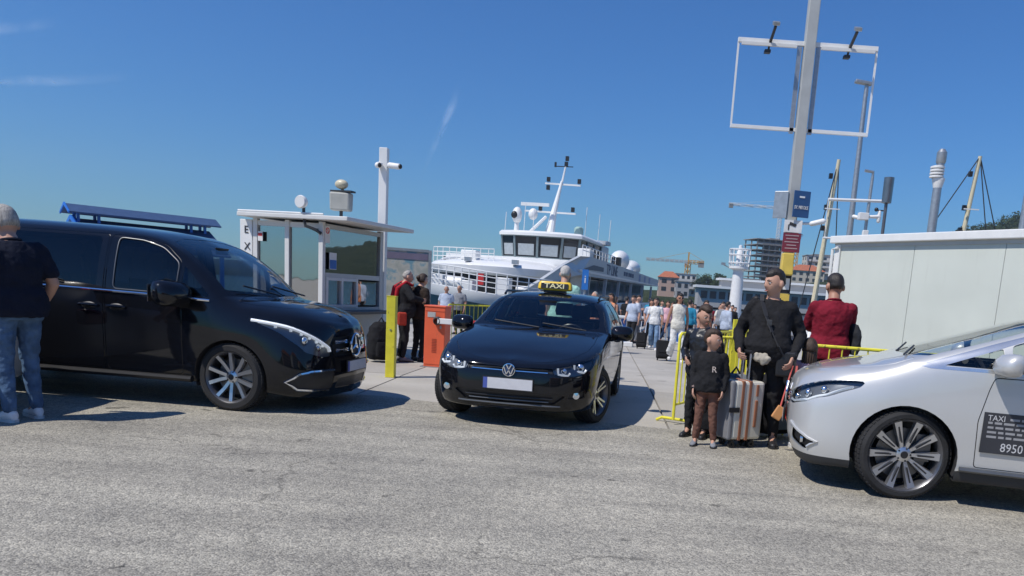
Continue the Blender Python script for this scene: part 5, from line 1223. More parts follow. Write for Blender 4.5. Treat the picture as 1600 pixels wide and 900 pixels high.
# ---------------------------------------------------------------- black estate taxi
def make_estate(label, name, cat, paint, taxi=True):
    t = thing(name, label, cat)
    X1 = [-.42, -.8, -1.1, -1.4, -1.75, -2.2]
    L1 = [(.80, 0, .20), (.77, .42, .20), (.62, .70, .20), (.42, .80, .20), (0, .84, .20)]+[(x, .84, .19) for x in X1]+[(-2.63, .84, .22), (-3.05, .83, .25), (-3.45, .74, .28), (-3.60, .42, .28), (-3.63, 0, .28)]
    L0 = [(a, 0, c+.02) for a, b_, c in L1]
    L2 = [(.875, 0, .40), (.84, .45, .40), (.665, .755, .40), (.42, .865, .42), (0, .89, .43)]+[(x, .885, .42) for x in X1]+[(-2.63, .89, .45), (-3.05, .885, .48), (-3.52, .78, .50), (-3.67, .45, .5), (-3.70, 0, .5)]
    L3 = [(.865, 0, .575), (.825, .45, .58), (.65, .78, .60), (.38, .88, .63), (0, .90, .66)]+[(x, .90, .66) for x in X1]+[(-2.63, .90, .69), (-3.05, .895, .70), (-3.52, .80, .72), (-3.66, .46, .73), (-3.69, 0, .73)]
    L4 = [(.83, 0, .665), (.78, .44, .68), (.57, .74, .725), (.30, .845, .785), (0, .875, .84), (-.42, .885, .89), (-.8, .89, .92), (-1.1, .89, .93), (-1.4, .89, .94), (-1.75, .89, .945), (-2.2, .89, .955), (-2.63, .885, .965), (-3.05, .87, .975), (-3.50, .76, .98), (-3.63, .44, .98), (-3.65, 0, .98)]
    L5 = [(.80, 0, .685), (.71, .40, .715), (.49, .67, .77), (.22, .765, .83), (-.08, .79, .885), (-.45, .80, .935), (-.80, .80, .985), (-1.15, .745, 1.165), (-1.50, .675, 1.325), (-1.85, .65, 1.365), (-2.3, .645, 1.375), (-2.75, .64, 1.365), (-3.15, .625, 1.33), (-3.47, .62, 1.15), (-3.57, .40, 1.10), (-3.59, 0, 1.10)]
    L6 = [(.77, 0, .70), (.63, .30, .735), (.41, .42, .80), (.15, .46, .855), (-.12, .48, .905), (-.42, .50, .955), (-.68, .50, .995), (-1.08, .48, 1.20), (-1.50, .44, 1.375), (-1.85, .42, 1.415), (-2.3, .42, 1.425), (-2.75, .42, 1.41), (-3.28, .42, 1.38), (-3.42, .45, 1.28), (-3.48, .33, 1.25), (-3.49, 0, 1.25)]
    L7 = [(.72, 0, .72), (.56, 0, .755), (.35, 0, .815), (.12, 0, .87), (-.12, 0, .915), (-.40, 0, .96), (-.62, 0, .995), (-1.04, 0, 1.215), (-1.48, 0, 1.39), (-1.85, 0, 1.43), (-2.3, 0, 1.44), (-2.75, 0, 1.425), (-3.3, 0, 1.395), (-3.39, 0, 1.37), (-3.41, 0, 1.35), (-3.42, 0, 1.34)]
    S = Shell(insert_station([L0, L1, L2, L3, L4, L5, L6, L7], 6))
    AR = [(0, .315, .352), (-2.63, .32, .352)]
    base_car(t, S, paint, AR, .88)
    side = lambda c, n: c.y > .5; fr_ = lambda c, n: c.x > .2
    w1 = round_poly([(-1.02, .985), (-1.50, 1.262), (-1.74, 1.31), (-1.96, 1.318), (-1.95, .99)], .04); w2 = round_poly([(-2.03, .99), (-2.04, 1.318), (-2.58, 1.315), (-2.68, 1.0)], .04); w3 = round_poly([(-2.76, 1.0), (-2.66, 1.312), (-3.05, 1.285), (-3.28, 1.02)], .05)
    for nm, p in (('w1', w1), ('w2', w2), ('w3', w3)): S.cut(nm, 'Y', p, side)
    S.cut('windscreen', 'X', [(-.2, 1.005), (.60, 1.01), (.735, 1.03), (.71, 1.14), (.655, 1.255), (.60, 1.325), (.4, 1.352), (-.2, 1.362)], lambda c, n: -1.6 < c.x < -.55 and n.x > .2)
    S.cut('tail_glass', 'X', round_poly([(-.2, 1.04), (.57, 1.05), (.50, 1.28), (-.2, 1.325)], .05), lambda c, n: c.x < -3.3)
    d1 = round_poly([(-.62, .28), (-.62, .80), (-.80, .955), (-1.0, .995), (-1.49, 1.295), (-1.74, 1.338), (-2.0, 1.345), (-2.0, .28)], .04)
    d2 = round_poly([(-2.01, .28), (-2.01, 1.345), (-2.62, 1.34), (-2.74, 1.0), (-2.72, .80), (-2.40, .62), (-2.30, .28)], .04)
    gap_cut(S, 'front_door', 'Y', d1, side); gap_cut(S, 'rear_door', 'Y', d2, side)
    S.cut('headlight', 'X', round_poly([(.46, .605), (.455, .665), (.62, .70), (.745, .745), (.835, .765), (.845, .70), (.80, .63), (.70, .59), (.56, .585)], .02, 2), fr_)
    S.cut('grille', 'X', [(-.2, .600), (.455, .605), (.45, .66), (-.2, .645)], fr_)
    S.cut('intake', 'X', round_poly([(-.2, .265), (.48, .275), (.60, .37), (.54, .395), (-.2, .375)], .02), fr_)
    S.cut('fog', 'X', round_poly([(.62, .34), (.79, .355), (.78, .425), (.63, .405)], .03), fr_)
    gap_cut(S, 'bonnet', 'Z', [(.775, -.2), (.72, .40), (.52, .64), (.25, .745), (-.1, .775), (-.58, .76), (-.60, -.2)], lambda c, n: c.z > .68 and c.x > -.75)
    wells(t, AR, .88)
    B = S.build
    B('body_shell', 'body', paint, t, rim=.012); B('cabin_lining', 'body', LINING, t, off=-.02)
    B('side_window', 'w1', CARGLASS, t, off=-.004, joined=False); B('side_window', 'w2', CARGLASS, t, off=-.004, joined=False); B('side_window', 'w3', PRIVACY if not taxi else CARGLASS, t, off=-.004, joined=False)
    B('windscreen', 'windscreen', CARGLASS, t, off=-.003); B('tail_window', 'tail_glass', CARGLASS, t, off=-.003)
    for nm, hx in (('front_door', -1.86), ('rear_door', -2.52)):
        ds = B(nm, nm, paint, t, joined=False, rim=.012); B('door_joint', nm+'_joint', BLACKPL, t, off=-.01, joined=False); B('door_lining', nm, LINING, t, off=-.02)
        for d_, sg in zip(ds, (1, -1)): h_ = MB(); h_.tube([(hx-.09, sg*.893, .835), (hx-.07, sg*.925, .84), (hx+.07, sg*.925, .84), (hx+.09, sg*.893, .835)], .015, 8); h_.build('door_handle', paint, d_)
    B('bonnet', 'bonnet', paint, t, rim=.01); B('bonnet_joint', 'bonnet_joint', BLACKPL, t, off=-.008)
    g_ = B('grille', 'grille', BLACKPL, t, off=-.03)[0]; i_ = B('lower_intake', 'intake', BLACKPL, t, off=-.03)[0]
    for fg, sg in zip(B('fog_recess', 'fog', BLACKPL, t, off=-.02, joined=False), (1, -1)):
        o_ = S.bvh.ray_cast(Vector((3, .70, .385)), Vector((-1, 0, 0)))[0]; m_ = MB(); m_.lathe([(.036, -.01), (.036, .01), (0, .014)], 16, (o_.x-.012, sg*.70, .382), 'X'); m_.build('fog_light', REFL, fg)
    for hs, sg in zip(B('headlight', 'headlight', mat('lamp_bowl', (.20, .21, .22), .3, .3), t, off=-.04, joined=False), (1, -1)):
        for (y, z, r_) in ((.56, .635, .034), (.715, .672, .042)):
            o_ = S.bvh.ray_cast(Vector((3, y, z)), Vector((-1, 0, 0)))[0]; x_ = o_.x
            m_ = MB(); m_.ell((x_-.03, sg*y, z), (.025, r_, r_), 14, 8); m_.build('projector', REFL, hs, 60)
            q = [(x_-.012, sg*(y-.062), z+.028), (x_-.014, sg*(y-.055), z-.038), (x_-.02, sg*(y+.045), z-.045), (x_-.03, sg*(y+.066), z-.015)]
            m_ = MB(); m_.tube(q, .012, 6); m_.build('light_strip', LAMPWHITE, hs)
    B('lamp_cover', 'headlight', LAMPGLASS, t, off=.001, joined=False)
    def across(z, y1, off, r, nm, mt, par):
        pts = S.outline('X', [(0, z), (y1, z)], fr_, 0, off, closed=False); full = [Vector((p.x, -p.y, p.z)) for p in reversed(pts[1:])]+pts
        m_ = MB(); m_.tube(full, r, 6); return m_.build(nm, mt, par)
    across(.612, .455, -.006, .009, 'grille_bar', CHROME, g_); across(.638, .45, -.012, .007, 'grille_bar', TRIM, g_)
    across(.30, .48, -.01, .008, 'intake_bar', mat('dull_chrome', (.16, .165, .17), .5, .8), i_); across(.335, .52, -.01, .008, 'intake_bar', TRIM, i_)
    across(.262, .60, .004, .010, 'bumper_strip', mat('dull_chrome', (.16, .165, .17), .5, .8), t)
    # round emblem with V over W
    fx = S.bvh.ray_cast(Vector((3, 0, .615)), Vector((-1, 0, 0)))[0].x+.012; ez = .618; R_ = .064
    MB().lathe([(R_, -.02), (R_, .0), (0, .004)], 28, (fx, 0, ez), 'X').build('emblem_disc', mat('emblem_blue', (.03, .06, .14), .3), t)
    em = MB(); em.tube([(fx+.004, R_*math.cos(i*PI/16), ez+R_*math.sin(i*PI/16)) for i in range(32)], .006, 6, closed=True)
    def stroke(p):
        for a, b_ in zip(p[:-1], p[1:]): em.bar((fx+.006, a[0], ez+a[1]), (fx+.006, b_[0], ez+b_[1]), .008, .010)
    stroke([(-.026, .054), (0, .006), (.026, .054)]); stroke([(-.052, .030), (-.024, -.046), (0, -.004), (.024, -.046), (.052, .030)])
    em.build('emblem', CHROME, t, 0)
    plate(t, S.bvh.ray_cast(Vector((3, 0, .475)), Vector((-1, 0, 0)))[0].x+.014, .475)
    for sg in (1, -1):
        mirror(t, -.92, sg*.90, .985, sg, paint, sz=.92)
        rl_ = MB(); rl_.tube([(-1.55, sg*.63, 1.375), (-1.68, sg*.635, 1.415), (-3.0, sg*.625, 1.415), (-3.15, sg*.61, 1.36)], .016, 8); rl_.build('roof_rail', TRIM, t)
    for (x, st_) in ((0, rad(-20 if taxi else 0)), (-2.63, 0)):
        for sg in (1, -1): wheel(t, x, sg*.785, .318, .215, 'twin', st_, sg)
    interior(t, 0, 1.4, 2, .84, -.75, .94, [-1.55, -2.45])
    w_ = MB()
    for y0, y1 in ((.60, .05), (.02, -.55)): w_.tube([(-.62, y0, 1.005), (-.70, y1, 1.055)], .009, 5)
    w_.build('wiper', BLACKPL, t)
    m_ = MB(); m_.loft([((-1.28, 0, 1.265), .02, .11, 0), ((-1.28, 0, 1.325), .03, .12, 0)], 12, pw=3); m_.build('interior_mirror', BLACKPL, t)
    for sg in (1, -1): MB().box((-3.58, sg*.64, .85), (.14, .30, .2)).build('tail_light', mat('tail_red', (.16, .008, .010), .2), t, bevel=.03)
    if taxi:
        rs = thing('taxi_roof_sign', 'yellow and black TAXI sign on the roof of the black estate', 'sign'); rs.parent = None
        m_ = MB(); m_.loft([((0, 0, 0), .075, .215, 0), ((0, 0, .02), .085, .235, 0), ((0, 0, .09), .072, .225, 0), ((0, 0, .118), .05, .205, 0)], 24, pw=5); m_.build('sign_body', mat('taxi_yellow', (.80, .52, .03), .35), rs, 40)
        MB().box((.074, 0, .058), (.016, .37, .072), ry=-.17).build('black_panel', BLACKPL, rs, 0)
        text('lettering', 'TAXI', .086, mat('taxi_letter', (.85, .80, .45), .5), rs, (.0845, 0, .057), (PI/2-.17, 0, PI/2), .002, sx=1.45, bold=.0012)
        MB().box((0, 0, -.015), (.12, .3, .03)).build('magnet_base', BLACKPL, rs, 0)
        t['sign'] = 0
        return t, rs
    return t
taxi, taxi_sign = make_estate('black estate taxi driving out past the orange barrier', 'estate_taxi', 'car', PAINT_BLACK)
TH = math.atan2(-1, -.10); place_car(taxi, .035, 8.72, TH, 0, .885)
_ca, _sa = math.cos(TH), math.sin(TH); taxi_sign.rotation_euler = (0, 0, TH); taxi_sign.location = (taxi.location.x-1.80*_ca, taxi.location.y-1.80*_sa, 1.458)
del taxi['sign']

# ---------------------------------------------------------------- silver people carrier
def make_mpv():
    t = thing('silver_taxi', 'silver taxi with dark price panel on its door at the right', 'car')
    X1 = [-.15, -.6, -1.05, -1.45, -1.8, -2.2, -2.73]
    def side_line(y, z): return [(x, y, z) for x in X1]
    L1 = [(.86, 0, .19), (.83, .45, .19), (.68, .80, .19), (.44, .86, .20), (.12, .88, .2)]+side_line(.88, .2)+[(-3.0, .87, .25), (-3.35, .78, .28), (-3.48, .45, .28), (-3.5, 0, .28)]
    L0 = [(a, 0, c+.02) for a, b_, c in L1]
    L2 = [(.955, 0, .42), (.915, .50, .42), (.73, .84, .42), (.43, .91, .44), (.12, .922, .45)]+side_line(.915, .44)+[(-3.0, .91, .47), (-3.42, .82, .5), (-3.53, .46, .5), (-3.55, 0, .5)]
    L3 = [(.96, 0, .66), (.915, .50, .665), (.70, .84, .69), (.38, .91, .72), (.12, .93, .75)]+side_line(.93, .75)+[(-3.0, .92, .78), (-3.42, .84, .8), (-3.52, .46, .8), (-3.54, 0, .8)]
    L4 = [(.93, 0, .835), (.85, .45, .855), (.60, .79, .91), (.32, .87, .955), (.12, .895, .985), (-.15, .912, 1.03), (-.60, .92, 1.05), (-1.05, .92, 1.055), (-1.45, .92, 1.065), (-1.8, .92, 1.075), (-2.2, .915, 1.085), (-2.73, .91, 1.10), (-3.0, .89, 1.10), (-3.4, .8, 1.1), (-3.5, .45, 1.1), (-3.52, 0, 1.1)]
    L5 = [(.905, 0, .875), (.78, .40, .935), (.53, .67, .998), (.28, .765, 1.035), (.14, .80, 1.075), (.0, .845, 1.115), (-.55, .80, 1.30), (-1.0, .745, 1.45), (-1.4, .695, 1.54), (-1.85, .67, 1.575), (-2.35, .66, 1.58), (-2.8, .65, 1.55), (-3.1, .63, 1.47), (-3.33, .6, 1.3), (-3.4, .4, 1.25), (-3.42, 0, 1.25)]
    L6 = [(.875, 0, .905), (.71, .28, .968), (.48, .42, 1.025), (.29, .46, 1.06), (.18, .49, 1.095), (.07, .52, 1.13), (-.50, .5, 1.33), (-.97, .47, 1.49), (-1.4, .45, 1.59), (-1.85, .43, 1.625), (-2.35, .42, 1.635), (-2.8, .42, 1.61), (-3.1, .42, 1.54), (-3.27, .4, 1.42), (-3.32, .3, 1.38), (-3.33, 0, 1.38)]
    L7 = [(.84, 0, .93), (.65, 0, .99), (.46, 0, 1.04), (.30, 0, 1.07), (.20, 0, 1.105), (.10, 0, 1.135), (-.48, 0, 1.34), (-.95, 0, 1.505), (-1.4, 0, 1.605), (-1.85, 0, 1.64), (-2.35, 0, 1.65), (-2.8, 0, 1.63), (-3.1, 0, 1.565), (-3.2, 0, 1.5), (-3.23, 0, 1.47), (-3.25, 0, 1.46)]
    S = Shell(insert_station([L0, L1, L2, L3, L4, L5, L6, L7], 5)); AR = [(0, .36, .405), (-2.735, .36, .405)]
    base_car(t, S, PAINT_SILVER, AR, .91)
    side = lambda c, n: c.y > .5; fr_ = lambda c, n: c.x > .15
    # black lower cladding
    S.cut('cladding', 'Y', [(1.0, .10), (1.0, .265), (.30, .27), (-.30, .27), (-.48, .30), (-2.3, .30), (-2.4, .27), (-3.7, .33), (-3.7, .10)], lambda c, n: True)
    w0 = round_poly([(-.22, 1.105), (-.62, 1.265), (-.65, 1.105)], .015); w1 = round_poly([(-.69, 1.105), (-.68, 1.29), (-1.05, 1.435), (-1.42, 1.505), (-1.83, 1.52), (-1.82, 1.105)], .03); w2 = round_poly([(-1.90, 1.105), (-1.91, 1.522), (-2.55, 1.50), (-2.66, 1.10)], .04); w3 = round_poly([(-2.74, 1.11), (-2.64, 1.482), (-2.95, 1.44), (-3.2, 1.13)], .05)
    for nm, p in (('w0', w0), ('w1', w1), ('w2', w2), ('w3', w3)): S.cut(nm, 'Y', p, side)
    S.cut('windscreen', 'X', [(-.2, 1.145), (.62, 1.15), (.785, 1.165), (.765, 1.28), (.71, 1.40), (.65, 1.50), (.4, 1.54), (-.2, 1.555)], lambda c, n: -1.52 < c.x < .11 and n.x > .15)
    S.cut('pillar', 'Y', [(-.02, 1.09), (-.12, 1.072), (-.95, 1.078), (-.95, 1.10), (-.22, 1.098), (-.65, 1.28), (-1.05, 1.447), (-1.42, 1.515), (-1.42, 1.53), (-1.0, 1.448), (-.56, 1.292), (-.10, 1.118)], side)
    d1 = round_poly([(-.52, .33), (-.50, .70), (-.55, .95), (-.58, 1.045), (-1.86, 1.065), (-1.86, .33)], .03); d2 = round_poly([(-1.87, .33), (-1.87, 1.065), (-2.68, 1.075), (-2.66, .90), (-2.38, .62), (-2.30, .33)], .03)
    gap_cut(S, 'front_door', 'Y', d1, side); gap_cut(S, 'rear_door', 'Y', d2, side)
    S.cut('headlight', 'X', round_poly([(.44, .665), (.44, .755), (.60, .825), (.76, .89), (.88, .925), (.89, .87), (.86, .77), (.76, .70), (.58, .655)], .02, 2), fr_)
    S.cut('grille', 'X', round_poly([(-.2, .60), (.43, .62), (.43, .745), (-.2, .72)], .02), fr_)
    S.cut('fog', 'X', round_poly([(.60, .36), (.80, .30), (.865, .38), (.80, .44), (.64, .50)], .03), fr_)
    S.cut('intake', 'X', round_poly([(-.2, .29), (.48, .30), (.42, .44), (-.2, .45)], .03), fr_)
    gap_cut(S, 'bonnet', 'Z', [(.77, -.2), (.70, .40), (.47, .66), (.18, .775), (.13, .79), (-.01, .78), (.085, -.2)], lambda c, n: c.z > .80 and c.x > -.10)
    wells(t, AR, .91); B = S.build
    B('body_shell', 'body', PAINT_SILVER, t, rim=.012); B('cabin_lining', 'body', LINING, t, off=-.02); B('cladding', 'cladding', mat('cladding_plastic', (.03, .031, .033), .6, var=.15, bump=.05), t)
    for nm in ('w0', 'w1', 'w2'): B('side_window', nm, CARGLASS, t, off=-.004, joined=False)
    B('side_window', 'w3', PRIVACY, t, off=-.004, joined=False); B('windscreen', 'windscreen', CARGLASS, t, off=-.003); B('pillar_trim', 'pillar', mat('satin_silver', (.72, .73, .74), .22, .8), t, joined=False, off=.001)
    doors = {}
    for nm, hx in (('front_door', -1.68), ('rear_door', -2.45)):
        doors[nm] = ds = B(nm, nm, PAINT_SILVER, t, joined=False, rim=.012); B('door_joint', nm+'_joint', BLACKPL, t, off=-.01, joined=False); B('door_lining', nm, LINING, t, off=-.02)
        for d_, sg in zip(ds, (1, -1)): h_ = MB(); h_.tube([(hx-.09, sg*.92, .90), (hx-.07, sg*.955, .905), (hx+.07, sg*.955, .905), (hx+.09, sg*.92, .90)], .016, 8); h_.build('door_handle', PAINT_SILVER, d_)
    B('bonnet', 'bonnet', PAINT_SILVER, t, rim=.01); B('bonnet_joint', 'bonnet_joint', BLACKPL, t, off=-.008)
    g_ = B('grille', 'grille', BLACKPL, t, off=-.03)[0]; B('lower_intake', 'intake', BLACKPL, t, off=-.03)
    B('fog_recess', 'fog', BLACKPL, t, off=-.03, joined=False)
    for sg in (1, -1):
        q = S.outline('X', [(.60, .50), (.80, .43), (.865, .385), (.80, .305)], fr_, 0, .004, closed=False, step=.03); m_ = MB(); m_.tube([Vector((p.x, p.y*sg, p.z)) for p in q], .013, 6); m_.build('fog_trim', PAINT_SILVER, t)
        o_ = S.bvh.ray_cast(Vector((3, .75, .385)), Vector((-1, 0, 0)))[0]; m_ = MB(); m_.lathe([(.04, -.01), (.04, .012), (0, .016)], 16, (o_.x-.025, sg*.74, .385), 'X'); m_.build('fog_light', REFL, t)
    for hs, sg in zip(B('headlight', 'headlight', mat('lamp_bowl', (.20, .21, .22), .3, .3), t, off=-.045, joined=False), (1, -1)):
        for (y, z, r_) in ((.56, .715, .036), (.69, .76, .048), (.80, .815, .036)):
            o_ = S.bvh.ray_cast(Vector((3, y, z)), Vector((-1, 0, 0)))[0]; m_ = MB(); m_.ell((o_.x-.035, sg*y, z), (.03, r_, r_), 14, 8); m_.build('projector', REFL, hs, 60)
        q = S.outline('X', [(.88, .86), (.85, .775), (.76, .71), (.58, .668), (.45, .675)], fr_, 0, -.012, closed=False, step=.03); m_ = MB(); m_.tube([Vector((p.x, p.y*sg, p.z+.01)) for p in q], .010, 6); m_.build('light_strip', LAMPWHITE, hs)
    B('lamp_cover', 'headlight', LAMPGLASS, t, off=.001, joined=False)
    for z in (.64, .675, .71):
        pts = S.outline('X', [(0, z), (.42, z+.01)], fr_, 0, -.012, closed=False); m_ = MB(); m_.tube([Vector((p.x, -p.y, p.z)) for p in reversed(pts[1:])]+pts, .007, 6); m_.build('grille_bar', CHROME, g_)
    fx = S.bvh.ray_cast(Vector((3, 0, .69)), Vector((-1, 0, 0)))[0].x; dm = MB()
    dm.tube([(fx+.012, 0, .78), (fx+.012, .05, .69), (fx+.012, 0, .60), (fx+.012, -.05, .69)], .012, 6, closed=True); dm.build('diamond_emblem', CHROME, t, 0)
    plate(t, fx+.012, .50)
    for sg in (1, -1): mirror(t, -.64, sg*.93, 1.15, sg, PAINT_SILVER, sz=.88)
    # price panel lettering on the doors (flat print)
    dd = doors['front_door'][0]
    for d_, sg in zip(doors['front_door'], (1, -1)):
        y = S.bvh.ray_cast(Vector((-.95, 3, .66)), Vector((0, -1, 0)))[0].y
        pm = MB(); pm.box((-.80, sg*(y+.004), .62), (.52, .004, .315)); po = pm.build('price_panel', mat('panel_dark', (.035, .036, .042), .45), d_, 0)
        rot = (PI/2, 0, PI if sg > 0 else 0); yy = sg*(y+.0075); GREYT = mat('faded_letter', (.30, .30, .31), .6)
        text('lettering', 'TAXI', .062, mat('letter_silver', (.55, .55, .56), .5), po, (-.63 if sg > 0 else -.97, yy, .735), rot, .0008, sx=.9)
        rw = random.Random(5)      # rows of print too faint to read
        for i in range(5):
            x_ = -.575
            while x_ > -1.0:
                w_ = rw.uniform(.03, .075); lo_ = -.70 if i == 0 else -.56
                if x_ < lo_ and x_-w_ > -1.04: MB().box((x_-w_/2, sg*(y+.0065), .735-i*.036), (w_, .0012, .017)).build('faded_word', GREYT, po, 0)
                x_ -= w_+.014
        text('lettering', '8950 €', .095, mat('letter_silver', (.55, .55, .56), .5), po, (-.80, yy, .512), rot, .0008, sx=.85)
    for (x, st_) in ((0, rad(14)), (-2.735, 0)):
        for sg in (1, -1): wheel(t, x, sg*.80, .362, .215, 'petal', st_, sg)
    interior(t, 0, 1.6, 2, .86, -.30, 1.04, [-1.25, -2.3])
    w_ = MB()
    for y0, y1 in ((.62, .05), (.0, -.6)): w_.tube([(.06, y0, 1.15), (-.07, y1, 1.205)], .009, 5)
    w_.build('wiper', BLACKPL, t)
    for sg in (1, -1): fl = MB(); fl.tube([(-.42, sg*.93, .31), (-2.28, sg*.93, .31)], .02, 6); fl.build('sill_strip', mat('dull_chrome', (.16, .165, .17), .5, .8), t)
    return t
mpv = make_mpv(); place_car(mpv, 2.46, 6.01, PI-rad(15.5), 0, .925)
# the light-coloured car cut off by the left picture edge
white_car = make_estate('pale silver estate car cut off by the left picture edge', 'parked_car', 'car', PAINT_SILVER, taxi=False)
place_car(white_car, -5.62, 7.45, PI+rad(2), -3.6, -.6)
# ================================================================ people
HAIR = {'dark': mat('hair_dark', (.026, .020, .016), .5, var=.5, vscale=40, bump=.35, bscale=120), 'brown': mat('hair_brown', (.045, .026, .016), .6, var=.45, vscale=40, bump=.35, bscale=120),
        'grey': mat('hair_grey', (.36, .34, .31), .7, var=.5, vscale=50, bump=.3, bscale=130), 'white': mat('hair_white', (.55, .53, .50), .7, var=.25, vscale=50, bump=.7, bscale=130)}
EYEW = mat('eye_white', (.75, .73, .70), .3); EYED = mat('eye_dark', (.02, .015, .012), .2); LIPS = mat('lips', (.38, .15, .12), .5); SOLE = mat('shoe_sole', (.62, .61, .59), .7)
BASE_J = {'pelvis': (0, 0, .95), 'chest': (0, .0, 1.24), 'neck': (0, .015, 1.47), 'head': (0, -.02, 1.612),
          'hipL': (.09, 0, .91), 'hipR': (-.09, 0, .91), 'kneeL': (.105, -.02, .50), 'kneeR': (-.105, -.02, .50), 'ankL': (.115, .025, .085), 'ankR': (-.115, .025, .085),
          'shL': (.182, .01, 1.385), 'shR': (-.182, .01, 1.385), 'elL': (.245, .03, 1.13), 'elR': (-.245, .03, 1.13), 'wrL': (.245, -.06, .885), 'wrR': (-.245, -.06, .885)}
def head_mesh(mb, c, s, yaw, pitch, roll=0, grow=None, n=28, m_=20):
    """head looking to local -y; grow(dir) adds thickness (hair)"""
    R = Matrix.Rotation(yaw, 3, 'Z') @ Matrix.Rotation(pitch, 3, 'X') @ Matrix.Rotation(roll, 3, 'Y'); vs = []; fs = []
    for i in range(m_+1):
        th = PI*(i+.001)/(m_+.002); z = math.cos(th); rr = math.sin(th)
        for a in range(n):
            ph = 2*PI*a/n; x = rr*math.sin(ph); y = -rr*math.cos(ph)
            X, Y, Z = x*.076, y*.098, z*.118
            if z < 0:                       # jaw narrows, chin comes forward
                k = -z; X *= 1-.36*k**1.4; Y = Y*(1-.18*k) - .014*k
                if y > 0: Y *= 1-.45*k
            if y < 0:                       # face: brow, sockets, nose, lips
                f_ = -y; g = math.exp(-(x/.20)**2)
                Y -= .026*g*f_*math.exp(-((z+.16)/.15)**2) + .010*g*f_*math.exp(-((z+.02)/.16)**2)
                for ex in (-.40, .40): Y += .009*f_*math.exp(-((x-ex)/.20)**2-((z-.04)/.10)**2)
                Y -= .006*f_*math.exp(-(x/.6)**2-((z-.20)/.10)**2) + .006*f_*math.exp(-(x/.26)**2-((z+.48)/.10)**2) + .006*f_*math.exp(-(x/.3)**2-((z+.85)/.16)**2)
            v = Vector((X, Y, Z))
            if grow:
                t = grow(x, y, z); v = v + Vector((x, y, z)).normalized()*t
            vs.append(Vector(c)+R @ (v*s))
    for i in range(m_):
        for a in range(n): fs.append((i*n+a, (i+1)*n+a, (i+1)*n+(a+1) % n, i*n+(a+1) % n))
    fs.append(tuple(range(n))); fs.append(tuple(reversed(range(m_*n, (m_+1)*n)))); mb.add(vs, fs); return R
def hand_mesh(mb, wr, d, palm_n, s, side, curl=.5, fine=True):
    """palm with four unequal fingers and a thumb; d: hand direction, palm_n: way the palm faces"""
    d = d.normalized(); n = (palm_n-d*palm_n.dot(d)).normalized(); w = d.cross(n).normalized()*side
    P0 = Vector(wr); k = s
    for j, o in enumerate((-.028, -.009, .010, .028)):   # palm rays
        mb.capsule(P0+w*o*.55*k, P0+d*.085*k+w*o*k, .016*k, .014*k, 8)
    for j, (o, L_) in enumerate(((-.030, .060), (-.010, .078), (.010, .084), (.029, .074))):
        p = P0+d*.088*k+w*o*k; dd = d.copy()
        for q in range(3):
            ang = curl*(.7 if q == 0 else 1.0); dd = (dd*math.cos(ang)+n*math.sin(ang)).normalized(); e = p+dd*L_*k*(.42, .33, .25)[q]
            mb.capsule(p, e, (.0095, .0088, .008)[q]*k, (.0088, .008, .0065)[q]*k, 6); p = e
    p = P0+d*.025*k+w*.026*k; dd = (d*.7+w*.6+n*.4).normalized()
    for q in range(2):
        e = p+dd*.038*k; mb.capsule(p, e, (.0125, .010)[q]*k, (.010, .008)[q]*k, 6); p = e; dd = (dd+d*.25+n*.3*curl).normalized()
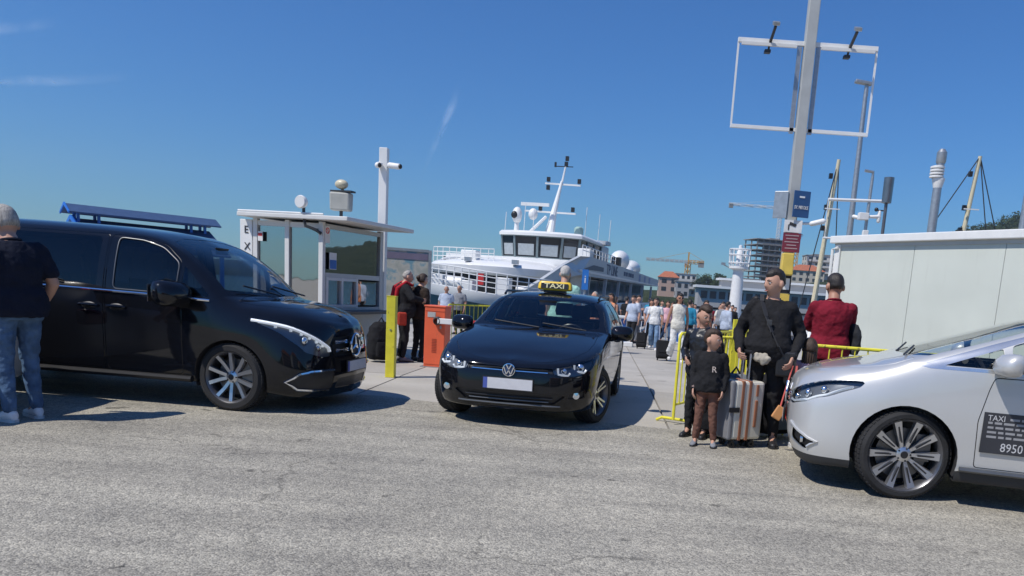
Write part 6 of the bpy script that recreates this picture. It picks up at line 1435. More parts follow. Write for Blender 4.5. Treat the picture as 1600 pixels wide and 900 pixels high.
def person(label, loc, face, H=1.75, pose=None, top=None, bottom=None, sleeve='short', shoe=None, hair=('dark', 'short'), skin=None, build=1.0, belly=0.0, head=(0, 0), headsize=1.0, lod=0, group=None,
           top_len=0.0, legs='long', flare=0.0, hands=(.45, .45), child=False, name='person', neckline=0.0, torso_yaw=0.0, palm=(None, None), sunglasses=False, loose=1.0):
    """face: direction looked at, degrees (0 = to the camera / -y, +90 = to +x). Local frame faces -y"""
    s = H/1.765; J = {k: Vector(v) for k, v in BASE_J.items()}
    for k, v in (pose or {}).items(): J[k] = J[k]+Vector(v) if k[0] != '=' else Vector(v)
    J = {k.lstrip('='): v for k, v in J.items()}
    for k in (pose or {}):
        if k[0] == '=': J[k[1:]] = Vector(pose[k])
    J = {k: v*s for k, v in J.items()}; b_ = build; vox = (.0105, .014, .022)[lod]*(.85 if child else 1)
    t = thing(name, label, 'person', loc, rad(face), group); skin = skin or SKIN
    def trunk(mb, grow, z_hem, top_open=0):
        pel, ch, nk = J['pelvis'], J['chest'], J['neck']; secs = []
        hem = .022 if grow > 0 else 0; prof = [(-.10, .150+hem, .112+hem), (-.03, .165+hem, .118+hem), (.06, .160+hem*.8, .118+hem*.8), (.15, .146, .108), (.24, .152, .112), (.32, .168, .118), (.385, .172, .112), (.43, .158, .100), (.465, .124, .088), (.49, .092, .076), (.515, .070, .066)]
        L_ = (nk.z-pel.z)/.52/s
        for (h, rx, ry) in prof:
            if h < z_hem-1e-6: continue
            f_ = max(0, min(1, h/.52)); c = pel.lerp(ch, f_/.56) if f_ < .56 else ch.lerp(nk, (f_-.56)/.44)
            bl = belly*math.exp(-((h-.12)/.13)**2)
            secs.append(((c.x, c.y-bl*.55*s, pel.z+h*s*L_), (rx*b_+grow+bl*.45)*s, (ry*b_+grow+bl*.6)*s, torso_yaw*f_))
        mb.loft(secs, 24, pw=2.35)
    # ---- body: one continuous surface
    bd = MB(); trunk(bd, 0, -.10)
    bd.capsule(J['neck']-Vector((0, 0, .03*s)), J['head']-Vector((0, -.012*s, .06*s)), .062*s*build**.5, .054*s*headsize*build**.5, 12)
    hd = J['head']+Vector((0, 0, .055*s*(headsize-1))); hs = s*headsize
    Rh = head_mesh(bd, hd, hs, rad(head[0]), rad(head[1]))
    for sx in (-1, 1): bd.ell(hd+Rh @ Vector((sx*.083*hs, .014*hs, -.006*hs)), (.014*hs, .022*hs, .034*hs), 10, 8, Rh)
    for sd_, sg in (('L', 1), ('R', -1)):
        sh, el, wr = J['sh'+sd_], J['el'+sd_], J['wr'+sd_]
        bd.capsule(sh, el, .052*b_*s, .041*b_*s); bd.capsule(el, el.lerp(wr, .35), .041*b_*s, .041*b_*s); bd.capsule(el.lerp(wr, .35), wr, .041*b_*s, .027*s)
        hp, kn, an = J['hip'+sd_], J['knee'+sd_], J['ank'+sd_]
        bd.capsule(hp, kn, .084*b_*s, .054*s); bd.capsule(kn, kn.lerp(an, .3), .054*s, .055*s); bd.capsule(kn.lerp(an, .3), an, .055*s, .036*s)
        bd.capsule(an, an+Vector((0, -.10*s, -.045*s)), .035*s, .03*s)
    body = bd.build('body', skin, t, 180); remesh(body, vox, 2)
    hm = MB()
    for i, (sd_, sg) in enumerate((('L', 1), ('R', -1))):
        el, wr = J['el'+sd_], J['wr'+sd_]; d = (wr-el).normalized(); pn = Vector(palm[i]) if palm[i] else Vector((-sg, .15, 0)); hh = MB()
        hand_mesh(hh, wr-d*.005*s, d, pn, s*(1.0 if not child else 1.05), sg, hands[i]); o = hh.build('hand', skin, t, 180)
        if lod < 2: remesh(o, .0058 if lod == 0 else .0075, 1)
    # ---- hair
    kind = hair[1]
    if kind != 'bald':
        def grow(x, y, z):
            front = .42 - .10*math.cos(x*3.0) if kind != 'receding' else .72
            line = front if y < -.15 else (front+(y+.15)*-2.2 if y < .25 else -.46)
            line = max(line, -.50 if kind != 'long' else -.9) + .10*mnoise.noise((x*5+3, y*5, z*2))
            if kind in ('short', 'receding') and abs(x) > .72 and .0 < y < .38: line = max(line, .16-.5*abs(y-.16))
            t_ = max(0, min(1, (z-line)/.30)); nz = .004*mnoise.noise((x*9, y*9, z*9))
            full = (.006 if kind in ('short', 'receding') else .018)+(.016*max(0, min(1, (z-.1)/.6)) if kind == 'short' else .004)
            return -.014+(full+.014)*t_*t_*(3-2*t_)+nz*t_
        hb = MB(); head_mesh(hb, hd, hs*1.005, rad(head[0]), rad(head[1]), grow=grow, n=36, m_=28)
        if kind == 'long':
            for i in range(7):
                a = (i-3)*.34; p0 = hd+Rh @ Vector((math.sin(a)*.075*hs, math.cos(a)*.075*hs, .02*hs)); hb.capsule(p0, p0+Vector((math.sin(a)*.02*s, .035*s, -.24*s)), .034*s, .02*s, 8)
        if kind == 'bun': hb.ell(hd+Rh @ Vector((0, .11*hs, .05*hs)), (.045*hs,)*3, 12, 8)
        h_ = hb.build('hair', HAIR[hair[0]], t, 180)
    if lod < 2:
        for sx in (-1, 1):
            MB().ell(hd+Rh @ Vector((sx*.031*hs, -.083*hs, .006*hs)), (.0115*hs, .008*hs, .0066*hs), 10, 8, Rh).build('eye', EYEW, t, 180); MB().ell(hd+Rh @ Vector((sx*.031*hs, -.0905*hs, .006*hs)), (.0062*hs, .004*hs, .0062*hs), 8, 6, Rh).build('iris', EYED, t, 180)
            q = [hd+Rh @ Vector((sx*x_*hs, y_*hs, z_*hs)) for x_, y_, z_ in ((.014, -.099, .028), (.032, -.096, .034), (.052, -.082, .027))]; m_ = MB(); m_.tube(q, [.003*hs, .0042*hs, .002*hs], 5); m_.build('eyebrow', HAIR[hair[0]] if hair[0] != 'white' else HAIR['grey'], t)
        q = [hd+Rh @ Vector((x_*hs, (-.0985+abs(x_)*.32)*hs, -.060*hs)) for x_ in (-.024, -.012, 0, .012, .024)]; m_ = MB(); m_.tube(q, [.002*hs, .0052*hs, .0058*hs, .0052*hs, .002*hs], 6); m_.build('mouth', LIPS, t)
    if sunglasses:
        m_ = MB()
        for sx in (-1, 1): m_.ell(hd+Rh @ Vector((sx*.032*hs, -.099*hs, .006*hs)), (.027*hs, .006*hs, .02*hs), 10, 6, Rh); m_.tube([hd+Rh @ Vector((sx*.058*hs, -.09*hs, .012*hs)), hd+Rh @ Vector((sx*.078*hs, .01*hs, .012*hs))], .004*hs, 5)
        m_.build('sunglasses', BLACKPL, t)
    # ---- clothes
    if top:
        cb = MB(); trunk(cb, .014*loose, -.10+top_len)
        for i, (sd_, sg) in enumerate((('L', 1), ('R', -1))):
            sh, el, wr = J['sh'+sd_], J['el'+sd_], J['wr'+sd_]
            if sleeve == 'none': cb.capsule(sh.lerp(J['neck'], .35), sh.lerp(J['neck'], .2), .05*s, .05*s); continue
            cb.capsule(sh.lerp(J['neck'], .3)-Vector((0, 0, .012*s)), sh-Vector((0, 0, .012*s)), .056*b_*s, .060*b_*s)
            e = sh.lerp(el, .62) if sleeve == 'short' else el
            cb.capsule(sh, e, .060*b_*s*loose**.35, (.064 if sleeve == 'short' else .052)*b_*s*loose**.35)
            if sleeve == 'long': cb.capsule(el, el.lerp(wr, .93), .052*b_*s*loose**.35, .040*s*loose**.35)
            if sleeve == 'half': cb.capsule(el, el.lerp(wr, .3), .054*b_*s, .05*s)
        c_ = cb.build('shirt', top, t, 180); remesh(c_, vox, 2, .026*s if lod < 2 else 0, .085*s)
        if lod < 2:
            co = MB(); co.tube([J['neck']+Vector((math.cos(i*PI/8)*.068*s, math.sin(i*PI/8)*.064*s, (-.004+.016*math.sin(i*PI/8))*s)) for i in range(16)], .012*s, 6, closed=True); co.build('collar', top, t)
    if bottom:
        pb = MB(); pel = J['pelvis']
        pb.loft([((pel.x, pel.y, pel.z-.12*s), (.15*b_+.012)*s, (.115*b_+.014)*s, 0), ((pel.x, pel.y, pel.z-.03*s), (.172*b_+.012)*s, (.125*b_+.014)*s, 0), ((pel.x, pel.y, pel.z+.05*s), (.162*b_+.012+belly*.2)*s, (.120*b_+.012+belly*.25)*s, 0), ((pel.x, pel.y, pel.z+.085*s), (.157*b_+.010+belly*.2)*s, (.117*b_+.010+belly*.25)*s, 0)], 22, pw=2.3)
        for sd_ in 'LR':
            hp, kn, an = J['hip'+sd_], J['knee'+sd_], J['ank'+sd_]; lw = .068+flare*.3
            if legs == 'shorts': pb.capsule(hp, hp.lerp(kn, .85), .097*b_*s, .080*s); continue
            pb.capsule(hp, kn, .097*b_*s, lw*s); pb.capsule(kn, kn.lerp(an, .5), lw*s, (.063+flare*.7)*s); pb.capsule(kn.lerp(an, .5), an+Vector((0, .008*s, .035*s)), (.063+flare*.7)*s, (.052+flare)*s)
        p_ = pb.build('trousers', bottom, t, 180); remesh(p_, vox, 2, .026*s if lod < 2 else 0, .07*s)
    for sd_, sg in (('L', 1), ('R', -1)):
        an = J['ank'+sd_]; kn = J['knee'+sd_]; a = .12*sg; d = Vector((math.sin(a), -math.cos(a), 0)); sb = MB(); zb = an.z-.085*s
        for f_, w_, h_ in ((-.065, .034, .075), (-.02, .039, .095), (.04, .040, .075), (.10, .045, .055), (.155, .043, .045), (.19, .026, .034)):
            pass
        secs = [((-.068, .020, .06)), ((-.05, .036, .088)), ((.0, .040, .10)), ((.05, .041, .078)), ((.10, .046, .060)), ((.15, .045, .050)), ((.185, .034, .042)), ((.20, .016, .032))]
        w = Vector((-d.y, d.x, 0)); vs = []; n = 10
        for (f_, w_, h_) in secs:
            for q in range(n):
                th = 2*PI*q/n; vs.append(Vector((an.x, an.y, zb+.012*s))+d*f_*s+w*math.cos(th)*w_*s+Vector((0, 0, max(0, (math.sin(th)+1)/2*h_*s))))
        sb.add(vs, [(i*n+q, i*n+(q+1) % n, (i+1)*n+(q+1) % n, (i+1)*n+q) for i in range(len(secs)-1) for q in range(n)]+[tuple(range(n)), tuple(reversed(range((len(secs)-1)*n, len(secs)*n)))])
        so = sb.build('shoe', shoe or BLACKPL, t, 70)
        sl = MB(); out = [(-.075, .018), (-.05, .038), (.0, .041), (.05, .042), (.10, .048), (.15, .047), (.19, .034), (.208, .012)]
        poly = [Vector((an.x, an.y, 0))+d*f_*s+w*w_*s for f_, w_ in out]+[Vector((an.x, an.y, 0))+d*f_*s-w*w_*s for f_, w_ in reversed(out)]
        sl.prism([(p.x, p.y) for p in poly], 'Z', zb, zb+.024*s); sl.build('sole', SOLE if shoe is not None and shoe.name.startswith('white') else BLACKPL, so, 0)
    return t, J, s, Rh
NAVYC = cloth('navy_polo', (.010, .013, .026)); JEANS = cloth('blue_jeans', (.075, .135, .235), var=.45, bscale=30); BLACKC = cloth('black_cloth', (.018, .018, .020)); WHITEC = cloth('white_cloth', (.72, .72, .70)); REDC = cloth('red_shirt', (.21, .013, .028))
CREAMC = cloth('cream_cloth', (.68, .66, .58)); MINTC = cloth('mint_shirt', (.36, .62, .53)); BROWNC = cloth('brown_trousers', (.17, .085, .062)); GREYC = cloth('grey_cloth', (.22, .23, .25)); LIGHTB = cloth('light_blue_cloth', (.42, .48, .58)); LEATHER = mat('black_leather', (.014, .014, .016), .38, var=.3, bump=.12, bscale=18)
PINKC = cloth('pink_cloth', (.72, .42, .46)); ORANGEC = cloth('orange_cloth', (.62, .24, .12)); WHITESHOE = mat('white_shoe', (.75, .75, .75), .55)
DENIM_L = cloth('pale_jeans', (.16, .25, .38), var=.4, bscale=30); TEAL = cloth('teal_cloth', (.03, .24, .38))
for _h in HAIR.values():      # strands: the relief runs down the head
    nt, N, L = nodes_of(_h)
    for n_ in [n_ for n_ in N if n_.type == 'TEX_NOISE' and n_.inputs['Scale'].default_value > 30]:
        mp_ = N.new('ShaderNodeMapping'); mp_.inputs['Scale'].default_value = (1.6, 1.6, .12); tc_ = N.new('ShaderNodeTexCoord'); L.new(tc_.outputs['Object'], mp_.inputs[0]); L.new(mp_.outputs[0], n_.inputs['Vector'])
P = {}
# man at the left edge, seen from behind, walking off along the van
P['left'] = person('grey haired man in navy polo and jeans beside the black van', (-5.13, 6.74, 0), -116, 1.90, {'ankL': (.0, .03, .0), 'ankR': (.0, -.03, 0), 'kneeR': (0, -.03, 0), 'kneeL': (0, .01, 0), 'head': (0, -.085, -.04), 'neck': (0, -.04, -.01), 'elL': (.02, .03, 0), 'elR': (-.02, .02, 0), 'wrL': (.0, -.05, .0), 'wrR': (0, -.06, .02)},
    NAVYC, JEANS, 'short', WHITESHOE, ('grey', 'short'), SKIN, 1.10, .05, head=(14, 20), headsize=1.16, loose=1.4)
# man in black with cross-body bag
mib = person('man in black sweater with cross-body bag holding a suitcase handle', (1.74, 8.02, 0), -14, 1.84, {'elR': (-.06, .05, -.01), 'wrR': (-.02, -.16, .07), 'elL': (.06, .05, 0), 'wrL': (.0, -.10, .02), 'ankL': (.02, 0, 0)},
    BLACKC, BLACKC, 'long', BLACKPL, ('dark', 'short'), SKIN, 1.14, .06, head=(-48, 4), headsize=1.10, hands=(.75, .95), loose=1.3)
# two boys
boyb = person('taller boy in black leather jacket looking down behind the younger boy', (1.09, 8.22, 0), -25, 1.42, {'elR': (-.03, .06, .02), 'wrR': (.08, -.10, .17), 'wrL': (-.02, -.08, .08)},
    LEATHER, BLACKC, 'long', BLACKPL, ('brown', 'short'), SKIN, 1.0, 0, head=(42, 14), headsize=1.17, child=True, loose=1.5)
boya = person('small boy in black bomber jacket and brown trousers before the suitcase', (1.12, 7.74, 0), -12, 1.17, {'wrR': (.02, -.02, .0), 'wrL': (-.02, -.02, 0), 'ankL': (.03, 0, 0), 'ankR': (-.02, 0, 0)},
    BLACKC, BROWNC, 'long', GREYC, ('brown', 'short'), SKIN, 1.08, .02, head=(70, -4), headsize=1.32, child=True, loose=1.8)
text('chest_letter', 'R', .085, mat('letter_cream', (.62, .52, .45), .7), boya[0], (.052, -.150, .80), (PI/2-.08, 0, .25), .004)
for _w in ('wrL', 'wrR'):
    q_ = MB(); e_ = boya[1]['el'+_w[-1]]; w_ = boya[1][_w]; q_.capsule(e_.lerp(w_, .80), e_.lerp(w_, .90), .032, .031); q_.build('cuff', cloth('cuff_stripe', (.30, .22, .20)), boya[0], 180)
# child in pink reaching up to the man's hand, mostly hidden by the car
girl = person('small child in pink holding the hand of the man in black', (2.17, 8.02, 0), 170, 1.13, {'=elL': (.30, -.10, 1.50), '=wrL': (.42, -.14, 1.72), 'wrR': (0, 0, 0)},
    PINKC, GREYC, 'long', WHITESHOE, ('brown', 'long'), SKIN, 1.0, .02, head=(10, 0), headsize=1.36, child=True, lod=1)
# man in red from behind
redm = person('man in red polo seen from behind at the container', (2.60, 8.82, -.012), 172, 1.90, {'elL': (-.02, -.14, .06), 'wrL': (-.16, -.28, .22), 'elR': (.03, -.16, .05), 'wrR': (.14, -.30, .22), 'head': (0, -.03, -.01)},
    REDC, BLACKC, 'half', BLACKPL, ('dark', 'short'), SKIN_TAN, 1.08, .03, head=(12, 10), headsize=1.08, loose=1.3)
# white haired man in mint behind the taxi
mint = person('white haired man in mint shirt standing behind the black estate', (-.68, 13.2, gz(13.2)-.012), 176, 1.93, {'head': (0, -.02, 0)}, MINTC, GREYC, 'short', BLACKPL, ('white', 'short'), SKIN, 1.16, .05, head=(0, 8), lod=1)
# couple queueing at the booth
cp1 = person('person in black coat with red scarf queueing at the ticket booth', (-3.66, 14.25, gz(14.2)-.012), 118, 1.72, {'elR': (-.10, -.10, .08), 'wrR': (.02, -.22, .30), 'head': (0, -.04, -.02)}, BLACKC, BLACKC, 'long', GREYC, ('grey', 'receding'), SKIN, 1.15, .05, head=(0, 12), lod=1, loose=1.8)
cp2 = person('person in dark coat with ochre bag behind the queueing person in black', (-3.42, 14.5, gz(14.5)-.012), 140, 1.68, {'head': (0, -.03, -.02)}, cloth('dark_brown_coat', (.035, .025, .02)), BLACKC, 'long', BLACKPL, ('brown', 'bun'), SKIN, 1.05, .02, lod=1, loose=1.7)
# two men by the ferry
person('older man in pale shirt standing by the ferry bow', (-5.02, 24.8, gz(24.8)-.012), 5, 1.58, {}, LIGHTB, GREYC, 'short', BLACKPL, ('white', 'receding'), SKIN_TAN, 1.12, .05, lod=1)
person('man in dark shirt standing behind the pale shirted older man', (-4.75, 25.6, gz(25.6)-.012), -20, 1.64, {}, GREYC, BLACKC, 'short', BLACKPL, ('grey', 'receding'), SKIN_TAN, 1.1, .04, lod=1)
# walkers on the pier
WALK = {'ankL': (0, -.16, .0), 'kneeL': (0, -.11, .0), 'ankR': (0, .22, .05), 'kneeR': (0, -.02, 0), 'wrL': (0, .05, 0), 'wrR': (0, -.06, 0)}
ww = person('woman in cream top and wide white trousers pulling a black case', (1.90, 19.4, gz(19.4)-.012), 8, 1.74, dict(WALK, wrR=(-.06, .08, -.02)), CREAMC, WHITEC, 'none', WHITESHOE, ('dark', 'long'), SKIN_TAN, .95, 0, lod=1, flare=.045, sunglasses=True)
wj = person('woman in white t-shirt and blue jeans walking up the pier', (1.66, 24.4, gz(24.4)-.012), -12, 1.66, dict(WALK, wrR=(-.08, .05, 0)), WHITEC, DENIM_L, 'short', WHITESHOE, ('dark', 'long'), SKIN, .98, 0, lod=1, flare=.03)
sg1 = person('man in black t-shirt and sunglasses behind the yellow barrier', (3.15, 16.2, gz(16.2)-.012), 6, 1.72, {'elR': (-.04, -.06, .06), 'wrR': (.02, -.22, .26)}, BLACKC, BLACKC, 'short', BLACKPL, ('dark', 'short'), SKIN, 1.12, .04, lod=1, sunglasses=True)
sg2 = person('woman in black top with folded arms near the light tower', (3.62, 16.8, gz(16.8)-.012), -18, 1.66, {'elL': (.02, -.08, .06), 'wrL': (-.2, -.2, .22), 'elR': (-.02, -.08, .06), 'wrR': (.2, -.2, .20)}, BLACKC, BLACKC, 'short', BLACKPL, ('dark', 'long'), SKIN, .98, 0, lod=1)
crowd = [  # label, x, y, face, H, top, bottom, sleeve, hair, legs, pose
    ('woman in salmon top clapping beside the taxi roof', .22, 21.5, -60, 1.66, ORANGEC, BLACKC, 'none', ('dark', 'long'), 'long', {'elL': (0, -.1, .05), 'wrL': (-.14, -.25, .3), 'elR': (0, -.1, .05), 'wrR': (.14, -.25, .3)}),
    ('bald man in salmon shirt at the ferry gangway', -.25, 23.0, -70, 1.70, ORANGEC, GREYC, 'short', ('grey', 'receding'), 'long', {'wrR': (.05, -.25, .3), 'elR': (0, -.12, .05)}),
    ('man in white t-shirt and grey trousers by the pier rails', 1.25, 28.2, 60, 1.76, WHITEC, GREYC, 'short', ('dark', 'short'), 'long', {'wrR': (.02, -.2, .35), 'elR': (0, -.1, .05)}),
    ('person in dark clothes boarding beside the ferry side', .95, 31.5, 150, 1.72, BLACKC, GREYC, 'short', ('dark', 'short'), 'long', {}),
    ('man in blue shirt with backpack on the pier', 2.0, 33.0, 170, 1.75, TEAL, GREYC, 'short', ('dark', 'short'), 'long', {}),
    ('person in grey shirt beside the ferry stern', 2.75, 36.5, 30, 1.72, GREYC, BLACKC, 'short', ('brown', 'short'), 'long', {}),
    ('woman in white top and black trousers by the pier rails', 3.05, 34.0, -20, 1.66, WHITEC, BLACKC, 'short', ('brown', 'long'), 'long', WALK),
    ('woman in pale pink top and blue jeans near the pier rails', 2.45, 29.5, 20, 1.64, PINKC, JEANS, 'short', ('brown', 'long'), 'long', WALK),
    ('person in pale top walking behind the woman in jeans', 1.72, 27.6, 10, 1.64, LIGHTB, BLACKC, 'short', ('dark', 'long'), 'long', WALK),
    ('person in bright blue jacket behind the woman in white', 2.95, 26.5, 160, 1.70, TEAL, BLACKC, 'long', ('dark', 'short'), 'long', {}),
    ('woman in orange top carrying bags past the woman in white', 2.98, 22.6, 30, 1.66, ORANGEC, JEANS, 'none', ('dark', 'long'), 'long', WALK),
    ('man in pale blue shirt sitting height beyond the yellow barrier', 3.75, 23.5, 120, 1.68, LIGHTB, BLACKC, 'long', ('dark', 'short'), 'long', {}),
    ('person in white shirt right of the woman with folded arms', 5.3, 22.0, 10, 1.68, WHITEC, GREYC, 'short', ('dark', 'short'), 'long', {}),
    ('person in dark jacket close to the light tower', 4.1, 20.0, 20, 1.70, GREYC, BLACKC, 'long', ('brown', 'short'), 'long', {}),
    ('distant person in white far down the pier', 5.2, 44.0, 0, 1.72, WHITEC, JEANS, 'short', ('dark', 'short'), 'long', WALK),
    ('distant person in black far down the pier', 4.2, 41.0, 20, 1.72, BLACKC, GREYC, 'short', ('dark', 'short'), 'long', WALK),
    ('distant person in red far down the pier', 6.4, 46.0, -20, 1.70, REDC, BLACKC, 'short', ('brown', 'short'), 'long', WALK),
    ('distant person in blue near the light tower foot', 6.0, 40.0, 10, 1.68, JEANS, BLACKC, 'short', ('brown', 'long'), 'long', {}),
    ('person in light grey top close behind the taxi mirror', 1.0, 25.6, -30, 1.70, LIGHTB, BLACKC, 'short', ('brown', 'short'), 'long', WALK),
    ('woman in black dress beside the ferry gangway', .45, 29.8, 120, 1.66, BLACKC, BLACKC, 'none', ('brown', 'long'), 'long', {}),
    ('man in navy shirt waiting by the ferry side', 1.5, 35.2, 200, 1.78, NAVYC, GREYC, 'short', ('dark', 'short'), 'long', {}),
    ('man in white cap shirt stepping off the ferry', 2.35, 38.8, 40, 1.76, WHITEC, JEANS, 'short', ('white', 'short'), 'long', WALK),
    ('person in red top amid the pier crowd', 3.5, 31.0, 80, 1.66, REDC, JEANS, 'short', ('dark', 'long'), 'long', {}),
    ('person in grey hoodie right of the pier crowd', 4.4, 28.5, -40, 1.74, GREYC, BLACKC, 'long', ('dark', 'short'), 'long', WALK),
    ('person in pale shirt far behind the sunglasses man', 5.0, 33.0, 20, 1.72, CREAMC, JEANS, 'short', ('brown', 'short'), 'long', WALK),
    ('person in black jacket left of the light tower', 5.9, 35.5, -10, 1.72, BLACKC, BLACKC, 'long', ('dark', 'short'), 'long', {}),
    ('distant person in cream near the light tower foot', 7.3, 43.0, 30, 1.70, CREAMC, GREYC, 'short', ('dark', 'short'), 'long', {}),
]
for (lb, x, y, fc, H, tp, bt_, sl_, hr, lg, ps) in crowd:
    person(lb, (x, y, gz(y)-.012), fc, H, ps, tp, bt_, sl_, BLACKPL, hr, SKIN if H > 1.67 else SKIN_TAN, random.uniform(.95, 1.12), random.uniform(0, .04), lod=2, legs=lg, group='travellers on the pier')

# ---------------------------------------------------------------- things people carry
def wpt(pd, p):
    t, J, s, R = pd; return Matrix.Translation(t.location) @ Matrix.Rotation(t.rotation_euler.z, 4, 'Z') @ (J[p] if isinstance(p, str) else Vector(p))
SHELLC = mat('suitcase_cream', (.66, .63, .54), .4, var=.06); SHELLG = mat('suitcase_grey', (.20, .20, .21), .5); TANL = mat('tan_leather', (.32, .13, .07), .5)
sc_ = thing('suitcase', 'cream and grey trolley suitcase with brown leather trim', 'suitcase', (1.47, 7.86, 0), rad(24))
MB().box((.035, 0, .39), (.36, .25, .60)).build('shell', SHELLC, sc_, 0, bevel=.03)
MB().box((-.16, 0, .39), (.055, .255, .605)).build('side_shell', SHELLG, sc_, 0, bevel=.02)
for x in (-.05, .035): MB().box((x, 0, .39), (.035, .262, .612)).build('leather_strap', TANL, sc_, 0, bevel=.006)
MB().box((.12, -.128, .36), (.035, .018, .28)).build('side_handle', TANL, sc_, 0, bevel=.008); MB().box((.12, -.128, .60), (.03, .014, .12)).build('leather_tab', TANL, sc_, 0, bevel=.005)
MB().box((-.14, -.13, .40), (.12, .012, .05)).build('belt', BLACKPL, sc_, 0)
for x in (-.11, .13):
    for y in (-.08, .08): w_ = MB(); w_.lathe([(.012, -.014), (.036, -.014), (.036, .014), (.012, .014)], 16, (x, y, .038), 'Y', closed=True); w_.box((x, y, .075), (.03, .04, .03)); w_.build('caster', BLACKPL, sc_)
hw = wpt(mib, 'wrR'); inv = (Matrix.Translation(sc_.location) @ Matrix.Rotation(sc_.rotation_euler.z, 4, 'Z')).inverted(); hl = inv @ hw
tp = Vector((.04, 0, .985)); hn = MB(); hn.tube([(.04, -.06, .69), (.04, -.06, .98)], .011, 8); hn.tube([(.04, .06, .69), (.04, .06, .98)], .011, 8); hn.build('telescopic_rod', ALLOY, sc_)
hn = MB(); hn.tube([(.04, -.08, .985), (.04, .08, .985)], .018, 8); hn.build('grip', BLACKPL, sc_)
# cross-body bag: strap on the torso, pouch at the hip
def on_person(pd, name, label, cat):
    t, J, s, R = pd; o = thing(name, label, cat, t.location, t.rotation_euler.z); return o, J, s
o, J, s = on_person(mib, 'crossbody_bag', 'black cross-body bag with strap worn by the man in black', 'bag')
m_ = MB(); pts = [(-.10, .10, 1.47), (-.11, 0, 1.505), (-.10, -.105, 1.44), (-.04, -.178, 1.30), (.03, -.222, 1.15), (.10, -.215, 1.02), (.15, -.17, .93)]
for a, b_ in zip(pts[:-1], pts[1:]): m_.bar(Vector(a)*s, Vector(b_)*s, .042, .012)
m_.build('strap', mat('webbing', (.03, .03, .033), .7), o, 0); MB().box((-.005, -.205*s, 1.24*s), (.05, .02, .06)).build('buckle', DARKMETAL, o, 0, bevel=.004)
MB().box((.19*s, -.13*s, .85*s), (.20, .08, .26)).build('pouch', LEATHER, o, 0, bevel=.02)
o2 = thing('folded_cap', 'crumpled beige cap hanging at the waist of the man in black', 'cap', mib[0].location, mib[0].rotation_euler.z)
m_ = MB()
for i in range(9): m_.ell((Vector((-.02+.016*i-.09, -.20-.01*(i % 3), .90+.02*math.sin(i*2.3)-.012*(i % 2)))*s), (.034, .026, .03+.02*(i % 2)), 8, 6)
remesh(m_.build('cloth', cloth('beige_cap', (.42, .38, .31)), o2, 180), .009, 1, .01, .05)
st_ = thing('red_strap_bag', 'red strap with tan tag hanging from the hand of the man in black', 'strap', (0, 0, 0)); hL = wpt(mib, 'wrL'); m_ = MB()
for k in (0, 1): 
    a = hL+Vector((.0+.04*k, -.06, -.06)); b_ = Vector((hL.x-.10+.12*k, hL.y-.10, .42)); m_.bar(a, b_, .02, .006)
m_.build('strap', mat('coral_strap', (.62, .13, .11), .6), st_, 0); MB().box((hL.x-.10, hL.y-.10, .40), (.10, .03, .14), ry=.5).build('tag', mat('tan_tag', (.62, .30, .12), .5), st_, 0, bevel=.01); MB().box((hL.x+.03, hL.y-.10, .40), (.12, .06, .13)).build('pouch', RED, st_, 0, bevel=.02)
# dark jacket over the red man's right shoulder, bags on the ground
o, J, s = on_person(redm, 'slung_jacket', 'dark jacket slung over the shoulder of the man in red', 'jacket')
m_ = MB(); m_.loft([((-.25*s, -.02, .92*s), .05, .10, .3), ((-.265*s, -.03, 1.02*s), .06, .115, .3), ((-.255*s, -.04, 1.15*s), .055, .11, .3), ((-.24*s, -.04, 1.24*s), .04, .08, .3)], 18); remesh(m_.build('cloth', cloth('charcoal_jacket', (.03, .032, .036)), o, 180), .014, 2, .03, .09)
def backpack(label, loc, rz, c1, c2, sc=1.0, lean=0):
    t = thing('backpack', label, 'backpack', loc, rz); t.rotation_euler = (lean, 0, rz); t.scale = (sc,)*3
    m_ = MB(); m_.loft([((0, 0, .03), .15, .09, 0), ((0, 0, .10), .175, .125, 0), ((0, .0, .28), .17, .125, 0), ((0, .01, .42), .145, .10, 0), ((0, .02, .48), .08, .06, 0)], 20, pw=2.8); remesh(m_.build('bag', c1, t, 180), .012, 2, .014, .08)
    m_ = MB(); m_.loft([((0, -.115, .08), .12, .04, 0), ((0, -.125, .16), .13, .05, 0), ((0, -.12, .25), .115, .035, 0)], 16, pw=3); m_.build('front_pocket', c2, t, 60)
    for x in (-.08, .08): m_ = MB(); m_.tube([(x, .11, .42), (x*1.2, .2, .30), (x*1.2, .13, .08)], .014, 6); m_.build('shoulder_strap', BLACKPL, t)
    m_ = MB(); m_.tube([(-.04, .03, .47), (0, .03, .53), (.04, .03, .47)], .01, 6); m_.build('handle', BLACKPL, t)
    return t
GREYB = cloth('grey_backpack', (.20, .22, .24)); BLKB = cloth('black_backpack', (.014, .014, .016))
backpack('large grey backpack standing between boys and man in black', (1.52, 8.42, 0), rad(10), GREYB, cloth('pale_pocket', (.42, .44, .45)), 1.45)
backpack('black backpack leaning behind the cream suitcase', (1.30, 8.32, 0), rad(-14), BLKB, BLKB, 1.35)
backpack('dark rucksack on the ground behind the man in black', (2.02, 8.62, 0), rad(30), BLKB, GREYB, 1.5)
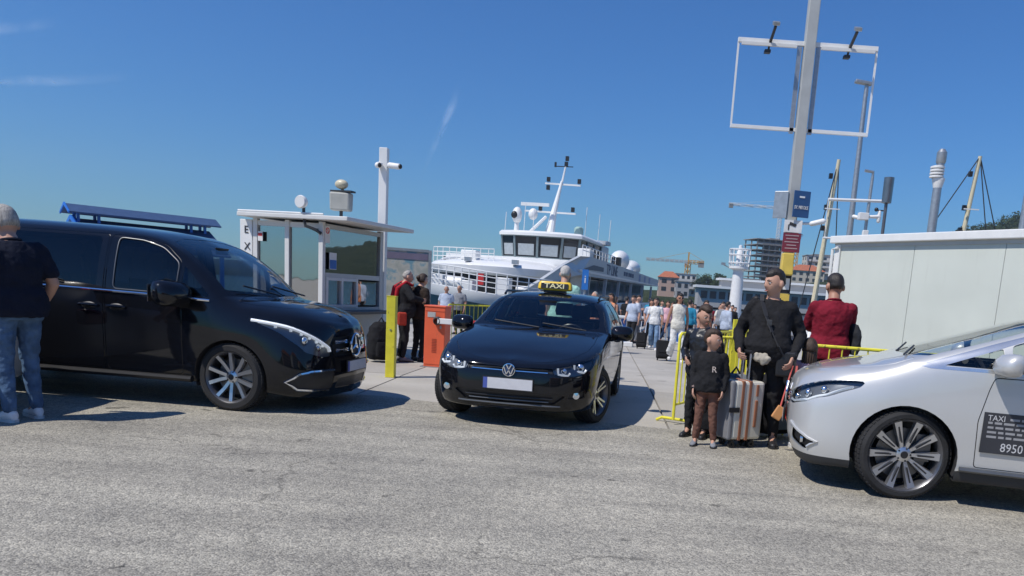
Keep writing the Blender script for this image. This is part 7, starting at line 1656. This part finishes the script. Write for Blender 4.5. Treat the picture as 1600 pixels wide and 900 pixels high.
def trolley(label, loc, rz, mt, hand):
    t = thing('trolley_case', label, 'suitcase', loc, rz); t.rotation_euler = (rad(-22), 0, rz)
    MB().box((0, 0, .30), (.32, .20, .46)).build('shell', mt, t, 0, bevel=.04); m_ = MB(); m_.tube([(-.08, .06, .5), (-.08, .06, .95), (.08, .06, .95), (.08, .06, .5)], .011, 6); m_.build('pull_handle', ALLOY, t)
    for x in (-.12, .12): m_ = MB(); m_.lathe([(.015, -.015), (.04, -.015), (.04, .015), (.015, .015)], 12, (x, .06, .035), 'X', closed=True); m_.build('wheel', BLACKPL, t)
    MB().box((0, -.105, .33), (.24, .02, .30)).build('front_pocket', mt, t, 0, bevel=.01)
trolley('black trolley case pulled by the woman in white', (1.60, 19.55, gz(19.5)-.012), rad(5), BLKB, None)
trolley('dark trolley bag trailing beside the woman in jeans', (1.28, 24.5, gz(24.5)-.012), rad(-10), BLKB, None)
o, J, s = on_person(cp1, 'red_scarf', 'red bag straps on the back of the queueing person', 'scarf')
m_ = MB(); m_.tube([(.10, -.13, 1.40), (.13, .0, 1.46), (.12, .15, 1.36), (.08, .205, 1.1), (.06, .20, .86)], [.03, .035, .045, .05, .04], 8); m_.tube([(-.10, -.13, 1.40), (-.13, 0, 1.46), (-.12, .15, 1.34), (-.13, .20, 1.05)], [.03, .035, .045, .03], 8); remesh(m_.build('fabric', cloth('scarlet', (.42, .02, .03)), o, 180), .014, 2)
MB().box((-.22, .08, .80), (.10, .16, .24)).build('pouch', cloth('scarlet_bag', (.40, .05, .03)), o, 0, bevel=.03)
o, J, s = on_person(cp2, 'ochre_bag', 'ochre shoulder bag carried by the person in the dark coat', 'bag')
MB().box((.24, .10, 1.0), (.12, .22, .26)).build('bag', cloth('ochre', (.62, .30, .05)), o, 0, bevel=.04); m_ = MB(); m_.tube([(.24, .0, 1.12), (.19, .02, 1.45), (.22, .2, 1.12)], .012, 6); m_.build('strap', TANL, o)
backpack('dark bag pile beside the couple at the booth', (-3.95, 13.9, gz(13.9)-.012), rad(40), BLKB, BLKB, 1.5)
# ================================================================ air: thin haze over the harbour, and old contrails high up
hz = MB(); hz.box((50, 380, 58), (1640, 1260, 124)); ho = hz.build('haze', mat('tmp_haze', (1, 1, 1)), None, 0)
vm = bpy.data.materials.new('harbour_haze'); vm.use_nodes = True; N = vm.node_tree.nodes; N.clear()
pv_ = N.new('ShaderNodeVolumePrincipled'); pv_.inputs['Color'].default_value = (.80, .90, 1, 1); pv_.inputs['Density'].default_value = .00024; pv_.inputs['Anisotropy'].default_value = .2
om = N.new('ShaderNodeOutputMaterial'); vm.node_tree.links.new(pv_.outputs[0], om.inputs['Volume']); ho.data.materials.clear(); ho.data.materials.append(vm)
tag(ho, 'thin pale haze over the harbour and far shore', 'haze', kind='stuff')
def contrail(label, pts, w):
    mt = MATS.get('contrail')
    if not mt:
        mt = bpy.data.materials.new('contrail'); mt.use_nodes = True; MATS['contrail'] = mt; nt, N, L = nodes_of(mt); b = N['Principled BSDF']
        pass
        tc = N.new('ShaderNodeTexCoord'); n1 = N.new('ShaderNodeTexNoise'); n1.inputs['Scale'].default_value = .012; n1.inputs['Detail'].default_value = 5; L.new(tc.outputs['Object'], n1.inputs[0])
        at = N.new('ShaderNodeAttribute'); at.attribute_name = 'soft'
        mr = N.new('ShaderNodeMapRange'); mr.inputs[1].default_value = .38; mr.inputs[2].default_value = .75; mr.inputs[3].default_value = .25; mr.inputs[4].default_value = 1.0; L.new(n1.outputs[0], mr.inputs[0])
        mm = N.new('ShaderNodeMath'); mm.operation = 'MULTIPLY'; L.new(mr.outputs[0], mm.inputs[0]); L.new(at.outputs['Fac'], mm.inputs[1]); m2 = N.new('ShaderNodeMath'); m2.operation = 'MULTIPLY'; m2.inputs[1].default_value = .30; L.new(mm.outputs[0], m2.inputs[0]); 
        N.remove(b); df = N.new('ShaderNodeBsdfDiffuse'); df.inputs[0].default_value = (.9, .9, .9, 1); tl = N.new('ShaderNodeBsdfTranslucent'); tl.inputs[0].default_value = (.9, .9, .9, 1); ad = N.new('ShaderNodeAddShader'); L.new(df.outputs[0], ad.inputs[0]); L.new(tl.outputs[0], ad.inputs[1])
        tp_ = N.new('ShaderNodeBsdfTransparent'); mx = N.new('ShaderNodeMixShader'); L.new(m2.outputs[0], mx.inputs[0]); L.new(tp_.outputs[0], mx.inputs[1]); L.new(ad.outputs[0], mx.inputs[2]); L.new(mx.outputs[0], N['Material Output'].inputs[0])
    mb = MB(); P_ = [Vector(p) for p in pts]; n = 24; k = 9; soft = []; vs = []
    for i in range(n+1):
        f_ = i/n; p = P_[0].lerp(P_[1], f_); ax = (P_[1]-P_[0]).normalized(); sd_ = ax.cross(Vector((0, 0, 1))).normalized(); up = sd_.cross(ax)
        for j in range(k):
            g = (j/(k-1)-.5)*2; vs.append(p+(sd_*.6+up*.8).normalized()*g*w*(.5+.8*f_)+sd_*12*mnoise.noise((f_*5, g, 1))); soft.append(max(0, (1-g*g))**1.5*math.sin(PI*min(1, max(0, f_)))**.6)
    mb.add(vs, [(i*k+j, i*k+j+1, (i+1)*k+j+1, (i+1)*k+j) for i in range(n) for j in range(k-1)])
    o = mb.build('contrail', mt, None, 180); a = o.data.attributes.new('soft', 'FLOAT', 'POINT'); a.data.foreach_set('value', soft)
    tag(o, label, 'contrail', 'old contrails in the clear sky'); o['kind'] = 'stuff'
contrail('faded contrail high over the left edge of the picture', ((-2990, 3000, 720), (-2060, 3000, 830)), 26)
contrail('second fainter contrail just below it at the left edge', ((-2950, 3000, 560), (-1800, 3000, 660)), 24)
contrail('steep thin contrail high above the camera mast', ((-720, 3000, 380), (-580, 3000, 720)), 20)
apply_all()
